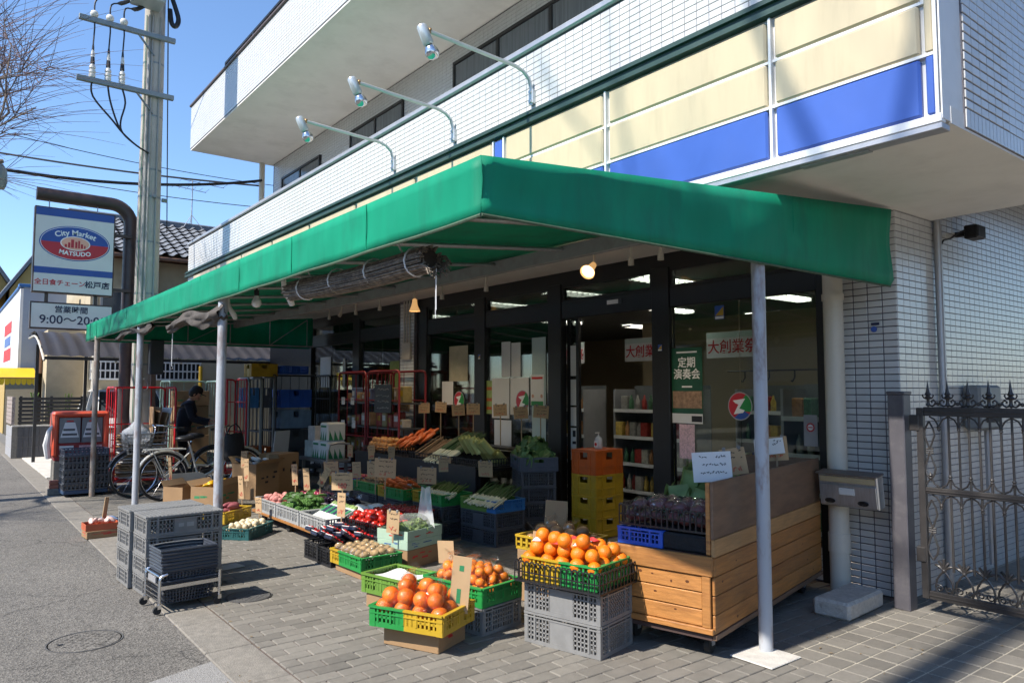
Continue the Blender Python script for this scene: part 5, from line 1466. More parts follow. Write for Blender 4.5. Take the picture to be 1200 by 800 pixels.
def roll_cage(loc, rz, w, d, h, m, label, rows=3, bars=4, open_side=None, full_back=True):
    t = thing('roll_cage', label, 'roll cage', loc, rz, 'roll cages')
    MB().box(0, w, 0, d, 0.13, 0.16, 0.004).build('base', m, t)
    def panel(nm, p0, p1):
        p0, p1 = Vector(p0), Vector(p1); u = (p1-p0).normalized(); L = (p1-p0).length; r = 0.016; c = 0.06
        b = MB()
        b.tube([tuple(p0+Vector((0, 0, 0.13))), tuple(p0+Vector((0, 0, h-c))), tuple(p0+u*c*.3+Vector((0, 0, h-c*.3))), tuple(p0+u*c+Vector((0, 0, h))), tuple(p1-u*c+Vector((0, 0, h))), tuple(p1-u*c*.3+Vector((0, 0, h-c*.3))), tuple(p1+Vector((0, 0, h-c))), tuple(p1+Vector((0, 0, 0.13)))], r, 8)
        for k in range(rows):
            z = 0.16+(h-0.16)*(k+.0)/rows+0.12
            b.cyl(tuple(p0+Vector((0, 0, z))), tuple(p1+Vector((0, 0, z))), 0.010, n=6)
        for k in range(1, bars+1):
            q = p0+u*L*k/(bars+1)
            b.cyl(tuple(q+Vector((0, 0, 0.16))), tuple(q+Vector((0, 0, h))), 0.006, n=5)
        b.build(nm, m, t, 50)
    panel('side_frame', (0, 0, 0), (0, d, 0)); panel('side_frame', (w, 0, 0), (w, d, 0))
    if full_back: panel('back_frame', (0, d, 0), (w, d, 0))
    for x in (0.03, w-0.03):
        for y in (0.05, d-0.05):
            c = MB().box(x-0.02, x+0.02, y-0.03, y+0.03, 0.09, 0.13).build('caster', m_steel, t)
            MB().cyl((x-0.015, y, 0.055), (x+0.015, y, 0.055), 0.055, n=14).build('wheel', m_rubber, c, 40)
    return t
m_red = mat('red cage paint', (0.62, 0.012, 0.02), 0.4, 0.08, 6, dirt=(0.35, 0.05, 0.04), dsc=8, damt=0.4)
m_redd = mat('maroon cage paint', (0.22, 0.012, 0.018), 0.45, 0.1, 6)
m_mint = mat('mint cage paint', (0.28, 0.42, 0.36), 0.5, 0.1, 6)
roll_cage((2.13, 12.36, 0), R(2), 0.84, 0.60, 1.54, m_red, 'bright red roll cage full of flattened cardboard beside the pole', 2, 3)
# flattened cardboard in it
for i in range(26):
    z = 0.17+i*0.026+rnd.uniform(0, .006)
    w_ = rnd.uniform(.55, .72); d_ = rnd.uniform(.4, .52)
    MB().box(-w_/2, w_/2, -d_/2, d_/2, 0, 0.014).build('flattened_carton', rnd.choice([m_carton, m_cartoni, m_carton, m_paper]), None, loc=(2.54+rnd.uniform(-.02, .02), 12.67+rnd.uniform(-.02, .02), z), rot=(R(rnd.uniform(-2, 2)), R(rnd.uniform(-3, 3)), R(rnd.uniform(-5, 8))), label='flattened carton lying in the bright red roll cage', cat='cardboard', group='flattened cartons in the red cage')
for i in range(4):
    MB().box(0, 0.012, 0, 0.42, 0, rnd.uniform(.5, .75)).build('flattened_carton', rnd.choice([m_carton, m_cartoni, m_paper]), None, loc=(2.82-i*0.05, 12.46, 0.62), rot=(0, R(rnd.uniform(-14, 12)), R(rnd.uniform(-8, 8))), label='flattened carton standing upright at the right of the red cage', cat='cardboard', group='upright cartons in the red cage')

# ------------------------------------------------------------------ bicycles
m_bikew = mat('cream bicycle paint', (0.52, 0.51, 0.46), 0.35, 0.06, 6)
m_biked = mat('dark bicycle paint', (0.03, 0.03, 0.035), 0.35, 0.1, 6)
def bicycle(loc, rz, m, label, basket=False, rack=True):
    t = thing('bicycle', label, 'bicycle', loc, rz)
    Rw = 0.325; xr, xf = 0.0, 1.08
    def wheel(x):
        w_ = MB().tube([(x+(Rw-.012)*math.cos(2*PI*i/36), 0, Rw+(Rw-.012)*math.sin(2*PI*i/36)) for i in range(36)], 0.017, 8, closed=True).build('wheel', m_rubber, t, 60)
        r = MB().tube([(x+(Rw-.032)*math.cos(2*PI*i/36), 0, Rw+(Rw-.032)*math.sin(2*PI*i/36)) for i in range(36)], 0.010, 6, closed=True)
        r.cyl((x, -0.04, Rw), (x, 0.04, Rw), 0.025, n=10)
        r.build('rim', m_chrome, w_, 60)
        s = MB()
        for i in range(18):
            a = 2*PI*i/18
            s.cyl((x+.02*math.cos(a+.6), 0.02*(-1)**i, Rw+.02*math.sin(a+.6)), (x+(Rw-.035)*math.cos(a), 0, Rw+(Rw-.035)*math.sin(a)), 0.0018, n=3, cap=False)
        s.build('spokes', m_chrome, w_, kind='stuff')
        MB().tube([(x+(Rw+.022)*math.cos(a), 0, Rw+(Rw+.022)*math.sin(a)) for a in [R(20+i*11) for i in range(15)]], [0.022]*15, 6).build('mudguard', m, t, 60)
    wheel(xr); wheel(xf)
    bb = (0.46, 0, 0.27); seat = (0.33, 0, 0.74); head0 = (0.90, 0, 0.62); head1 = (0.86, 0, 0.83)
    f = MB()
    f.tube([seat, (0.40, 0, 0.5), bb], 0.016, 8); f.tube([bb, (0.62, 0, 0.33), (0.8, 0, 0.47), head0], 0.020, 8); f.tube([(0.41, 0, 0.46), (0.6, 0, 0.44), (0.78, 0, 0.53), (0.89, 0, 0.66)], 0.013, 8)
    f.cyl(head0, head1, 0.02, n=8)
    for s in (-1, 1):
        f.tube([bb, (0.1, s*0.05, 0.32), (xr, s*0.055, Rw)], 0.010, 6); f.tube([(0.36, 0, 0.66), (xr, s*0.055, Rw)], 0.008, 6)
        f.tube([head0, (0.95, s*0.05, 0.52), (xf, s*0.05, Rw)], 0.012, 6)
    f.build('frame', m, t, 50)
    MB().tube([(0.84, 0, 0.83), (0.82, 0, 0.96), (0.83, -0.1, 1.0), (0.78, -0.24, 1.0), (0.62, -0.27, 0.97)], 0.012, 8).tube([(0.82, 0, 0.96), (0.83, 0.1, 1.0), (0.78, 0.24, 1.0), (0.62, 0.27, 0.97)], 0.012, 8).build('handlebar', m_chrome, t, 50)
    for s in (-1, 1): MB().cyl((0.62, s*0.27, 0.97), (0.52, s*0.275, 0.955), 0.018, n=8).build('grip', m_rubber, t)
    MB().cyl(seat, (0.31, 0, 0.80), 0.013, n=8).build('seat_post', m_chrome, t)
    MB().ball((0.27, 0, 0.83), 0.13, 12, 8, (1.05, .75, .32)).build('saddle', m_black, t, 60)
    if rack:
        k = MB()
        for s in (-1, 1): k.tube([(0.26, s*0.06, 0.69), (0.0, s*0.07, 0.70), (-0.22, s*0.07, 0.70), (-0.27, s*0.05, 0.67)], 0.011, 6); k.cyl((-0.18, s*0.07, 0.70), (xr, s*0.06, Rw), 0.008, n=6)
        for x in (-0.25, -.1, 0.1): k.cyl((x, -0.07, 0.70), (x, 0.07, 0.70), 0.008, n=6)
        k.build('luggage_rack', m, t, 50)
    MB().cyl((0.46, -0.06, 0.27), (0.46, -0.05, 0.27), 0.085, n=20).box(0.02, 0.46, -0.065, -0.045, 0.25, 0.36).build('chain_case', m, t)
    MB().bar((0.46, -0.09, 0.27), (0.40, -0.09, 0.13), 0.02).bar((0.46, 0.09, 0.27), (0.52, 0.09, 0.41), 0.02).build('cranks', m_chrome, t, kind='stuff')
    for (x, y, z) in ((0.40, -0.14, 0.13), (0.52, 0.14, 0.41)): MB().cb(x, y, z, 0.09, 0.08, 0.02, .004).build('pedal', m_black, t)
    MB().bar((0.06, -0.06, 0.3), (0.02, -0.12, 0.01), 0.016).bar((0.06, 0.06, 0.3), (0.02, 0.12, 0.01), 0.016).bar((0.02, -0.12, 0.012), (0.02, 0.12, 0.012), 0.014).build('stand', m_chrome, t)
    if basket:
        b = MB()
        def P(tt, sx, sy): return (1.06+sx*(0.13+0.045*tt), sy*(0.14+0.06*tt), 0.62+0.27*tt)
        for tt in (0, .2, .4, .6, .8, 1): b.tube([P(tt, -1, -1), P(tt, 1, -1), P(tt, 1, 1), P(tt, -1, 1)], 0.004 if tt < 1 else .008, 4, closed=True)
        for i in range(9):
            u = -1+i/4
            for s in (-1, 1): b.bar(P(0, u, s), P(1, u, s), .005); b.bar(P(0, s, u), P(1, s, u), .005)
        b.box(0.93, 1.19, -.14, .14, 0.615, 0.622)
        b.build('basket', m_cgrey, t)
    return t
bicycle((2.50, 10.95, 0.0), R(4), m_bikew, 'cream bicycle standing nearest the pavement, its rear rack to the left')
bicycle((3.32, 11.55, 0.0), R(183), m_biked, 'dark bicycle behind the cream one with a full front basket', True, False)
film_bag(Fr(2.26, 11.5, 0.84), (0, 0, 0.03), 0.18, 0.15, 0.13, 'white plastic carrier bag in the basket of the dark bicycle', m_bagm)

# ------------------------------------------------------------------ shop worker
def skin_body(verts, edges, radii, name, m, parent, sub=2, root=0):
    me = bpy.data.meshes.new(name)
    me.from_pydata(verts, edges, [])
    o = link(name, me, parent)
    o.modifiers.new('skin', 'SKIN')
    if not me.skin_vertices: bpy.context.view_layer.objects.active = o
    for i, r in enumerate(radii):
        sv = me.skin_vertices[0].data[i]
        sv.radius = r if isinstance(r, tuple) else (r, r)
        sv.use_root = (i == root)
    s = o.modifiers.new('sub', 'SUBSURF'); s.levels = sub; s.render_levels = sub
    me.materials.append(m)
    dg = bpy.context.evaluated_depsgraph_get()
    m2 = bpy.data.meshes.new_from_object(o.evaluated_get(dg))
    o.modifiers.clear(); o.data = m2
    m2.shade_smooth()
    return o
PW = thing('person', 'person in dark cap, navy jacket and black trousers leaning over goods', 'person', (3.33, 13.4, 0), R(-20))
m_skin = mat('skin', (0.52, 0.30, 0.21), 0.55, 0.05, 8)
m_navy = mat('navy jacket', (0.013, 0.016, 0.030), 0.8, 0.2, 14, bump=0.4, bsc=18)
m_blkc = mat('black trousers', (0.010, 0.010, 0.012), 0.85, 0.2, 14)
# faces +x, bent forward a little, both forearms forward
V = [(0, 0, 0.86), (0.03, 0, 1.02), (0.08, 0, 1.18), (0.11, 0, 1.26), (0.14, 0, 1.335), (0.16, 0, 1.375),     # pelvis, waist, chest, upper chest, neck, head base
     (0.10, 0.17, 1.245), (0.16, 0.22, 1.02), (0.36, 0.15, 0.98), (0.44, 0.12, 0.98),
     (0.10, -0.17, 1.245), (0.17, -0.23, 1.01), (0.37, -0.17, 0.94), (0.45, -0.14, 0.93),
     (0.0, 0.09, 0.80), (0.02, 0.10, 0.45), (-0.03, 0.10, 0.09), (0.09, 0.11, 0.04),
     (0.0, -0.09, 0.80), (0.03, -0.10, 0.45), (-0.01, -0.10, 0.09), (0.11, -0.12, 0.04)]
E_ = [(0, 1), (1, 2), (2, 3), (3, 4), (4, 5), (3, 6), (6, 7), (7, 8), (8, 9), (3, 10), (10, 11), (11, 12), (12, 13), (0, 14), (14, 15), (15, 16), (16, 17), (0, 18), (18, 19), (19, 20), (20, 21)]
RR = [(.125, .15), (.115, .145), (.125, .165), (.11, .15), .055, .05, .07, .052, .04, .032, .07, .052, .04, .032, .095, .068, .05, .045, .095, .068, .05, .045]
bd = skin_body(V, E_, RR, 'body', m_navy, PW)
bd.data.materials.append(m_blkc); bd.data.materials.append(m_skin)
for p in bd.data.polygons:
    c = p.center
    if c.z < 0.80 and abs(c.x) < .25: p.material_index = 1
    if c.z > 1.325: p.material_index = 2
    if c.x > 0.42 and c.z > .85: p.material_index = 2
def finger(base, d, L, parent):
    b = Vector(base); d = Vector(d).normalized()
    p1 = b+d*L*.5; p2 = p1+(d+Vector((0, 0, -.5))).normalized()*L*.3; p3 = p2+(d+Vector((0, 0, -1.0))).normalized()*L*.25
    return MB().tube([tuple(b), tuple(p1), tuple(p2), tuple(p3)], [0.009, .0088, .008, .006], 7)
for s, hx in ((1, (0.45, 0.115, 0.98)), (-1, (0.46, -0.135, 0.93))):
    pal = MB().ball((hx[0]+.03, hx[1], hx[2]), 0.045, 10, 7, (1.1, .85, .42)).build('palm', m_skin, PW, 70)
    for k, L in enumerate((.075, .085, .08, .062)):
        finger((hx[0]+.065, hx[1]+(k-1.5)*.019, hx[2]+.004), (1, (k-1.5)*.12, -.15), L, PW).build('finger', m_skin, pal, 70)
    finger((hx[0]+.02, hx[1]-s*.035, hx[2]), (.6, -s*.8, -.1), .06, PW).build('thumb', m_skin, pal, 70)
hd_ = MB()
hd_.M = Matrix.Translation((0.185, 0, 1.435)) @ Matrix.Rotation(R(28), 4, 'Y')
hd_.ball((0, 0, 0), 0.085, 18, 14, (1.08, .86, 1.30)); hd_.ball((0.07, 0, -0.055), 0.045, 10, 8, (.8, .95, .9)); hd_.ball((0.095, 0, -0.012), 0.017, 8, 6, (1, .8, 1.4))
for s in (-1, 1): hd_.ball((0.0, s*0.074, -0.01), 0.022, 8, 6, (.8, .4, 1.3)); hd_.ball((0.078, s*.03, .012), .012, 8, 6)
hd_.ball((0.093, 0, -0.055), 0.016, 8, 6, (.6, 1.5, .5))
hdo = hd_.build('head', m_skin, PW, 80)
ey = MB(); ey.M = hd_.M
for s in (-1, 1): ey.ball((0.089, s*.03, .013), .006, 6, 5)
ey.build('eyes', m_blk_txt, hdo, kind='stuff')
hr = MB(); hr.M = hd_.M
hr.ball((-0.018, 0, 0.012), 0.092, 16, 12, (1.0, .92, 1.12))
hr.build('hair', mat('black hair', (0.012, 0.010, 0.010), 0.6, 0.3, 40), PW, 80)
cp = MB(); cp.M = hd_.M
cp.lathe([(0.096, 0.04), (0.099, 0.07), (0.09, 0.11), (0.06, 0.14), (0.0, 0.152)], 18)
cp.ball((0.115, 0, 0.045), 0.07, 12, 6, (1.0, .95, .10))
cp.build('cap', mat('black cap', (0.012, 0.012, 0.014), 0.8, 0.2, 20), PW, 70)
jb = MB(); jb.M = Matrix.Translation((0.0, 0, 0.86))
jb.lathe([(0.165, -0.05), (0.168, 0.0), (0.16, 0.03)], 20); jb.v = [(v[0]*0.85, v[1]*1.05, v[2]) for v in jb.v]
jb.build('jacket_hem', mat('grey jacket hem', (0.05, 0.055, 0.07), 0.8), PW, 60)
for s in (-1, 1): MB().ball((0.04, s*.105, 0.045), 0.075, 12, 8, (1.75, .7, .62)).build('shoe', m_rubber, PW, 60)

# ------------------------------------------------------------------ wooden produce cart
m_pine = mat('varnished pine', (0.38, 0.165, 0.045), 0.5, 0.28, 6, bump=0.2, bsc=30, stretch=(1.0, 1.0, 11.0), rand=0.16, dirt=(0.17, 0.06, 0.018), dsc=2.2, damt=0.75)
m_ply = mat('weathered plywood', (0.17, 0.10, 0.06), 0.6, 0.25, 5, stretch=(1, 1, 5), dirt=(0.10, 0.055, 0.035), dsc=2, damt=0.7)
m_under = mat('dark board', (0.06, 0.035, 0.03), 0.7, 0.2, 6)
CA = thing('produce_cart', 'wooden produce cart on casters with a tall plywood side', 'cart', (3.45, 2.63, 0), R(13))
LC, WC = 1.92, 0.64
MB().box(0.0, LC, 0.0, WC, 0.115, 0.14).build('deck', m_under, CA)
for (u0, u1, z0, z1, nm) in ((0, 0, 0.150, 0.183, 'rail'), (0, 0, 0.466, 0.575, 'rail')):
    MB().box(-0.026, 0.0, -0.015, WC+0.02, z0, z1, 0.004).build('end_rail', m_pine, CA)
for (v0, v1) in ((-0.0, 0.05), (WC-0.05, WC)): MB().box(-0.020, 0.0, v0, v1, 0.184, 0.465, 0.003).build('end_stile', m_pine, CA)
for i in range(4):
    z0 = 0.184+i*0.0935-(0.0 if i else 0)
    if i < 3: MB().box(-0.012, 0.0, 0.051, WC-0.051, z0+0.002, z0+0.0905, 0.004).build('plank', m_pine, CA)
MB().box(-0.016, 0.0, 0.051, WC-0.051, 0.4655-0.0, 0.4657).build('shadow_gap', m_under, CA) if False else None
for i in range(4):
    z0 = 0.150+i*0.104
    MB().box(0.002, LC, -0.018, 0.0, z0, z0+0.101, 0.004).build('plank', m_pine, CA)
MB().box(0.002, LC, -0.024, -0.0005, 0.117, 0.147, 0.003).build('skirt', m_ply, CA)
MB().box(0.0, LC, -0.020, 0.0, 0.568, 0.665, 0.003).build('plank', mat('aged pine', (0.38, 0.21, 0.085), 0.55, 0.25, 7, stretch=(1, 1, 9)), CA)
MB().box(0.0, LC, -0.016, 0.002, 0.667, 0.985, 0.003).build('plywood_side', m_ply, CA)
MB().box(-0.004, 0.03, 0.003, 0.028, 0.58, 0.98, 0.003).build('corner_batten', m_pine, CA)
MB().box(LC-0.02, LC, 0.003, WC, 0.15, 0.98).build('far_end', m_ply, CA)
MB().box(0.002, LC, WC-0.02, WC, 0.15, 0.57).build('back_side', m_ply, CA)
MB().box(0.0, LC-0.02, 0.003, WC-0.02, 0.545, 0.572).build('tray', m_under, CA)
for (u, v) in ((0.16, 0.08), (0.16, WC-0.08), (LC-0.15, 0.08), (LC-0.15, WC-0.08)):
    c = MB().box(u-0.03, u+0.03, v-0.028, v+0.028, 0.105, 0.115).box(u-0.035, u+0.0, v-0.024, v-0.019, 0.045, 0.105).box(u-0.035, u+0.0, v+0.019, v+0.024, 0.045, 0.105).build('caster', m_steel, CA)
    MB().cyl((u-0.02, v-0.016, 0.047), (u-0.02, v+0.016, 0.047), 0.047, n=18).cyl((u-.02, v-.018, .047), (u-.02, v+.018, .047), 0.02, n=10).build('wheel', m_rubber, c, 40)
q = Fr(3.45, 2.63, 0, 13)
MB().tube([(0, 0, 0), (0.006, 0.004, 0.2), (0.0, 0.0, 0.40)], [0.021, 0.024, 0.020], 9).build('wood_stake', mat('bark stake', (0.26, 0.15, 0.08), 0.85, 0.3, 12, bump=.5), None, 50, loc=q.w(-0.06, 0.60, 0.10), rot=(R(-2), R(-3), 0), label='round bark stake leaning on the left end of the wooden cart', cat='stake')
m_knot = mat('pine knot', (0.10, 0.035, 0.012), 0.5, 0.3, 30)
for i in range(16):
    b = MB()
    rx_, rz_ = rnd.uniform(.006, .013), rnd.uniform(.004, .008)
    if i < 7:
        v, z = rnd.uniform(.09, WC-.09), .184+.0935*rnd.randint(0, 2)+rnd.uniform(.02, .07)
        b.prism([(v+rx_*math.cos(2*PI*k/10), z+rz_*math.sin(2*PI*k/10)) for k in range(10)], -0.0128, -0.012, 'yz')
    else:
        u, z = rnd.uniform(.06, LC-.1), .150+.104*rnd.randint(0, 3)+rnd.uniform(.02, .08)
        b.prism([(u+rx_*math.cos(2*PI*k/10), z+rz_*math.sin(2*PI*k/10)) for k in range(10)], -0.0188, -0.018, 'xz')
    b.build('knot', m_knot, CA)
# goods on the cart
crate(q.up(0.575).__class__(*q.w(0.17, 0.46, 0.575), 13+90), 0.30, 0.30, 0.10, 'grid', m_cdblue, 'small bright blue basket under the black wire basket on the cart', name='plastic_basket', cat='basket')
MB().box(-0.17, 0.17, -0.14, 0.14, 0, 0.095, 0.01).build('foam_block', mat('black foam', (0.012, 0.012, 0.013), 0.95, 0.3, 40, bump=.6), None, loc=q.w(0.19, 0.17, 0.576), rz=R(13), label='black foam block beside the small blue basket on the cart', cat='foam block')
def ellips(nm, m, r, sq, noise=.06): return MB().ball((0, 0, 0), r, 12, 8, sq, noise).mesh(nm, m, 80)
fb_ = Fr(*q.w(0.24, 0.32, 0.685), 13+90)
crate(fb_, 0.58, 0.42, 0.125, 'wire', m_cblack, 'black wire basket heaped with bagged purple potatoes on the cart', name='wire_basket', cat='basket')
pm1 = [ellips('purple_potato', m_purple, 0.043, (1.35, .85, .8)) for _ in range(3)]
P6 = heap(fb_.up(0.012), 0.54, 0.38, 0.088, 2, 0.2)
for p in P6: fruit('purple_potato', rnd.choice(pm1), p, 'purple potato in the black wire basket on the cart', 'potato', 'purple potatoes on the cart')
for i, (lo, hi) in enumerate(((-1, -.08), (-.08, .1), (.1, 1))):
    drape(fb_, [p for p in P6 if lo < (p[0]-fb_.x)*math.cos(fb_.a)+(p[1]-fb_.y)*math.sin(fb_.a) <= hi], .045, 'clear bag of purple potatoes on the cart, '+['nearest', 'middle', 'farthest'][i], 'bags of purple potatoes', None, False)
fb2 = Fr(*q.w(0.74, 0.32, 0.685), 13+90)
crate(Fr(*q.w(0.74, 0.32, 0.576), 13+90), 0.5, 0.36, 0.105, 'solid', m_cdark, 'dark crate under the cabbage basket on the cart')
crate(fb2, 0.58, 0.42, 0.125, 'wire', m_cblack, 'black wire basket of green cabbages on the cart behind the purple potatoes', name='wire_basket', cat='basket')
def cabbage_mesh(m, r=0.085):
    b = MB().ball((0, 0, 0), r*.9, 14, 10, (1, 1, .85), .05)
    for k in range(9):
        a0 = 2*PI*k/9*1.6; el = R(rnd.uniform(-30, 55)); M_ = Matrix.Rotation(a0, 4, 'Z') @ Matrix.Rotation(-el, 4, 'Y')
        old = b.M; b.M = M_
        b.grid(lambda u, v: (r*(0.96+0.10*(2*u-1)**2+0.06*(2*v-1)**2+.03*math.sin(9*v+k)), r*1.25*(u-.5)*1.2, r*1.3*(v-.5)*1.1), 6, 6)
        b.M = old
    return b.mesh('cabbage', m, 80)
cab = [cabbage_mesh(m_leafp) for _ in range(2)]+[cabbage_mesh(mat('savoy green', (0.12, 0.22, 0.07), 0.55, 0.25, 12, rand=.15)) for _ in range(2)]
for p in heap(fb2.up(0.015), 0.54, 0.40, 0.17, 2, 0.1): fruit('cabbage', rnd.choice(cab[:2]), p, 'green cabbage in the wire basket on the cart', 'cabbage', 'cabbages on the cart')
fb3 = Fr(*q.w(1.28, 0.32, 0.576), 13+90)
crate(fb3, 0.56, 0.42, 0.16, 'solid', m_cdark, 'dark crate of leafy vegetables at the wall end of the cart')
for p in heap(fb3.up(0.06), 0.5, 0.36, 0.15, 1, 0.15): fruit('leafy_head', cab[2], p, 'leafy head in the dark crate at the wall end of the cart', 'vegetable', 'leafy heads on the cart')
for (u, v, z, wd, ht, yaw, tl, wh, lb) in ((0.34, 0.13, 0.80, 0.23, 0.18, 38, -4, 1, 'white double sheet price card nearest on the cart'), (0.62, 0.10, 0.82, 0.14, 0.15, 30, -10, 0, 'brown price card second on the cart, behind the white sheets'), (1.0, 0.08, 0.85, 0.075, 0.19, 30, -3, 1, 'narrow white price card on the cart right of the awning post'), (1.30, 0.08, 0.86, 0.14, 0.15, 34, -5, 0, 'brown price card at the wall end of the cart'), (1.27, 0.07, 0.91, 0.11, 0.11, 34, -8, 1, 'white note clipped over the brown card at the wall end of the cart')):
    x, y, _ = q.w(u, v)
    price_card(x, y, z, lb, wd, ht, yaw, 0, tl, 0.145 if wd > .1 else 0.13, white=bool(wh))

# ------------------------------------------------------------------ corner: concrete block, mailbox, gate, floodlight
m_agg = mat('pitted concrete block', (0.44, 0.42, 0.38), 0.95, 0.2, 30, bump=0.9, bsc=45, dirt=(0.28, 0.265, 0.24), dsc=9, damt=0.6)
MB().box(-0.27, 0.27, -0.125, 0.125, 0, 0.118, 0.018).build('concrete_block', m_agg, None, loc=(4.98, 2.66, 0.001), rz=R(4), label='grey concrete block lying at the foot of the downpipe', cat='concrete block')
MX = thing('mailbox', 'battered steel mailbox strapped to the beige downpipe', 'mailbox', (5.235, 2.76, 0.66), R(2))
m_stl = mat('brushed steel sheet', (0.50, 0.52, 0.55), 0.32, 0.12, 9, metal=0.75, stretch=(1, 6, 1), dirt=(0.33, 0.31, 0.28), dsc=6, damt=.5)
b = MB(); b.M = Matrix.Rotation(R(-8), 4, 'Y')
b.box(-0.02, 0.075, -0.215, 0.215, 0.0, 0.245, 0.008); b.build('body', m_stl, MX)
b = MB(); b.M = Matrix.Rotation(R(-8), 4, 'Y')
b.box(-0.032, -0.021, -0.205, 0.205, 0.015, 0.165, 0.003); b.build('flap', m_stl, MX)
b = MB(); b.M = Matrix.Rotation(R(-8), 4, 'Y')
b.box(-0.026, -0.021, -0.20, 0.20, 0.182, 0.222); b.build('slot_strip', mat('yellowed strip', (0.42, 0.33, 0.19), .6), MX)
b = MB(); b.M = Matrix.Rotation(R(-8), 4, 'Y')
b.box(-0.045, 0.08, -0.222, 0.222, 0.236, 0.25, 0.004); b.build('lid', mat('brown lid', (0.12, 0.10, 0.09), .5), MX)
b = MB(); b.M = Matrix.Rotation(R(-8), 4, 'Y')
b.box(-0.036, -0.0325, -0.055, 0.06, 0.095, 0.145, 0.002); b.build('name_slot', m_panel, MX)
for v in (-0.11, 0.13):
    b = MB(); b.M = Matrix.Rotation(R(-8), 4, 'Y')
    b.tube([(-0.037, v+0.036*math.cos(2*PI*i/16), 0.045+0.014*math.sin(2*PI*i/16)) for i in range(16)], 0.004, 5, closed=True)
    b.box(-0.0345, -0.0325, v-0.03, v+0.03, 0.036, 0.054)
    b.build('finger_hole', m_black, MX)
MB().cyl((0.145, 0.17, 0.10), (0.145, 0.17, 0.115), 0.078, n=18).build('strap', m_steel, MX)

m_gate = mat('dark bronze gate paint', (0.048, 0.044, 0.043), 0.42, 0.12, 12, metal=0.25, dirt=(0.10, 0.092, 0.085), dsc=9, damt=0.5)
m_gpost = mat('slate gate post', (0.085, 0.08, 0.09), 0.45, 0.1, 8, dirt=(0.17, 0.16, 0.16), dsc=6, damt=0.5)
GP = thing('gate_post', 'square slate grey gate post at the corner of the tiled wall', 'gate post', (5.33, 2.44, 0))
MB().box(-0.055, 0.055, -0.055, 0.055, 0, 1.47, 0.006).build('shaft', m_gpost, GP)
MB().box(-0.062, 0.062, -0.062, 0.062, 1.471, 1.492, 0.006).build('cap', m_gpost, GP)
GT = thing('ornamental_gate', 'ornate dark metal gate with spear points and scrolls', 'gate', (5.35, 2.33, 0))
def gb(nm, mb_, sm=None): return mb_.build(nm, m_gate, GT, sm)
GL = 1.50
gb('stile', MB().box(-0.02, 0.02, -0.045, 0.0, 0.10, 1.38, 0.004))
for (z0, z1) in ((1.325, 1.385), (0.800, 0.845), (0.10, 0.155)):
    gb('rail', MB().box(-0.018, 0.018, -GL, -0.046, z0, z1, 0.004))
    gb('rail_bead', MB().box(-0.024, 0.024, -GL, -0.046, (z0+z1)/2-0.005, (z0+z1)/2+0.005, 0.002))
def scroll(c, r, a0, turns, s, flip=1, n=14, th=0.006):
    pts = []
    for i in range(n+1):
        t = i/n; a = a0+turns*2*PI*t*s; rr = r*(1-0.75*t)
        pts.append((0, c[0]+flip*rr*math.cos(a), c[1]+rr*math.sin(a)))
    return pts
pitch = 0.1235
spike = MB()
spike.lathe([(0.004, 0), (0.016, 0.012), (0.010, 0.03), (0.010, 0.05), (0.024, 0.062), (0.012, 0.075), (0.021, 0.085), (0.012, 0.10), (0.0, 0.185)], 10)
for s in (-1, 1):
    spike.tube([(0, s*0.012, 0.055), (0, s*0.028, 0.062), (0, s*0.036, 0.078), (0, s*0.030, 0.086)], 0.005, 5)
spm = spike.mesh('spear_point', m_gate, 50)
cr = MB()
for s in (-1, 1):
    cr.tube([(0, s*0.055, 0.012), (0, s*0.035, 0.006), (0, s*0.018, 0.018), (0, s*0.014, 0.036), (0, s*0.028, 0.048), (0, s*0.040, 0.040), (0, s*0.036, 0.028)], 0.0065, 6)
cr.ball((0, 0, 0.022), 0.013, 8, 6)
crm = cr.mesh('crest_scroll', m_gate, 50)
up = MB()   # hanging arch ornament below a rail
for s in (-1, 1):
    up.tube([(0, 0, -0.075), (0, s*0.010, -0.05), (0, s*0.026, -0.022), (0, s*0.058, -0.004)], 0.0055, 6)
up.lathe([(0.0, -0.105), (0.013, -0.092), (0.009, -0.08), (0.014, -0.072), (0.006, -0.06)], 8)
upm = up.mesh('arch_scroll', m_gate, 50)
dn = MB()   # standing bud above a rail
for s in (-1, 1):
    dn.tube([(0, 0, 0.075), (0, s*0.010, 0.05), (0, s*0.024, 0.022), (0, s*0.056, 0.004)], 0.0055, 6)
dn.lathe([(0.006, 0.05), (0.014, 0.062), (0.008, 0.07), (0.014, 0.08), (0.0, 0.105)], 8)
dnm = dn.mesh('bud_scroll', m_gate, 50)
fl = MB()   # acanthus fan at the bottom panel
for k in range(5):
    a = R(90+(k-2)*26); L = 0.075-abs(k-2)*0.010
    fl.tube([(0, 0, 0), (0, 0.55*L*math.cos(a), 0.6*L*math.sin(a)), (0, L*math.cos(a)*1.15, L*math.sin(a)), (0, L*math.cos(a)*1.35, L*math.sin(a)*0.88)], [0.006, 0.010, 0.009, 0.004], 6)
for s in (-1, 1):
    fl.tube([(0, 0, 0.0), (0, s*0.022, -0.025), (0, s*0.046, -0.065), (0, s*0.056, -0.115), (0, s*0.045, -0.145)], 0.0065, 6)
    fl.tube(scroll((s*0.030, -0.118), 0.024, 0.5, 1.2, s), 0.005, 5)
fl.ball((0, 0, 0.0), 0.014, 8, 6)
flm = fl.mesh('acanthus_fan', m_gate, 50)
n = int(GL/pitch)
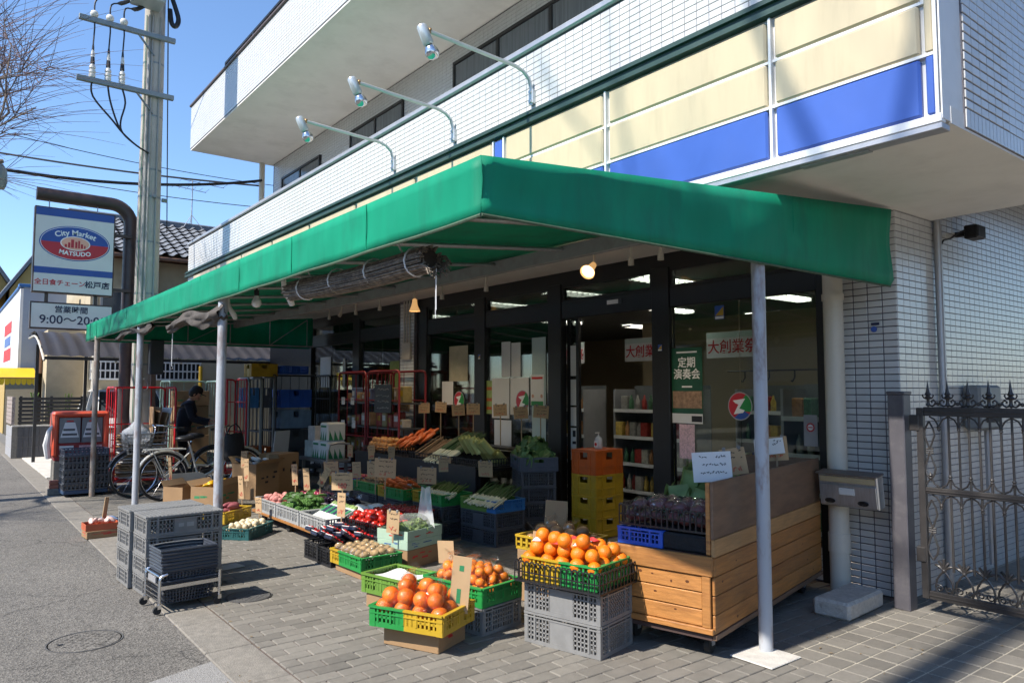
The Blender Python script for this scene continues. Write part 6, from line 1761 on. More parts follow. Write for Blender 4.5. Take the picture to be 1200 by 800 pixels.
for i in range(n):
    y = -0.075-i*pitch
    link('spear_point', spm, GT, (0, y, 1.386)); link('crest_scroll', crm, GT, (0, y-pitch/2, 1.386))
    link('arch_scroll', upm, GT, (0, y-pitch/2, 1.325)); link('arch_scroll', upm, GT, (0, y-pitch/2, 0.80))
    link('bud_scroll', dnm, GT, (0, y, 0.845)); link('acanthus_fan', flm, GT, (0, y-pitch/2, 0.30))
    if i > 0:
        for yy_ in (y, y-pitch/2):
            gb('bar', MB().cyl((0, yy_, 0.845), (0, yy_, 1.325), 0.0078, n=8), 50)
            gb('bar', MB().cyl((0, yy_, 0.30), (0, yy_, 0.80), 0.0078, n=8), 50)
for zc in (1.08, 0.55):
    d = MB()
    for s in (-1, 1):
        d.tube([(0, -0.075, zc+0.21), (0, -0.075+s*0.026, zc+0.155), (0, -0.075+s*0.034, zc+0.115), (0, -0.075, zc+0.02)], 0.0065, 6)
        d.tube([(0, -0.075, zc-0.19), (0, -0.075+s*0.026, zc-0.145), (0, -0.075+s*0.034, zc-0.105), (0, -0.075, zc-0.0)], 0.0065, 6)
    for k in range(3): d.cyl((0, -0.098, zc-0.006+k*0.014), (0, -0.052, zc-0.006+k*0.014), 0.006, n=6)
    gb('lozenge', d, 50)
gb('hinge', MB().box(-0.03, 0.03, -0.035, 0.025, 0.34, 0.44, 0.006)); gb('hinge', MB().box(-0.028, 0.028, -0.02, 0.045, 1.22, 1.33, 0.006))
MT = thing('meter_box', 'grey meter box on the tiled wall seen through the gate', 'meter box', (6.78, 2.44, 1.18))
MB().box(-0.22, 0.22, -0.07, 0.06, 0, 0.36, 0.02).build('case', mat('grey meter case', (0.20, 0.21, 0.21), .5), MT)
MB().box(-0.12, 0.16, -0.078, -0.071, 0.06, 0.2, 0.004).build('window', m_dark, MT)
MB().cyl((0.1, 0, -1.1), (0.1, 0, 0), 0.03, n=8).build('pipe', m_alu, MT, 40)
b = MB().grid(lambda u, v: (7.05+0.5*u, 2.1-0.5*v, 0.62*math.sin(PI*min(1, u*.8+.2))*math.sin(PI*(0.15+.7*v))+0.03*math.sin(9*u+7*v)), 14, 14)
b.build('covered_heap', mat('dark sheet', (0.03, 0.035, 0.045), .6, .3, 6), None, 60, label='heap under a dark sheet behind the gate', cat='sheet')
FLD = thing('floodlight', 'small black floodlight on the wall above the gate', 'floodlight', (6.62, 2.40, 2.74))
MB().box(-0.10, 0.06, -0.07, 0.03, -0.02, 0.09, 0.01).build('housing', m_black, FLD)
MB().box(-0.09, 0.05, -0.078, -0.071, -0.012, 0.08).build('lens', mat('lamp lens', (0.08, 0.09, 0.1), 0.1), FLD)
MB().box(-0.02, 0.02, 0.03, 0.13, 0.02, 0.06).build('bracket', m_black, FLD)
MB().tube([(-0.10, 0.02, 0.05), (-0.16, 0.05, 0.02), (-0.25, 0.07, -0.03), (-0.38, 0.07, -0.06), (-0.43, 0.07, -0.10)], 0.008, 6).build('cable', m_cable, FLD, 40)

# ------------------------------------------------------------------ fruit at the near end
f1 = Fr(2.335, 3.87, 0.125, 116)
carton(Fr(2.37, 3.90, 0.0, 114), 0.39, 0.29, 0.124, 'flat brown carton under the green and yellow crate of bagged oranges', print_m=m_red_txt, tape=False)
crate(f1, 0.50, 0.36, 0.118, 'slot', [m_cyel, m_cgreen], 'half green half yellow crate of bagged large oranges, nearest the road', split=0.02)
nav = [fruit_mesh('navel_orange', m_navel, 0.050, (1, 1, .93)) for _ in range(3)]
P1 = heap(f1.up(0.05), 0.47, 0.34, 0.098, 2, 0.10, .55)+[f1.w(u, v, .21) for u, v in ((.1, .03), (-.02, -.02), (-.12, .05), (.15, -.08))]
for p in P1: fruit('navel_orange', rnd.choice(nav), p, 'large deep orange fruit bagged in the nearest green and yellow crate', 'orange', 'oranges in the nearest crate', rnd.uniform(.88, 1.08))
def ucoord(f, p): return (p[0]-f.x)*math.cos(f.a)+(p[1]-f.y)*math.sin(f.a)
drape(f1, [p for p in P1 if ucoord(f1, p) > 0.03], .052, 'clear bag round large oranges, left hand in the nearest crate', 'bags of large oranges')
drape(f1, [p for p in P1 if ucoord(f1, p) <= 0.03], .052, 'clear bag round large oranges, right hand in the nearest crate', 'bags of large oranges')
x, y, _ = f1.w(-0.215, -0.05)
price_card(x, y, 0.2, 'tall brown board standing at the right end of the nearest orange crate', 0.115, 0.33, 40, -4, 6, 0.0, plain=2)
f2 = Fr(2.82, 4.05, 0, 101)
crate(f2, 0.53, 0.36, 0.165, 'grid', m_cgrey, 'grey crate under the green crate of mandarins', mark=m_cwht)
crate(f2.up(0.167), 0.53, 0.37, 0.12, 'slot', m_cgreen, 'green crate of bagged mandarins on one grey crate')
man = [fruit_mesh('mandarin', m_mand, 0.034, (1, 1, .82)) for _ in range(3)]
P2 = heap(f2.up(0.215), 0.49, 0.34, 0.070, 3, 0.14, .8)
for p in P2: fruit('mandarin', rnd.choice(man), p, 'small mandarin in a clear bag in the green crate', 'mandarin', 'mandarins in the green crate', rnd.uniform(.9, 1.1))
for i, (lo, hi) in enumerate(((-1, -.09), (-.09, .08), (.08, 1))):
    drape(f2, [p for p in P2 if lo < ucoord(f2, p) <= hi], .037, 'clear bag of mandarins in the green crate, '+['nearest', 'middle', 'farthest'][i], 'bags of mandarins')
f2b = Fr(2.62, 4.62, 0, 104)
carton(f2b, 0.40, 0.30, 0.10, 'brown carton under the lime green crate', tape=False)
crate(f2b.up(0.10), 0.46, 0.33, 0.13, 'slot', m_clime, 'lime green crate lined with white paper behind the oranges')
MB().grid(lambda u, v: (-.2+.4*u, -.14+.28*v, 0.1+.012*math.sin(9*u)*math.cos(7*v)), 10, 8).build('paper_liner', m_paper, None, 60, f2b.w(0, 0, 0.10), f2b.a, label='white paper lining the lime green crate', cat='paper')
MB().box(-.3, .3, -.24, .24, 0, 0.012, .003).build('floor_mat', mat('dark ribbed mat', (0.06, 0.06, 0.065), .9, .2, 40, bump=.6), None, loc=(3.18, 4.85, 0.002), rz=R(10), label='dark grey mat on the pavement behind the orange crates', cat='mat')
f3 = Fr(3.09, 3.33, 0, 104)
for k in range(2): crate(f3.up(k*0.182), 0.53, 0.36, 0.180, 'grid', m_cgrey, 'grey mesh crate beside the wooden cart, '+['lower', 'upper'][k]+' of two', mark=m_cwht)
f3b = Fr(3.06, 3.32, 0.364, 104)
crate(f3b, 0.60, 0.42, 0.125, 'wire', m_cblack, 'shallow black wire basket round the crate of loose oranges', name='wire_basket', cat='basket')
crate(f3b.up(0.014), 0.52, 0.36, 0.135, 'slot', [m_cgreen, m_cyel], 'green and yellow crate heaped with loose oranges in a black basket', split=-0.02)
ora = [fruit_mesh('orange', m_orange, 0.045, (1, 1, .97)) for _ in range(3)]
for p in heap(f3b.up(0.085), 0.54, 0.38, 0.092, 2, 0.10, .5): fruit('orange', rnd.choice(ora), p, 'bright loose orange heaped in the basket beside the wooden cart', 'orange', 'loose oranges by the cart', rnd.uniform(.93, 1.07))
for (u, v) in ((-0.12, 0.1), (0.06, .12), (.18, .08), (-.02, .14)): fruit('orange', rnd.choice(ora), f3b.w(u, v, 0.262), 'bright loose orange heaped in the basket beside the wooden cart', 'orange', 'loose oranges by the cart')
m_label = mat('red white sticker', (0.62, 0.05, 0.05), 0.35, 0.5, 60)
for i in range(9):
    u, v = rnd.uniform(-.2, .2), rnd.uniform(-.12, .14)
    MB().grid(lambda a, b_: ((a-.5)*.075, (b_-.5)*.05, 0.018*math.sin(PI*a)*math.sin(PI*b_)), 6, 5).build('red_label', m_label if i % 3 else m_paper, None, 60, f3b.w(u, v, 0.238), rnd.uniform(0, 3), label='red and white label lying among the loose oranges', cat='label', group='labels among the loose oranges')
x, y, _ = f3b.w(0.26, -0.02)
price_card(x, y, 0.40, 'plain brown board at the left end of the loose oranges', 0.13, 0.16, 35, -3, 4, 0.06, plain=True)
x, y, _ = f2.w(0.22, 0.02)
price_card(x, y, 0.29, 'brown board with a round drawing behind the mandarins', 0.12, 0.15, 30, -3, -3, 0.05, plain=True)
f4 = Fr(3.60, 4.05, 0, 100)
carton(f4, 0.5, 0.4, 0.36, 'brown carton under the bagged pears behind the loose oranges')
crate(f4.up(0.362), 0.52, 0.40, 0.10, 'low', m_cyel, 'yellow tray of bagged brown pears behind the loose oranges')
pea = [fruit_mesh('brown_pear', mat('russet pear skin', (0.40, 0.21, 0.085), .5, .15, 20, rand=.1), 0.046, (1, 1, .88)) for _ in range(2)]
P4 = heap(f4.up(0.38), 0.46, 0.34, 0.094, 2, .1)
for p in P4: fruit('brown_pear', rnd.choice(pea), p, 'round russet pear bagged in the yellow tray', 'pear', 'russet pears in the yellow tray')
for i, (lo, hi) in enumerate(((-1, 0), (0, 1))): drape(f4, [p for p in P4 if lo < ucoord(f4, p) <= hi], .05, 'clear bag of russet pears, '+['near', 'far'][i]+' one in the yellow tray', 'bags of pears')
price_card(3.80, 4.35, 0.40, 'large blank brown board leaning behind the russet pears', 0.17, 0.22, 50, 6, 4, 0.03, plain=True)

# potatoes, mint cartons, strawberry packs
f5 = Fr(2.87, 5.67, 0, 92)
carton(f5, 0.44, 0.32, 0.062, 'flat brown carton under the potato crate', print_m=m_red_txt, tape=False)
crate(f5.up(0.064), 0.53, 0.37, 0.115, 'slot', [m_cgreen, m_cyel], 'green crate with yellow end holding trays of pale potatoes', split=0.22)
pot = [ellips('potato', m_potato, 0.034, (1.25, .95, .85), .05) for _ in range(3)]
m_tray = mat('white foam tray', (0.78, 0.78, 0.76), .6, .03)
for k, s in enumerate((-1, 1)):
    ft = f5.up(0.15)
    MB().box(-.12, .12, -.16, .16, 0, .012, .004).build('foam_tray', m_tray, None, loc=ft.w(s*.125, 0, 0), rz=f5.a, label='white foam tray of potatoes in the '+('near' if s < 0 else 'far')+' half of the potato crate', cat='tray')
    P5 = heap(Fr(*ft.w(s*.125, 0, .008), 92), .23, .31, .066, 1, .12)
    for p in P5: fruit('potato', rnd.choice(pot), p, 'pale brown potato on a foam tray in the potato crate', 'potato', 'potatoes in the potato crate', 1, (0, rnd.uniform(-.2, .2), rnd.uniform(0, 3)))
    drape(ft, P5, .036, 'clear film over the '+('near' if s < 0 else 'far')+' tray of potatoes', None, None, False, .002)
for k, y in enumerate((6.10, 6.38)):
    fk = Fr(2.90, y, 0, 2)
    crate(fk, 0.42, 0.27, 0.155, 'grid', m_cblack, 'black mesh crate of strawberry packs, '+['next to the potato crate', 'next to the vegetable dolly'][k], mark=m_paper if k == 0 else None)
    for i in range(6):
        u = -.15+(i % 3)*.145; v = -.06+(i//3)*.12
        pk = thing('strawberry_pack', 'glossy dark pack of strawberries in the black crate '+['by the potatoes', 'by the dolly'][k], 'fruit pack', fk.w(u, v, .20+.02*(i % 2)), fk.a, 'strawberry packs')
        pk.rotation_euler = (R(rnd.uniform(-8, 8)), R(28+rnd.uniform(-8, 8)), fk.a+rnd.uniform(-.3, .3))
        MB().box(-.085, .085, -.055, .055, -.01, .022, .008).build('sleeve', mat('dark sleeve', (0.02, 0.02, 0.035), .2, .3), pk)
        b = MB()
        for j in range(7): b.ball((-.06+(j % 4)*.04, -.025+(j//4)*.05, .026), .019, 8, 6, (1, 1, .8))
        b.build('strawberries', m_straw, pk, 60, kind='stuff')
        MB().box(-.088, -.055, -.05, .05, .023, .030, .003).build('white_label', m_paper, pk)
f6 = Fr(3.33, 5.74, 0, 18)
carton(f6, 0.44, 0.34, 0.155, 'brown carton with a white label under the mint green boxes', print_m=m_red_txt, tape=False)
m_mintc = mat('mint carton', (0.34, 0.46, 0.35), .7, .06, 5)
carton(f6.up(.156), 0.45, 0.35, 0.072, 'mint green fruit carton, lower of two', m=m_mintc, print_m=m_sblue, tape=False)
carton(f6.up(.229), 0.45, 0.35, 0.085, 'mint green fruit carton, upper of two, holding a plastic bag', m=m_mintc, print_m=m_red_txt, open_top=True, flaps=False)
for i in range(7): fruit('lettuce', cab[0], f6.w(rnd.uniform(-.14, .14), rnd.uniform(-.1, .1), .29), 'bagged lettuce in the upper mint green carton', 'lettuce', 'lettuces in the mint carton', .75)
film_bag(f6.up(.30), (-.02, 0, .03), .21, .16, .09, 'large clear plastic bag over the mint green carton', m_bagl, False)
b = MB().grid(lambda u, v: (.14+.14*(u-.5)*(1.3-v)+.02*math.sin(12*u)*v, -.06+.30*(u-.5)*(1.2-.8*v), .0+.32*v+.02*math.sin(8*u)), 12, 12)
b.build('plastic_bag', m_bagm, None, 70, f6.w(0, 0, .31), f6.a, label='white thin carrier bag peaked above the mint green carton', cat='bag')

# dolly of grey crates
DV = thing('vegetable_dolly', 'long wooden dolly carrying grey vegetable crates in the middle', 'dolly', (2.95, 6.66, 0), 0)
MB().box(0, .82, 0, 2.05, .10, .128, .003).build('deck', m_pine, DV)
for (u, v) in ((.08, .2), (.72, .2), (.08, 1.1), (.72, 1.1), (.08, 1.85), (.72, 1.85)):
    c = MB().box(u-.02, u+.02, v-.02, v+.02, .07, .10).build('caster', m_steel, DV)
    MB().cyl((u-.015, v, .05), (u+.015, v, .05), .05, n=16).build('wheel', m_rubber, c, 40)
spots_ = [(3.15, 6.98, 'white vegetable packs'), (3.15, 7.63, 'green broccoli'), (3.15, 8.28, 'pink potatoes'), (3.56, 6.98, 'long white radishes'), (3.56, 7.63, 'bagged dark vegetables'), (3.56, 8.28, 'bagged pink onions')]
fd = []
for (x, y, nm) in spots_:
    f = Fr(x, y, .13, 90); fd.append(f)
    crate(f, .62, .39, .15, 'slot', m_cwht, 'pale grey crate of '+nm+' on the wooden dolly', 'grey crates on the dolly')
for i in range(9):
    pk = thing('vegetable_pack', 'white striped vegetable pack leaning in the first dolly crate', 'vegetable pack', fd[0].w(-.24+.06*i, -.02, .13), 0, 'white vegetable packs')
    pk.rotation_euler = (R(rnd.uniform(-4, 4)), R(-24), 0.1)
    MB().box(-.15, .15, -.022, .022, 0, .03, .01).build('bag', mat('white vegetable bag', (.66, .68, .64), .3, .08, 20), pk)
    MB().box(-.02, .1, -.018, .018, .0305, .032).build('print', m_navy_txt if i % 2 else m_green_txt, pk)
    MB().ball((.15, 0, .02), .03, 8, 6, (1.2, .8, .7), .3).build('leaf_end', m_leafp, pk, 60)
def broccoli_mesh():
    b = MB().cyl((0, 0, -.06), (0, 0, 0), .018, .025, n=8)
    for i in range(46):
        a = i*2.4; r = .055*math.sqrt(i/46)
        b.ball((r*math.cos(a), r*math.sin(a), .028*(1-(r/.055)**2)+rnd.uniform(-.006, .006)), rnd.uniform(.012, .018), 7, 5, (1, 1, 1), .35)
    return b.mesh('broccoli', mat('broccoli green', (0.06, 0.15, 0.02), .7, .35, 60, bump=.8, bsc=120, rand=.2))
bro = [broccoli_mesh() for _ in range(3)]
for p in heap(fd[1].up(.07), .58, .36, .115, 2, .15, .7): fruit('broccoli', rnd.choice(bro), p, 'green broccoli head in the dolly crate', 'broccoli', 'broccoli in the dolly crate', rnd.uniform(.9, 1.15), (rnd.uniform(-.4, .4), rnd.uniform(-.4, .4), rnd.random()*6))
for i in range(12):
    a = rnd.random()*6
    MB().grid(lambda u, v: (.16*u, .055*math.sin(PI*u)*(v-.5)*2, .05*math.sin(2.2*u)+.015*math.cos(9*v)), 6, 4).build('broccoli_leaf', m_leafg, None, 60, fd[1].w(rnd.uniform(-.24, .24), rnd.uniform(-.14, .14), .21), rnd.random()*6, label='long green leaf sticking out among the broccoli', cat='leaf', group='leaves among the broccoli')
swe = [ellips('sweet_potato', m_sweet, .032, (3.0, .95, .9), .08) for _ in range(3)]
pnk = [ellips('pink_potato', mat('pink potato skin', (.50, .20, .17), .6, .1, 20, rand=.1), .034, (1.6, .95, .85), .06) for _ in range(2)]
for p in heap(fd[2].up(.07), .56, .34, .075, 2, .15): fruit('pink_potato', rnd.choice(pnk), p, 'pink skinned potato in the far dolly crate', 'potato', 'pink potatoes in the dolly crate')
rad = ellips('white_radish', mat('radish white', (.72, .72, .66), .4, .06), .03, (4.5, 1, 1), .04)
for i in range(8): fruit('white_radish', rad, fd[3].w(-.02+rnd.uniform(-.06, .06), -.15+.042*i, .15+.02*(i % 2)), 'long white radish in the shop side dolly crate', 'radish', 'white radishes in the dolly crate', 1, (0, rnd.uniform(-.1, .1), R(90)+rnd.uniform(-.1, .1)))
dv = ellips('dark_vegetable', mat('aubergine skin', (.022, .012, .03), .2, .2), .035, (2.0, 1, 1), .04)
for p in heap(fd[4].up(.07), .56, .34, .085, 2, .15): fruit('aubergine', dv, p, 'dark aubergine in the middle shop side dolly crate', 'aubergine', 'aubergines in the dolly crate')
for i, (u, v) in enumerate(((-.15, 0), (.12, .02))): film_bag(fd[4].up(.2), (u, v, .03), .16, .16, .09, 'clear bag over the aubergines, '+['near', 'far'][i]+' one', m_bag, True)
pon = [ellips('pink_onion', mat('red onion skin', (.28, .03, .07), .3, .2, rand=.1), .034, (1, 1, .95), .03) for _ in range(2)]
for p in heap(fd[5].up(.07), .56, .34, .074, 2, .12): fruit('red_onion', rnd.choice(pon), p, 'small red onion in the far shop side dolly crate', 'onion', 'red onions in the dolly crate')

# tomatoes on black trays
for k, (x, y, nm) in enumerate(((3.32, 6.30, 'near'), (3.70, 6.45, 'rear'))):
    ft = Fr(x, y, 0, 96)
    if k == 0: crate(ft, .56, .38, .20, 'grid', m_cdark, 'dark crate under the tomato tray in the sun')
    else: crate(ft, .56, .36, .24, 'grid', m_cdark, 'dark crate under the packs of cherry tomatoes')
    crate(ft.up(.202 if k == 0 else .242), .58, .39, .10, 'wire', m_cblack, 'black tray of '+['loose red tomatoes', 'cherry tomato packs'][k], name='wire_basket', cat='basket')
tom = [fruit_mesh('tomato', m_tomato, .041, (1, 1, .82)) for _ in range(3)]
ft = Fr(3.32, 6.30, .22, 96)
for p in heap(ft.up(.02), .54, .35, .082, 2, .1, .6): fruit('tomato', rnd.choice(tom), p, 'shiny red tomato on the black tray in the sun', 'tomato', 'tomatoes on the black tray', rnd.uniform(.92, 1.08))
ft = Fr(3.70, 6.45, .27, 96)
for i in range(8):
    pk = thing('cherry_tomato_pack', 'clear pack of cherry tomatoes behind the loose tomatoes', 'fruit pack', ft.w(-.21+(i % 4)*.135, -.09+(i//4)*.17, .03+.02*(i//4)), ft.a, 'cherry tomato packs')
    b = MB()
    for j in range(12): b.ball((-.045+(j % 4)*.03, -.04+(j//4)*.035, .015+rnd.uniform(0, .02)), .017, 8, 6)
    b.build('cherry_tomatoes', m_tomato, pk, 60, kind='stuff')
    MB().box(-.065, .065, -.065, .065, -.004, .055, .012).build('clear_box', m_bag, pk)

# onions and sweet potatoes at the left
f7 = Fr(2.60, 7.82, 0, 42)
crate(f7, .48, .32, .115, 'slot', m_cteal, 'dark teal crate of pale onions standing on the pavement')
gar = [ellips('pale_onion', m_garlic, .034, (1, 1, .95), .08) for _ in range(3)]
for p in heap(f7.up(.045), .45, .29, .066, 2, .18): fruit('pale_onion', rnd.choice(gar), p, 'pale papery onion in the dark teal crate', 'onion', 'pale onions in the teal crate', rnd.uniform(.85, 1.1))
f8 = Fr(2.52, 8.32, 0, 40)
carton(f8, .40, .30, .10, 'brown carton under the yellow sweet potato crate', print_m=m_red_txt, tape=False)
crate(f8.up(.102), .50, .34, .12, 'slot', m_cyel, 'yellow crate of sweet potatoes near the second awning post')
for i in range(14): fruit('sweet_potato', rnd.choice(swe), f8.w(rnd.uniform(-.1, .1), -.13+.042*(i % 7), .20+.05*(i//7)), 'dusky red sweet potato in the yellow crate', 'sweet potato', 'sweet potatoes in the yellow crate', 1, (rnd.uniform(-.1, .1), rnd.uniform(-.1, .1), f8.a+rnd.uniform(-.25, .25)))
# cartons of packaged goods farther left
f9 = Fr(2.86, 9.85, 0, 40)
carton(f9, .50, .34, .30, 'open brown carton of yellow snack bags by the second awning post', open_top=True, print_m=m_green_txt)
for i in range(12): fruit('snack_bag', ellips('snack_bag', mat('yellow snack bag', (.72, .40, .02), .25, .25, 20, rand=.2), .05, (1.4, .9, .5), .12), f9.w(rnd.uniform(-.19, .19), rnd.uniform(-.11, .11), .26+rnd.uniform(0, .06)), 'glossy yellow snack bag in the open carton', 'snack bag', 'yellow snack bags in the carton')
f10 = Fr(2.62, 10.35, 0, 35)
carton(f10, .42, .30, .26, 'cut open brown carton of blue packs left of the snack bags', open_top=True)
for i in range(8): fruit('blue_pack', ellips('blue_pack', mat('blue pack', (.10, .20, .42), .3, .4, 20), .04, (1.4, .9, .5), .1), f10.w(rnd.uniform(-.15, .15), rnd.uniform(-.1, .1), .12+rnd.uniform(0, .05)), 'small blue pack in the cut open carton', 'pack', 'blue packs in the carton')
f11 = Fr(3.62, 10.55, 0, 30)
carton(f11, .48, .42, .48, 'big brown carton with black lettering full of wrapped goods', open_top=True, print_m=m_blk_txt)
for i in range(12): fruit('wrapped_goods', ellips('wrapped_goods', rnd.choice([mat('silver wrap', (.5, .52, .55), .25, .3, 30), mat('dark wrap', (.06, .07, .09), .25, .4, 30), m_paper]), .05, (1.5, .9, .55), .15), f11.w(rnd.uniform(-.18, .18), rnd.uniform(-.15, .15), .45+rnd.uniform(0, .09)), 'shiny wrapped pack in the big lettered carton', 'pack', 'wrapped packs in the big carton')
carton(Fr(4.10, 11.0, 0, 30), .46, .40, .56, 'tall closed brown carton behind the big lettered carton', print_m=m_blk_txt)
MB().box(-.16, .16, -.01, .01, 0, .62, .004).build('white_board', mat('ribbed grey board', (.42, .43, .45), .5, .05), None, loc=(4.28, 11.45, .25), rot=(R(6), 0, R(25)), label='pale grey ribbed board leaning in front of the roll cages', cat='board')

# ------------------------------------------------------------------ second row in the shade: crates on grey crates
rows2 = [('C', 4.44, 6.03, m_cblue, m_clime, -0.25, 'leeks', 'light blue crate with lime end, of long leeks', 2), ('B', 4.27, 6.70, m_cgreen, m_cyel, .28, 'greens', 'green crate with yellow end, of bundled spring greens', 2), ('A', 4.17, 7.30, m_cgreen, m_cyel, .26, 'carrots', 'green crate with yellow end, of bagged carrots', 2), ('D', 4.17, 7.92, m_cgreen, m_cgreen, None, 'mushrooms', 'green crate of packed brown mushrooms', 2), ('E', 4.15, 8.55, m_cdblue, m_cyel, .1, 'radish', 'deep blue and yellow crate of red radishes', 2)]
R2 = {}
for (k, x, y, ma, mb2, sp, nm, lb, ns) in rows2:
    f = Fr(x, y, 0, 92 if k != 'C' else 94)
    for s in range(ns): crate(f.up(s*.16), .54, .37, .158, 'grid', m_cdark, 'dark grey crate, '+['lower', 'upper'][s]+' of two under the '+nm, 'dark crates under the second row', mark=m_cwht if k == 'C' else None)
    if sp is not None: crate(f.up(.321), .54, .38, .115, 'slot', [ma, mb2], lb+' in the shade', split=sp)
    else: crate(f.up(.321), .54, .38, .115, 'slot', ma, lb+' in the shade')
    R2[k] = f.up(.34)
def stalk_bundle(nm, m1, m2, L, n, r, parent_label, group, fr, u, v, h, rot, cat):
    t = thing(nm, parent_label, cat, fr.w(u, v, h), 0, group); t.rotation_euler = rot
    a = MB(); b = MB()
    for i in range(n):
        y = rnd.uniform(-.035, .035); z = rnd.uniform(0, .03)
        a.tube([(-L/2, y, z), (-L*.1, y*1.1, z)], [r*.8, r], 6)
        e = rnd.uniform(.85, 1.1)
        b.tube([(-L*.1, y*1.1, z), (L*.2, y*1.3, z+.01), (L/2*e, y*2.2+rnd.uniform(-.02, .02), z+rnd.uniform(-.02, .03))], [r, r*.9, r*.35], 6)
    a.build('pale_stalks', m1, t, 60, kind='stuff'); b.build('green_tops', m2, t, 60, kind='stuff')
    MB().box(-L*.25-.006, -L*.25+.006, -.042, .042, -.008, .036, .006).build('band', m_leek, t)
for i in range(7): stalk_bundle('leek_bundle', m_leek, m_leafd, .62, 5, .010, 'bundle of long dark leeks lying across the light blue crate', 'leeks in the blue crate', R2['C'], -.2+.065*i, 0, .10, (0, R(-10), R(28)), 'leek')
for i in range(9): stalk_bundle('greens_bundle', m_leek, m_leafg, .36, 7, .008, 'bundle of green vegetables in the green crate in the shade', 'greens in the green crate', R2['B'], -.22+.055*i, -.02, .09, (0, R(-14), R(24)), 'greens')
car_ = [MB().lathe([(0, 0), (.010, .008), (.017, .06), (.020, .13), (.012, .15), (0, .152)], 9).mesh('carrot', m_carrot, 60)]
def carrots(fr, n, L, W, h, label, group):
    for i in range(n):
        o = fruit('carrot', car_[0], fr.w(rnd.uniform(-L, L), rnd.uniform(-W, W), h+rnd.uniform(0, .07)), label, 'carrot', group, rnd.uniform(.9, 1.2), (0, R(75+rnd.uniform(-15, 15)), fr.a+R(90)+rnd.uniform(-.5, .5)))
carrots(R2['A'], 26, .2, .1, .06, 'bagged carrot in the green crate in the shade', 'carrots in the green crate')
for i, u in enumerate((-.18, -.03, .13)): film_bag(R2['A'], (u, 0, .10), .09, .15, .065, 'clear bag of carrots in the green crate, '+['near', 'middle', 'far'][i], m_bag, True, 'bags of carrots')
mus = MB().lathe([(.006, -.03), (.007, 0), (.022, .002), (.018, .014), (0, .02)], 9).mesh('mushroom', mat('brown mushroom', (.26, .17, .10), .7, .2, 20, rand=.2), 60)
for p in heap(R2['D'].up(.06), .48, .32, .045, 2, .3): fruit('mushroom', mus, p, 'brown mushroom packed in the green crate in the shade', 'mushroom', 'mushrooms in the green crate')
for p in heap(R2['E'].up(.06), .48, .32, .055, 1, .3): fruit('red_radish', ellips('red_radish', mat('radish red', (.35, .03, .06), .35, .2), .024, (1, 1, 1)), p, 'small red radish in the deep blue crate', 'radish', 'red radishes in the blue crate')

# ------------------------------------------------------------------ third row: black tiered stand with wire baskets along the window
ST = thing('display_stand', 'black tiered display stand below the shop windows', 'display stand', (4.72, 6.70, 0), 0)
MB().box(0, .62, 0, 2.95, .60, .63, .004).build('shelf_board', m_cblack, ST)
MB().box(-.02, 0, 0, 2.95, .25, .66, .003).build('front_board', m_cblack, ST)
MB().box(.55, .75, 0, 2.95, .80, .83, .004).build('shelf_board', m_cblack, ST)
for v in (0.02, .95, 1.9, 2.9):
    for u in (.03, .6): MB().box(u-.02, u+.02, v-.02, v+.02, 0, .6).build('leg', m_cblack, ST)
bk_names = ['pale Chinese cabbages', 'long leeks', 'brown burdock', 'orange carrots', 'brown onions']
bk_y = [6.98, 7.52, 8.02, 8.52, 9.15]
FB = []
for (nm, y, L) in zip(bk_names, bk_y, (.52, .52, .42, .5, .68)):
    f = Fr(4.98, y, .635, 90)
    crate(f, L, .48, .10, 'wire', m_cblack, 'black wire basket of '+nm+' on the tiered stand', 'wire baskets on the stand', name='wire_basket', cat='basket')
    FB.append(f)
chc = MB().ball((0, 0, 0), .06, 12, 10, (.9, .9, 2.4), .06)
for k in range(7):
    a = 2*PI*k/7
    chc.grid(lambda u, v: (.058*math.cos(a+(u-.5)*1.1)*(1+.12*v), .058*math.sin(a+(u-.5)*1.1)*(1+.12*v), -.13+.27*v+.01*math.sin(9*u)), 4, 6)
chm = chc.mesh('chinese_cabbage', mat('pale yellow green leaf', (.52, .52, .19), .5, .3, 9, stretch=(1, 1, .3), rand=.12), 70)
for i in range(9):
    r_ = i//5
    fruit('chinese_cabbage', chm, FB[0].w(-.2+.105*(i % 5)+.05*r_, -.13+.24*r_*-1+.2, .10+.13*(1-r_)), 'pale Chinese cabbage on the tiered stand', 'Chinese cabbage', 'Chinese cabbages on the stand', rnd.uniform(.68, .8), (R(rnd.uniform(-14, 14)), R(38+rnd.uniform(-12, 18)), R(180+rnd.uniform(-16, 16))))
for i in range(7): stalk_bundle('leek_bundle', m_leek, m_leafd, .66, 5, .011, 'bundle of pale long leeks sloping up the tiered stand', 'leeks on the stand', FB[1], -.2+.065*i, .0, .16, (0, R(-30), R(-8+rnd.uniform(-6, 6))), 'leek')
for i in range(18): fruit('burdock', MB().cyl((-.2, 0, 0), (.22, 0, 0), .011, .007, n=7).mesh('burdock', m_burd, 60), FB[2].w(-.17+.02*i, rnd.uniform(-.03, .03), .12+rnd.uniform(0, .06)), 'thin brown burdock root on the tiered stand', 'burdock', 'burdock on the stand', 1, (0, R(-28), rnd.uniform(-.15, .15)))
for i in range(44): fruit('carrot', car_[0], FB[3].w(rnd.uniform(-.2, .2), (v_ := rnd.uniform(-.2, .2)), .16+rnd.uniform(0, .06)-v_*.35), 'orange carrot heaped on the tiered stand', 'carrot', 'carrots on the stand', rnd.uniform(1, 1.25), (0, R(60), rnd.uniform(-.5, .5)))
oni = [ellips('onion', m_onion, .042, (1, 1, .9), .03) for _ in range(3)]
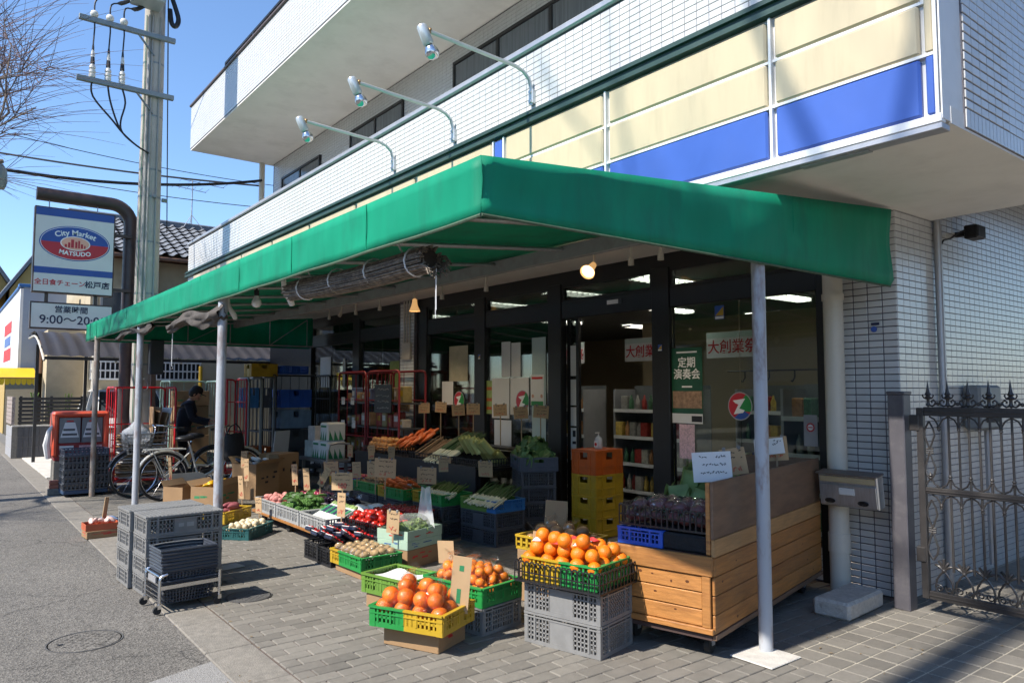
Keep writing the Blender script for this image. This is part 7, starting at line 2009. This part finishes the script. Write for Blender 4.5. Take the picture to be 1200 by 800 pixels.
for p in heap(FB[4].up(.02), .62, .44, .084, 3, .12, .7): fruit('onion', rnd.choice(oni), p, 'brown onion heaped on the tiered stand', 'onion', 'onions on the stand', rnd.uniform(.9, 1.1))
# cabbages on a tall stack
ft = Fr(5.13, 6.22, 0, 62)
for k in range(4): crate(ft.up(k*.163), .53, .37, .161, 'grid', m_cdark, 'dark crate in the tall stack by the door, '+['bottom', 'second', 'third', 'fourth'][k]+' from the ground', 'dark crates in the tall stack')
crate(ft.up(.655), .58, .40, .145, 'solid', m_cslate, 'slate blue crate of cabbages on the tall dark stack')
for p in heap(ft.up(.70), .54, .37, .165, 2, .12, .7): fruit('cabbage', rnd.choice(cab[2:]), p, 'dull green cabbage in the slate crate', 'cabbage', 'cabbages in the slate crate', .95)
crate(Fr(4.86, 5.66, .0, 60), .5, .36, .16, 'grid', m_cdark, 'single dark crate on the ground in front of the tall stack')
# orange and yellow crates at the door
ft = Fr(5.50, 5.62, 0.0, 4)
for k in range(3): crate(ft.up(k*.212), .42, .33, .21, 'solid', m_cyel, 'yellow bottle crate by the door, '+['bottom', 'middle', 'top'][k]+' of three', 'yellow crates by the door')
crate(ft.up(.637), .42, .33, .245, 'solid', m_corange, 'orange crate turned over on the yellow ones by the door', lid=True)
BO = thing('sanitiser_bottle', 'white pump bottle with a red mark on the orange crate', 'bottle', ft.w(.0, -.02, .886), 0)
MB().lathe([(.036, 0), (.040, .004), (.040, .095), (.034, .115), (.016, .13), (.016, .138)], 16).build('bottle', mat('frosted bottle', (.55, .56, .56), .3), BO, 50)
MB().box(-.042, -.039, -.026, .026, .02, .085).build('label', m_paper, BO)
MB().cyl((-.0425, 0, .05), (-.0415, 0, .05), .017, n=14).build('red_mark', m_red_txt, BO)
MB().cyl((0, 0, .138), (0, 0, .165), .006, n=8).box(-.045, .012, -.008, .008, .163, .175, .003).build('pump', m_paper, BO)

# ------------------------------------------------------------------ price cards
pc = [(5.42, 9.55, .85, .34, 'onions at the tiled column', 16), (5.40, 8.95, .85, .33, 'second window card from the tiled column', 12), (5.40, 8.52, .87, .33, 'carrots on the stand', 10), (5.38, 8.05, .86, .31, 'burdock on the stand', 22), (5.38, 7.72, .86, .33, 'leeks on the stand, left', 20), (5.38, 7.15, .86, .33, 'Chinese cabbages, left', 14), (5.36, 6.72, .86, .31, 'Chinese cabbages, right', 14), (5.34, 6.35, .86, .33, 'cabbages in the slate crate', 18)]
for i, (x, y, z, s_, nm, yw) in enumerate(pc):
    price_card(x, y, z, 'brown card on a stick by the window, '+nm, .155, .125, yw+18, rnd.uniform(-4, 4), rnd.uniform(-7, 7), s_)
mid = [(4.66, 6.45, .58, .0, .15, .15, 'hung on the front of the stand below the cabbages'), (4.68, 7.28, .56, .0, .14, .15, 'hung on the front of the stand below the leeks'), (4.68, 8.55, .56, .02, .09, .17, 'narrow, standing before the carrots on the stand'), (4.68, 9.10, .55, .02, .09, .17, 'narrow, standing before the onions on the stand'), (4.6, 9.6, .55, .02, .08, .15, 'narrow, at the left end of the stand'),
       (4.02, 6.60, .52, .02, .19, .15, 'tilted over the green vegetables in the shade'), (3.62, 6.75, .42, .20, .22, .17, 'large, over the loose tomatoes'), (3.72, 7.15, .42, .16, .19, .15, 'second behind the tomatoes'), (3.32, 7.10, .34, .14, .23, .16, 'marked in red over the white packs'),
       (3.36, 7.75, .36, .10, .07, .20, 'narrow and tilted over the broccoli'), (3.34, 8.05, .32, .06, .07, .22, 'narrow between the broccoli and pink potatoes'), (3.40, 8.55, .32, .06, .07, .22, 'narrow over the pink potatoes'), (3.7, 8.2, .40, .10, .17, .15, 'behind the pink potatoes'), (3.85, 7.85, .42, .08, .10, .16, 'small, behind the aubergines'),
       (3.06, 6.56, .26, .05, .085, .20, 'narrow beside the strawberry packs'), (3.08, 5.60, .24, .06, .11, .17, 'standing between the potatoes and mint cartons'), (2.82, 8.10, .14, .03, .08, .15, 'short, behind the pale onions'), (2.86, 8.80, .18, .06, .07, .24, 'narrow, behind the yellow sweet potato crate'),
       (3.16, 9.55, .30, .05, .07, .25, 'narrow, right of the snack bag carton'), (3.0, 10.3, .3, .06, .06, .26, 'narrow, behind the snack bag carton'), (2.55, 10.75, .2, .06, .05, .30, 'thin, beside the cream bicycle'), (3.3, 10.1, .36, .1, .1, .2, 'tilted against the big lettered carton')]
for i, (x, y, z, s_, w_, h_, nm) in enumerate(mid):
    price_card(x, y, z, 'brown card '+nm, w_, h_, 30+rnd.uniform(-8, 8), rnd.uniform(-6, 2), (30 if 'tilted over the broccoli' in nm else rnd.uniform(-6, 6)) if w_ < .1 else rnd.uniform(-5, 5), s_, price='100' if 'marked in red' in nm else None)

# ------------------------------------------------------------------ roll cages and goods at the far end under the awning
m_cagegrey = mat('grey cage steel', (.22, .23, .23), .45, .12, 8, metal=.4)
roll_cage((3.80, 12.55, 0), 0, .32, .60, 1.68, m_red, 'red folded roll cage left of the grey ones', 3, 3)
roll_cage((4.14, 12.50, 0), 0, .20, .62, 1.70, m_cagegrey, 'narrow grey roll cage next to the red folded one', 3, 2)
roll_cage((4.36, 12.50, 0), 0, .20, .62, 1.72, m_cagegrey, 'narrow grey roll cage, second from the red folded one', 3, 2)
roll_cage((4.58, 12.45, 0), 0, .98, .62, 1.76, mat('black cage steel', (.03, .032, .035), .45), 'wide black roll cage holding blue tubs against the far window', 3, 5)
roll_cage((3.26, 14.0, 0), R(2), .80, .6, 1.66, m_mint, 'mint green roll cage full of cartons behind the worker', 2, 3)
for k in range(5):
    carton(Fr(3.65+rnd.uniform(-.03, .03), 14.32, .165+k*.265, rnd.uniform(-4, 4)), .60, .44, .26, 'brown carton in the mint cage, '+['bottom', 'second', 'third', 'fourth', 'top'][k]+' of the pile', print_m=m_green_txt if k in (2, 4) else None)
crate(Fr(4.42, 12.75, 1.73, 0), .44, .36, .22, 'solid', m_cyel, 'amber crate lying on top of the narrow grey cages')
crate(Fr(4.92, 12.7, 1.78, 10), .5, .36, .14, 'slot', m_cdblue, 'deep blue crate on top of the wide black cage')
MB().cyl((0, 0, 0), (0, 0, .95), .035, n=10).build('yellow_pole', mat('yellow pole paint', (.62, .38, .03), .5), None, 40, loc=(3.95, 14.7, 1.0), label='yellow pole sticking up behind the mint green cage', cat='pole')
for k, (x, z, m_, nm) in enumerate(((4.24, .2, m_corange, 'orange tub low in the narrow grey cage'), (4.24, 1.2, m_cblue, 'bright blue tub high in the narrow grey cage'), (4.46, .2, m_corange, 'orange tub low in the second narrow cage'), (4.46, 1.2, m_cslate, 'slate tub high in the second narrow cage'))):
    crate(Fr(x, 12.8, z, 90), .46, .17, .34, 'solid', m_, nm, name='plastic_tub', cat='tub')
for k, (z, nm, m_) in enumerate(((.17, 'bottom', m_cdark), (.5, 'second', m_cdark), (.84, 'third', mat('pale blue tub', (.16, .24, .36), .5)), (1.2, 'top', m_cdblue))):
    crate(Fr(4.98, 12.75, z, 0), .54, .42, .31, 'solid', m_, 'tub in the wide black cage, '+nm+' of four', name='plastic_tub', cat='tub')
# red cages with shelves of goods by the window
for k, (y, nm) in enumerate(((9.98, 'left'), (8.98, 'right'))):
    roll_cage((5.02, y, 0), 0, .42, .92, 1.77, m_redd, 'maroon shelved roll cage by the window, '+nm+' of two', 3, 2)
    for j, z in enumerate((.55, .95, 1.30)):
        MB().box(5.03, 5.43, y+.03, y+.90, z, z+.02).build('shelf_tray', m_cdark, None, label='dark tray, '+['lowest', 'middle', 'upper'][j]+' of three in the '+nm+' maroon cage', cat='tray')
        for i in range(5):
            h = rnd.uniform(.12, .24)
            c_ = rnd.choice([(.3, .2, .12), (.4, .36, .3), (.12, .16, .3), (.35, .08, .06), (.30, .24, .1)])
            pk = thing('packaged_goods', 'packaged goods on the '+['lowest', 'middle', 'upper'][j]+' tray of the '+nm+' maroon cage', 'pack', (5.20, y+.13+.17*i, z+.021), rnd.uniform(-.2, .2), 'packs on the maroon cages')
            MB().box(-.07, .07, -.06, .06, 0, h, .012).build('pack', mat('pack %d%d%d' % tuple(int(q_*100) for q_ in c_), c_, .35, .3, 18), pk)
            MB().box(-.072, -.0705, -.04, .04, h*.4, h*.75).build('pack_label', m_paper if i % 2 else m_cyel, pk)
    for j, (dy, z) in enumerate(((.72, 1.28), (.4, 1.28), (.72, .93), (.35, .93))):
        if k == 0: price_card(5.0, y+dy, z, 'white price tag on the left maroon cage, '+['upper left', 'upper right', 'lower left', 'lower right'][j], .085, .11, 10, 0, 0, 0, white=True)
CB = thing('chalkboard', 'small black chalkboard with handwriting in the right maroon cage', 'chalkboard', (4.99, 9.38, 1.18), R(8))
MB().box(-.012, .012, -.20, .20, 0, .40, .004).build('board', m_cblack, CB)
b = MB()
for r_ in range(4):
    v = -.15
    while v < .13:
        l = rnd.uniform(.02, .06); b.tube([(-.014, v, .33-.085*r_), (-.014, v+l*.4, .33-.085*r_+rnd.uniform(-.02, .02)), (-.014, v+l, .33-.085*r_+rnd.uniform(-.02, .02))], .0022, 3); v += l+.012
b.build('chalk_writing', m_paper, CB, kind='stuff')
# flat trolley of white and green tissue packs
TR = thing('flat_trolley', 'grey flat trolley under the white and green paper packs', 'trolley', (4.55, 10.35, 0), 0)
MB().box(0, .42, 0, .95, .42, .47, .004).build('deck', m_cagegrey, TR)
MB().tube([(.03, -.03, .45), (.03, -.06, .62), (.06, -.06, .70), (.2, -.06, .72), (.36, -.06, .70), (.39, -.06, .62), (.39, -.03, .45)], .018, 8).build('handle', m_alu, TR, 50)
for u in (.05, .37):
    for v in (.06, .89): MB().box(u-.02, u+.02, v-.02, v+.02, .0, .42).build('leg', m_cagegrey, TR)
m_pack = mat('white wrapped pack', (.66, .68, .66), .35, .04)
def tissue(x, y, z, lb):
    t = thing('paper_pack', lb, 'pack', (x, y, z), 0, 'white and green paper packs')
    MB().box(0, .30, 0, .26, 0, .27, .02).build('pack', m_pack, t)
    b = MB()
    for i in range(3): b.add([(-.002, .02+.08*i, .01), (-.002, .09+.08*i, .01), (-.002, .03+.08*i, .15)], [(0, 1, 2)])
    for i in range(3): b.add([(.03+.08*i, -.002, .01), (.10+.08*i, -.002, .01), (.04+.08*i, -.002, .16)], [(0, 1, 2)])
    b.build('leaf_print', m_green_txt, t, kind='stuff')
    MB().box(-.002, -.001, .03, .22, .2, .23).build('print_line', m_green_txt, t)
tissue(4.6, 10.38, .472, 'white and green paper pack, lower right on the flat trolley')
tissue(4.6, 10.66, .472, 'white and green paper pack, lower middle on the flat trolley')
tissue(4.6, 10.38, .744, 'white and green paper pack on top of the flat trolley')
carton(Fr(4.75, 11.08, .472, 90), .28, .3, .25, 'pastel box at the left end of the flat trolley', m=mat('pastel box', (.42, .46, .42), .6, .3, 9), tape=False)
carton(Fr(4.75, 10.98, .724, 90), .26, .28, .22, 'pale box with pink print above the pastel box', m=mat('pale box', (.46, .42, .38), .6, .3, 9), tape=False)

# ------------------------------------------------------------------ window stickers and posters (flat print on the glass)
XG = XF+0.038
def poster(y0, y1, z0, z1, m, label, name='poster', cat='poster', x=None):
    x = x or XG
    t = thing(name, label, cat, (x, (y0+y1)/2, z0), 0)
    MB().box(-.001, .001, -(y1-y0)/2, (y1-y0)/2, 0, z1-z0).build('sheet', m, t)
    return t
m_pgreen = mat('poster green', (.012, .075, .04), .4, .25, 5)
P = poster(4.32, 4.68, 1.19, 1.90, m_pgreen, 'dark green concert poster with white characters on the right window')
for i, (s_, z) in enumerate((('定期', .565), ('演奏会', .455))): text('lettering', s_, .105, m_wht_txt, P, (-.003, 0, z), FACE_W, .012)
MB().box(-.0025, -.0015, -.17, .17, .14, .30).build('stage_photo', mat('stage photo', (.30, .19, .12), .5, .5, 22), P)
MB().box(-.0025, -.0015, -.12, .12, .66, .675).box(-.0025, -.0015, -.06, .06, .335, .35).build('small_print', m_wht_txt, P, kind='stuff')
MB().box(-.0025, -.0015, -.178, .178, .0, .09).build('white_strip', m_paper, P)
MB().box(-.0035, -.0027, -.17, -.05, .015, .07).build('strip_photo', m_blk_txt, P)
P = poster(4.42, 4.60, .86, 1.18, mat('pink flower print', (.62, .42, .45), .5, .45, 45), 'pale pink flowery notice under the concert poster')
def zlogo(y, z, r, lb):
    t = thing('logo_sticker', lb, 'sticker', (XG-.002, y, z), 0)
    def disc(rr, x, m, nm, a0=0, a1=2*PI, n=30, pts=None):
        p = pts or [(rr*math.cos(a0+(a1-a0)*i/n), rr*math.sin(a0+(a1-a0)*i/n)) for i in range(n)]
        MB().prism(p, x-.0006, x, 'yz').build(nm, m, t)
    disc(r, 0, m_alu, 'rim'); disc(r*.93, -.0012, m_sred, 'red_field')
    k = r*.93
    disc(k, -.0024, m_cgreen, 'green_field', pts=[(-k*math.cos(R(a)), k*math.sin(R(a))) for a in range(-25, 62, 6)]+[(0.12*k, 0.05*k), (.2*k, -.35*k)])
    disc(k, -.0024, m_sblue, 'blue_field', pts=[(-k*math.cos(R(a)), k*math.sin(R(a))) for a in range(-120, -30, 6)]+[(-.25*k, -.30*k)])
    Z = [(.62, .42), (-.48, .58), (.05, -.18), (-.42, -.30), (-.28, -.50), (.55, -.62), (.12, .12), (.40, .22)]
    disc(k, -.0036, m_wht_txt, 'letter_mark', pts=[(a*k, b_*k) for a, b_ in Z])
zlogo(3.92, 1.36, .125, 'round red green and blue logo sticker on the right window')
zlogo(6.98, 1.37, .13, 'round red green and blue logo sticker on the sheeted window')
zlogo(8.35, 1.36, .125, 'round red green and blue logo sticker on the window by the tiled column')
m_bluet = mat('bluish sheet', (.42, .52, .50), .5, .05)
poster(6.55, 6.80, .75, 2.12, m_bluet, 'tall pale bluish sheet at the right of the sheeted window', 'paper_sheet', 'paper')
for (y0, y1, z0, z1, nm) in ((7.02, 7.20, 1.66, 2.08, 'upper right'), (7.22, 7.40, 1.66, 2.10, 'upper left'), (6.86, 7.22, 1.20, 1.65, 'lower right'), (7.24, 7.60, 1.15, 1.65, 'lower left'), (7.2, 7.55, .75, 1.13, 'bottom')):
    poster(y0, y1, z0, z1, m_paper, 'white paper sheet on the sheeted window, '+nm, 'paper_sheet', 'paper', XG-.001)
P = poster(6.58, 6.82, 1.32, 1.68, m_paper, 'white notice with two faces on the bluish sheet', x=XG-.004)
MB().box(-.0025, -.0015, -.11, .11, .0, .05).build('green_band', m_cgreen, P); MB().box(-.0025, -.0015, -.1, .1, .31, .335).build('red_heading', m_red_txt, P)
for v in (-.08, .08): MB().cyl((-.0025, v, .11), (-.0015, v, .11), .022, n=12).build('face_mark', mat('skin print', (.6, .35, .25), .6), P)
P = poster(7.6, 7.72, 1.2, 1.62, mat('banded leaflet', (.3, .4, .12), .5, .4, 12), 'narrow green and orange leaflet at the left of the sheeted window')
for z in (.05, .16, .3): MB().box(-.0025, -.0015, -.055, .055, z, z+.04).build('orange_band', m_corange, P)
poster(8.5, 8.78, 1.3, 1.62, m_paper, 'white round cornered sheet on the window by the tiled column', 'paper_sheet', 'paper')
poster(8.15, 8.6, 1.62, 2.1, mat('beige sheet', (.4, .37, .26), .6), 'beige sheet high on the window by the tiled column', 'paper_sheet', 'paper')
P = poster(3.20, 3.32, 1.05, 1.30, mat('grey notice paper', (.30, .30, .31), .6), 'small notice with a red ring at the right edge of the right window')
MB().cyl((-.0025, 0, .15), (-.0015, 0, .15), .036, n=18).build('red_disc', m_sred, P)
MB().cyl((-.0035, 0, .15), (-.0027, 0, .15), .024, n=18).build('pale_centre', m_paper, P)
MB().box(-.0042, -.0037, -.02, .02, .146, .154).build('red_bar', m_sred, P)
for (y, z, w_) in ((4.12, 2.14, .10), (4.79, 1.88, .05), (7.83, 1.9, .05)):
    P = poster(y-w_/2, y+w_/2, z, z+w_*1.25, m_sblue, 'blue and yellow security sticker '+{4.12: 'at the top of the right window', 4.79: 'on the post right of the door', 7.83: 'on the post left of the sheeted window'}[y], 'security_sticker', 'sticker', XG if y < 4.5 else XF-.002)
    MB().add([(-.0025, -w_/2*.9, w_*.35), (-.0025, -w_/2*.9, w_*1.15), (-.0025, w_/2*.9, w_*.35)], [(0, 1, 2)]).build('yellow_triangle', m_cyel, P)
    MB().box(-.0025, -.0015, -w_/2*.9, w_/2*.9, w_*.05, w_*.28).build('white_strip', m_paper, P)
poster(9.98, 10.3, 1.5, 1.95, m_leafp, 'leafy print poster on the window above the maroon cages')
poster(12.5, 12.95, 1.55, 2.1, m_paper, 'large white sheet on the far window', 'paper_sheet', 'paper')
poster(11.9, 12.0, 1.55, 2.05, m_paper, 'narrow white sheet on the far window', 'paper_sheet', 'paper')

# ------------------------------------------------------------------ inside the shop
m_tube = mat('fluorescent panel', (1, 1, 1), .5, 0, 1, emis=5.5, ecol=(1.0, .97, .84))
lights = [(6.6, 4.0), (6.6, 5.6), (6.6, 7.1), (6.6, 8.7), (6.6, 10.8), (8.9, 3.6), (8.9, 5.6), (8.9, 7.6), (8.9, 10.2), (11.2, 4.6), (11.2, 7.2), (11.2, 10.0)]
for i, (x, y) in enumerate(lights):
    t = thing('ceiling_light', 'louvred fluorescent ceiling light inside the shop, '+['front', 'middle', 'back'][i//5 if i < 10 else 2]+' row, number '+['one', 'two', 'three', 'four', 'five', 'six', 'seven', 'eight', 'nine', 'ten', 'eleven', 'twelve'][i]+' from the right front', 'ceiling light', (x, y, 2.74), 0, 'ceiling lights inside the shop')
    MB().box(-.62, .62, -.14, .14, .03, .06, .004).build('housing', m_white, t)
    MB().box(-.6, .6, -.10, .10, .026, .0295).build('tube_panel', m_tube, t)
    for k in range(13): MB().box(-.6+k*.1-.004, -.6+k*.1+.004, -.12, .12, -.015, .026).build('louvre', m_white, t)
def banner(x, y, z, lb):
    t = thing('hanging_banner', lb, 'banner', (x, y, z), 0)
    MB().box(-.004, .004, -.47, .47, 0, .40).build('sheet', mat('banner white', (.55, .55, .56), .6, .1), t)
    MB().box(-.006, -.0045, -.46, .46, .31, .39).build('green_band', m_bluet, t)
    text('lettering', '大創業祭', .225, m_sred, t, (-.0062, 0, .155), FACE_W, .010)
banner(9.6, 6.86, 2.0, 'hanging sale banner with red characters seen through the right window')
banner(9.6, 8.62, 2.0, 'hanging sale banner with red characters seen through the doorway')
banner(9.6, 10.6, 2.0, 'hanging sale banner with red characters left of the doorway')
goods_cols = [(.4, .05, .04), (.5, .35, .08), (.35, .33, .3), (.08, .2, .1), (.1, .14, .35), (.42, .2, .08), (.5, .48, .4)]
gm = [mat('goods %d' % i, c_, .35, .35, 25, rand=.3) for i, c_ in enumerate(goods_cols)]
gmesh = [MB().box(-.05, .05, -.06, .06, 0, .19, .01).mesh('boxed_goods', m_) for m_ in gm]+[MB().lathe([(.03, 0), (.035, .01), (.035, .12), (.015, .16), (.012, .2), (0, .202)], 10).mesh('bottled_goods', m_, 50) for m_ in gm]
def shelf(x, y, L, axis, lb, face):
    t = thing('shop_shelf', lb, 'shelf', (x, y, 0.012), 0, 'shelves inside the shop')
    a = MB()
    def bx(u0, u1, w0, w1, z0, z1): return (w0, w1, u0, u1, z0, z1) if axis == 'y' else (u0, u1, w0, w1, z0, z1)
    MB().box(*bx(0, L, .2, .23, 0, 1.55)).build('back_panel', m_cagegrey, t)
    zs = (.12, .48, .84, 1.2)
    for z in zs:
        MB().box(*bx(0, L, -.22, .2, z, z+.02)).build('shelf_board', m_cagegrey, t)
        MB().box(*bx(0, L, -.235, -.221, z-.015, z+.03)).build('price_rail', m_paper, t)
    for u in (0.0, L): MB().box(*bx(u-.015, u+.015, -.22, .2, 0, 1.5)).build('upright', m_alu, t)
    for z in zs:
        u = .08
        while u < L-.05:
            w0 = rnd.uniform(-.16, -.1)
            me = rnd.choice(gmesh)
            link('boxed_goods' if me.name.startswith('boxed') else 'bottled_goods', me, None, (x+w0, y+u, z+.033) if axis == 'y' else (x+u, y+w0, z+.033), rnd.uniform(-.15, .15), lb.replace('white shelf unit', 'shelf goods on the unit'), 'goods', 'goods on the shelves inside')
            u += rnd.uniform(.095, .125) if rnd.random() > .04 else .2
shelf(8.4, 4.3, 1.5, 'y', 'white shelf unit seen through the right part of the doorway', -1)
shelf(7.7, 6.0, 1.3, 'y', 'white shelf unit seen through the left part of the doorway', -1)
shelf(6.9, 3.0, 1.2, 'y', 'white shelf unit behind the right window', -1)
shelf(7.4, 7.6, 1.6, 'y', 'white shelf unit behind the sheeted window', -1)
shelf(7.2, 9.9, 1.8, 'y', 'white shelf unit behind the windows left of the tiled column', -1)
CN = thing('hook_rail', 'ceiling hung rail with hooks at the back of the shop', 'rail', (9.4, 4.6, 1.78), 0)
MB().cyl((0, 0, 0), (0, 2.2, 0), .012, n=6).cyl((0, .5, 0), (0, .5, 1.0), .006, n=5).cyl((0, 1.7, 0), (0, 1.7, 1.0), .006, n=5).build('rail', m_black, CN)
for i in range(5): MB().tube([(0, .3+.4*i, 0), (0, .3+.4*i, -.1), (-.03, .32+.4*i, -.16), (-.06, .32+.4*i, -.15)], .012, 6).build('hook', m_black, CN, 40)
MB().box(10.4, 10.46, 3.0, 9.4, .012, 2.74).build('partition_wall', MATS['cream interior wall'], None, label='cream partition wall at the back of the shop', cat='wall')
SL = thing('shop_lamp', 'small lit spotlight on the shop ceiling behind the right window', 'lamp', (7.0, 3.55, 2.55), 0)
MB().cyl((0, 0, .05), (0, 0, .25), .01, n=6).cyl((0, 0, .06), (-.06, 0, 0), .03, .035, n=12).build('housing', m_black, SL)
MB().cyl((-.061, 0, -.001), (-.065, 0, -.004), .03, n=12).build('lamp_face', m_lampon, SL)

tb = thing('shoulder_bag', 'black shoulder bag hanging on the handlebar of the cream bicycle', 'bag', (3.40, 10.86, .50), R(10))
MB().grid(lambda u, v: (.17*math.cos(2*PI*u)*(1-.25*v*v)*(1 if v > .02 else .7), .09*math.sin(2*PI*u)*(1-.4*v*v), .38*v+.012*math.sin(6*PI*u)), 20, 8).build('pouch', mat('black nylon', (.012, .012, .014), .7, .3, 20, bump=.6, bsc=20), tb, 60)
MB().tube([(-.12, 0, .36), (-.06, 0, .48), (.02, 0, .52), (.08, 0, .46), (.12, 0, .36)], .010, 6).build('strap', m_black, tb, 50)
# ------------------------------------------------------------------ dry leaves and scraps on the ground
lt = MB()
for i in range(70):
    x = rnd.choice([rnd.uniform(1.5, 1.62), rnd.uniform(1.2, 1.34), rnd.uniform(1.6, 3.0), rnd.uniform(4.0, 5.2)]); y = rnd.uniform(2.6, 9) if x < 3.2 else rnd.uniform(1.7, 2.5)
    lt.at(x, y, 0.004, rnd.random()*6)
    a = rnd.uniform(.006, .016)
    lt.add([(-a, 0, 0), (0, -a*.5, .003), (a, 0, .001), (0, a*.5, .004)], [(0, 1, 2, 3)])
lt.off().build('leaf_litter', mat('dry leaf', (.20, .14, .07), .9, .5, 3), None, kind='stuff', label='dry leaf scraps scattered along the kerb and paving', cat='litter')
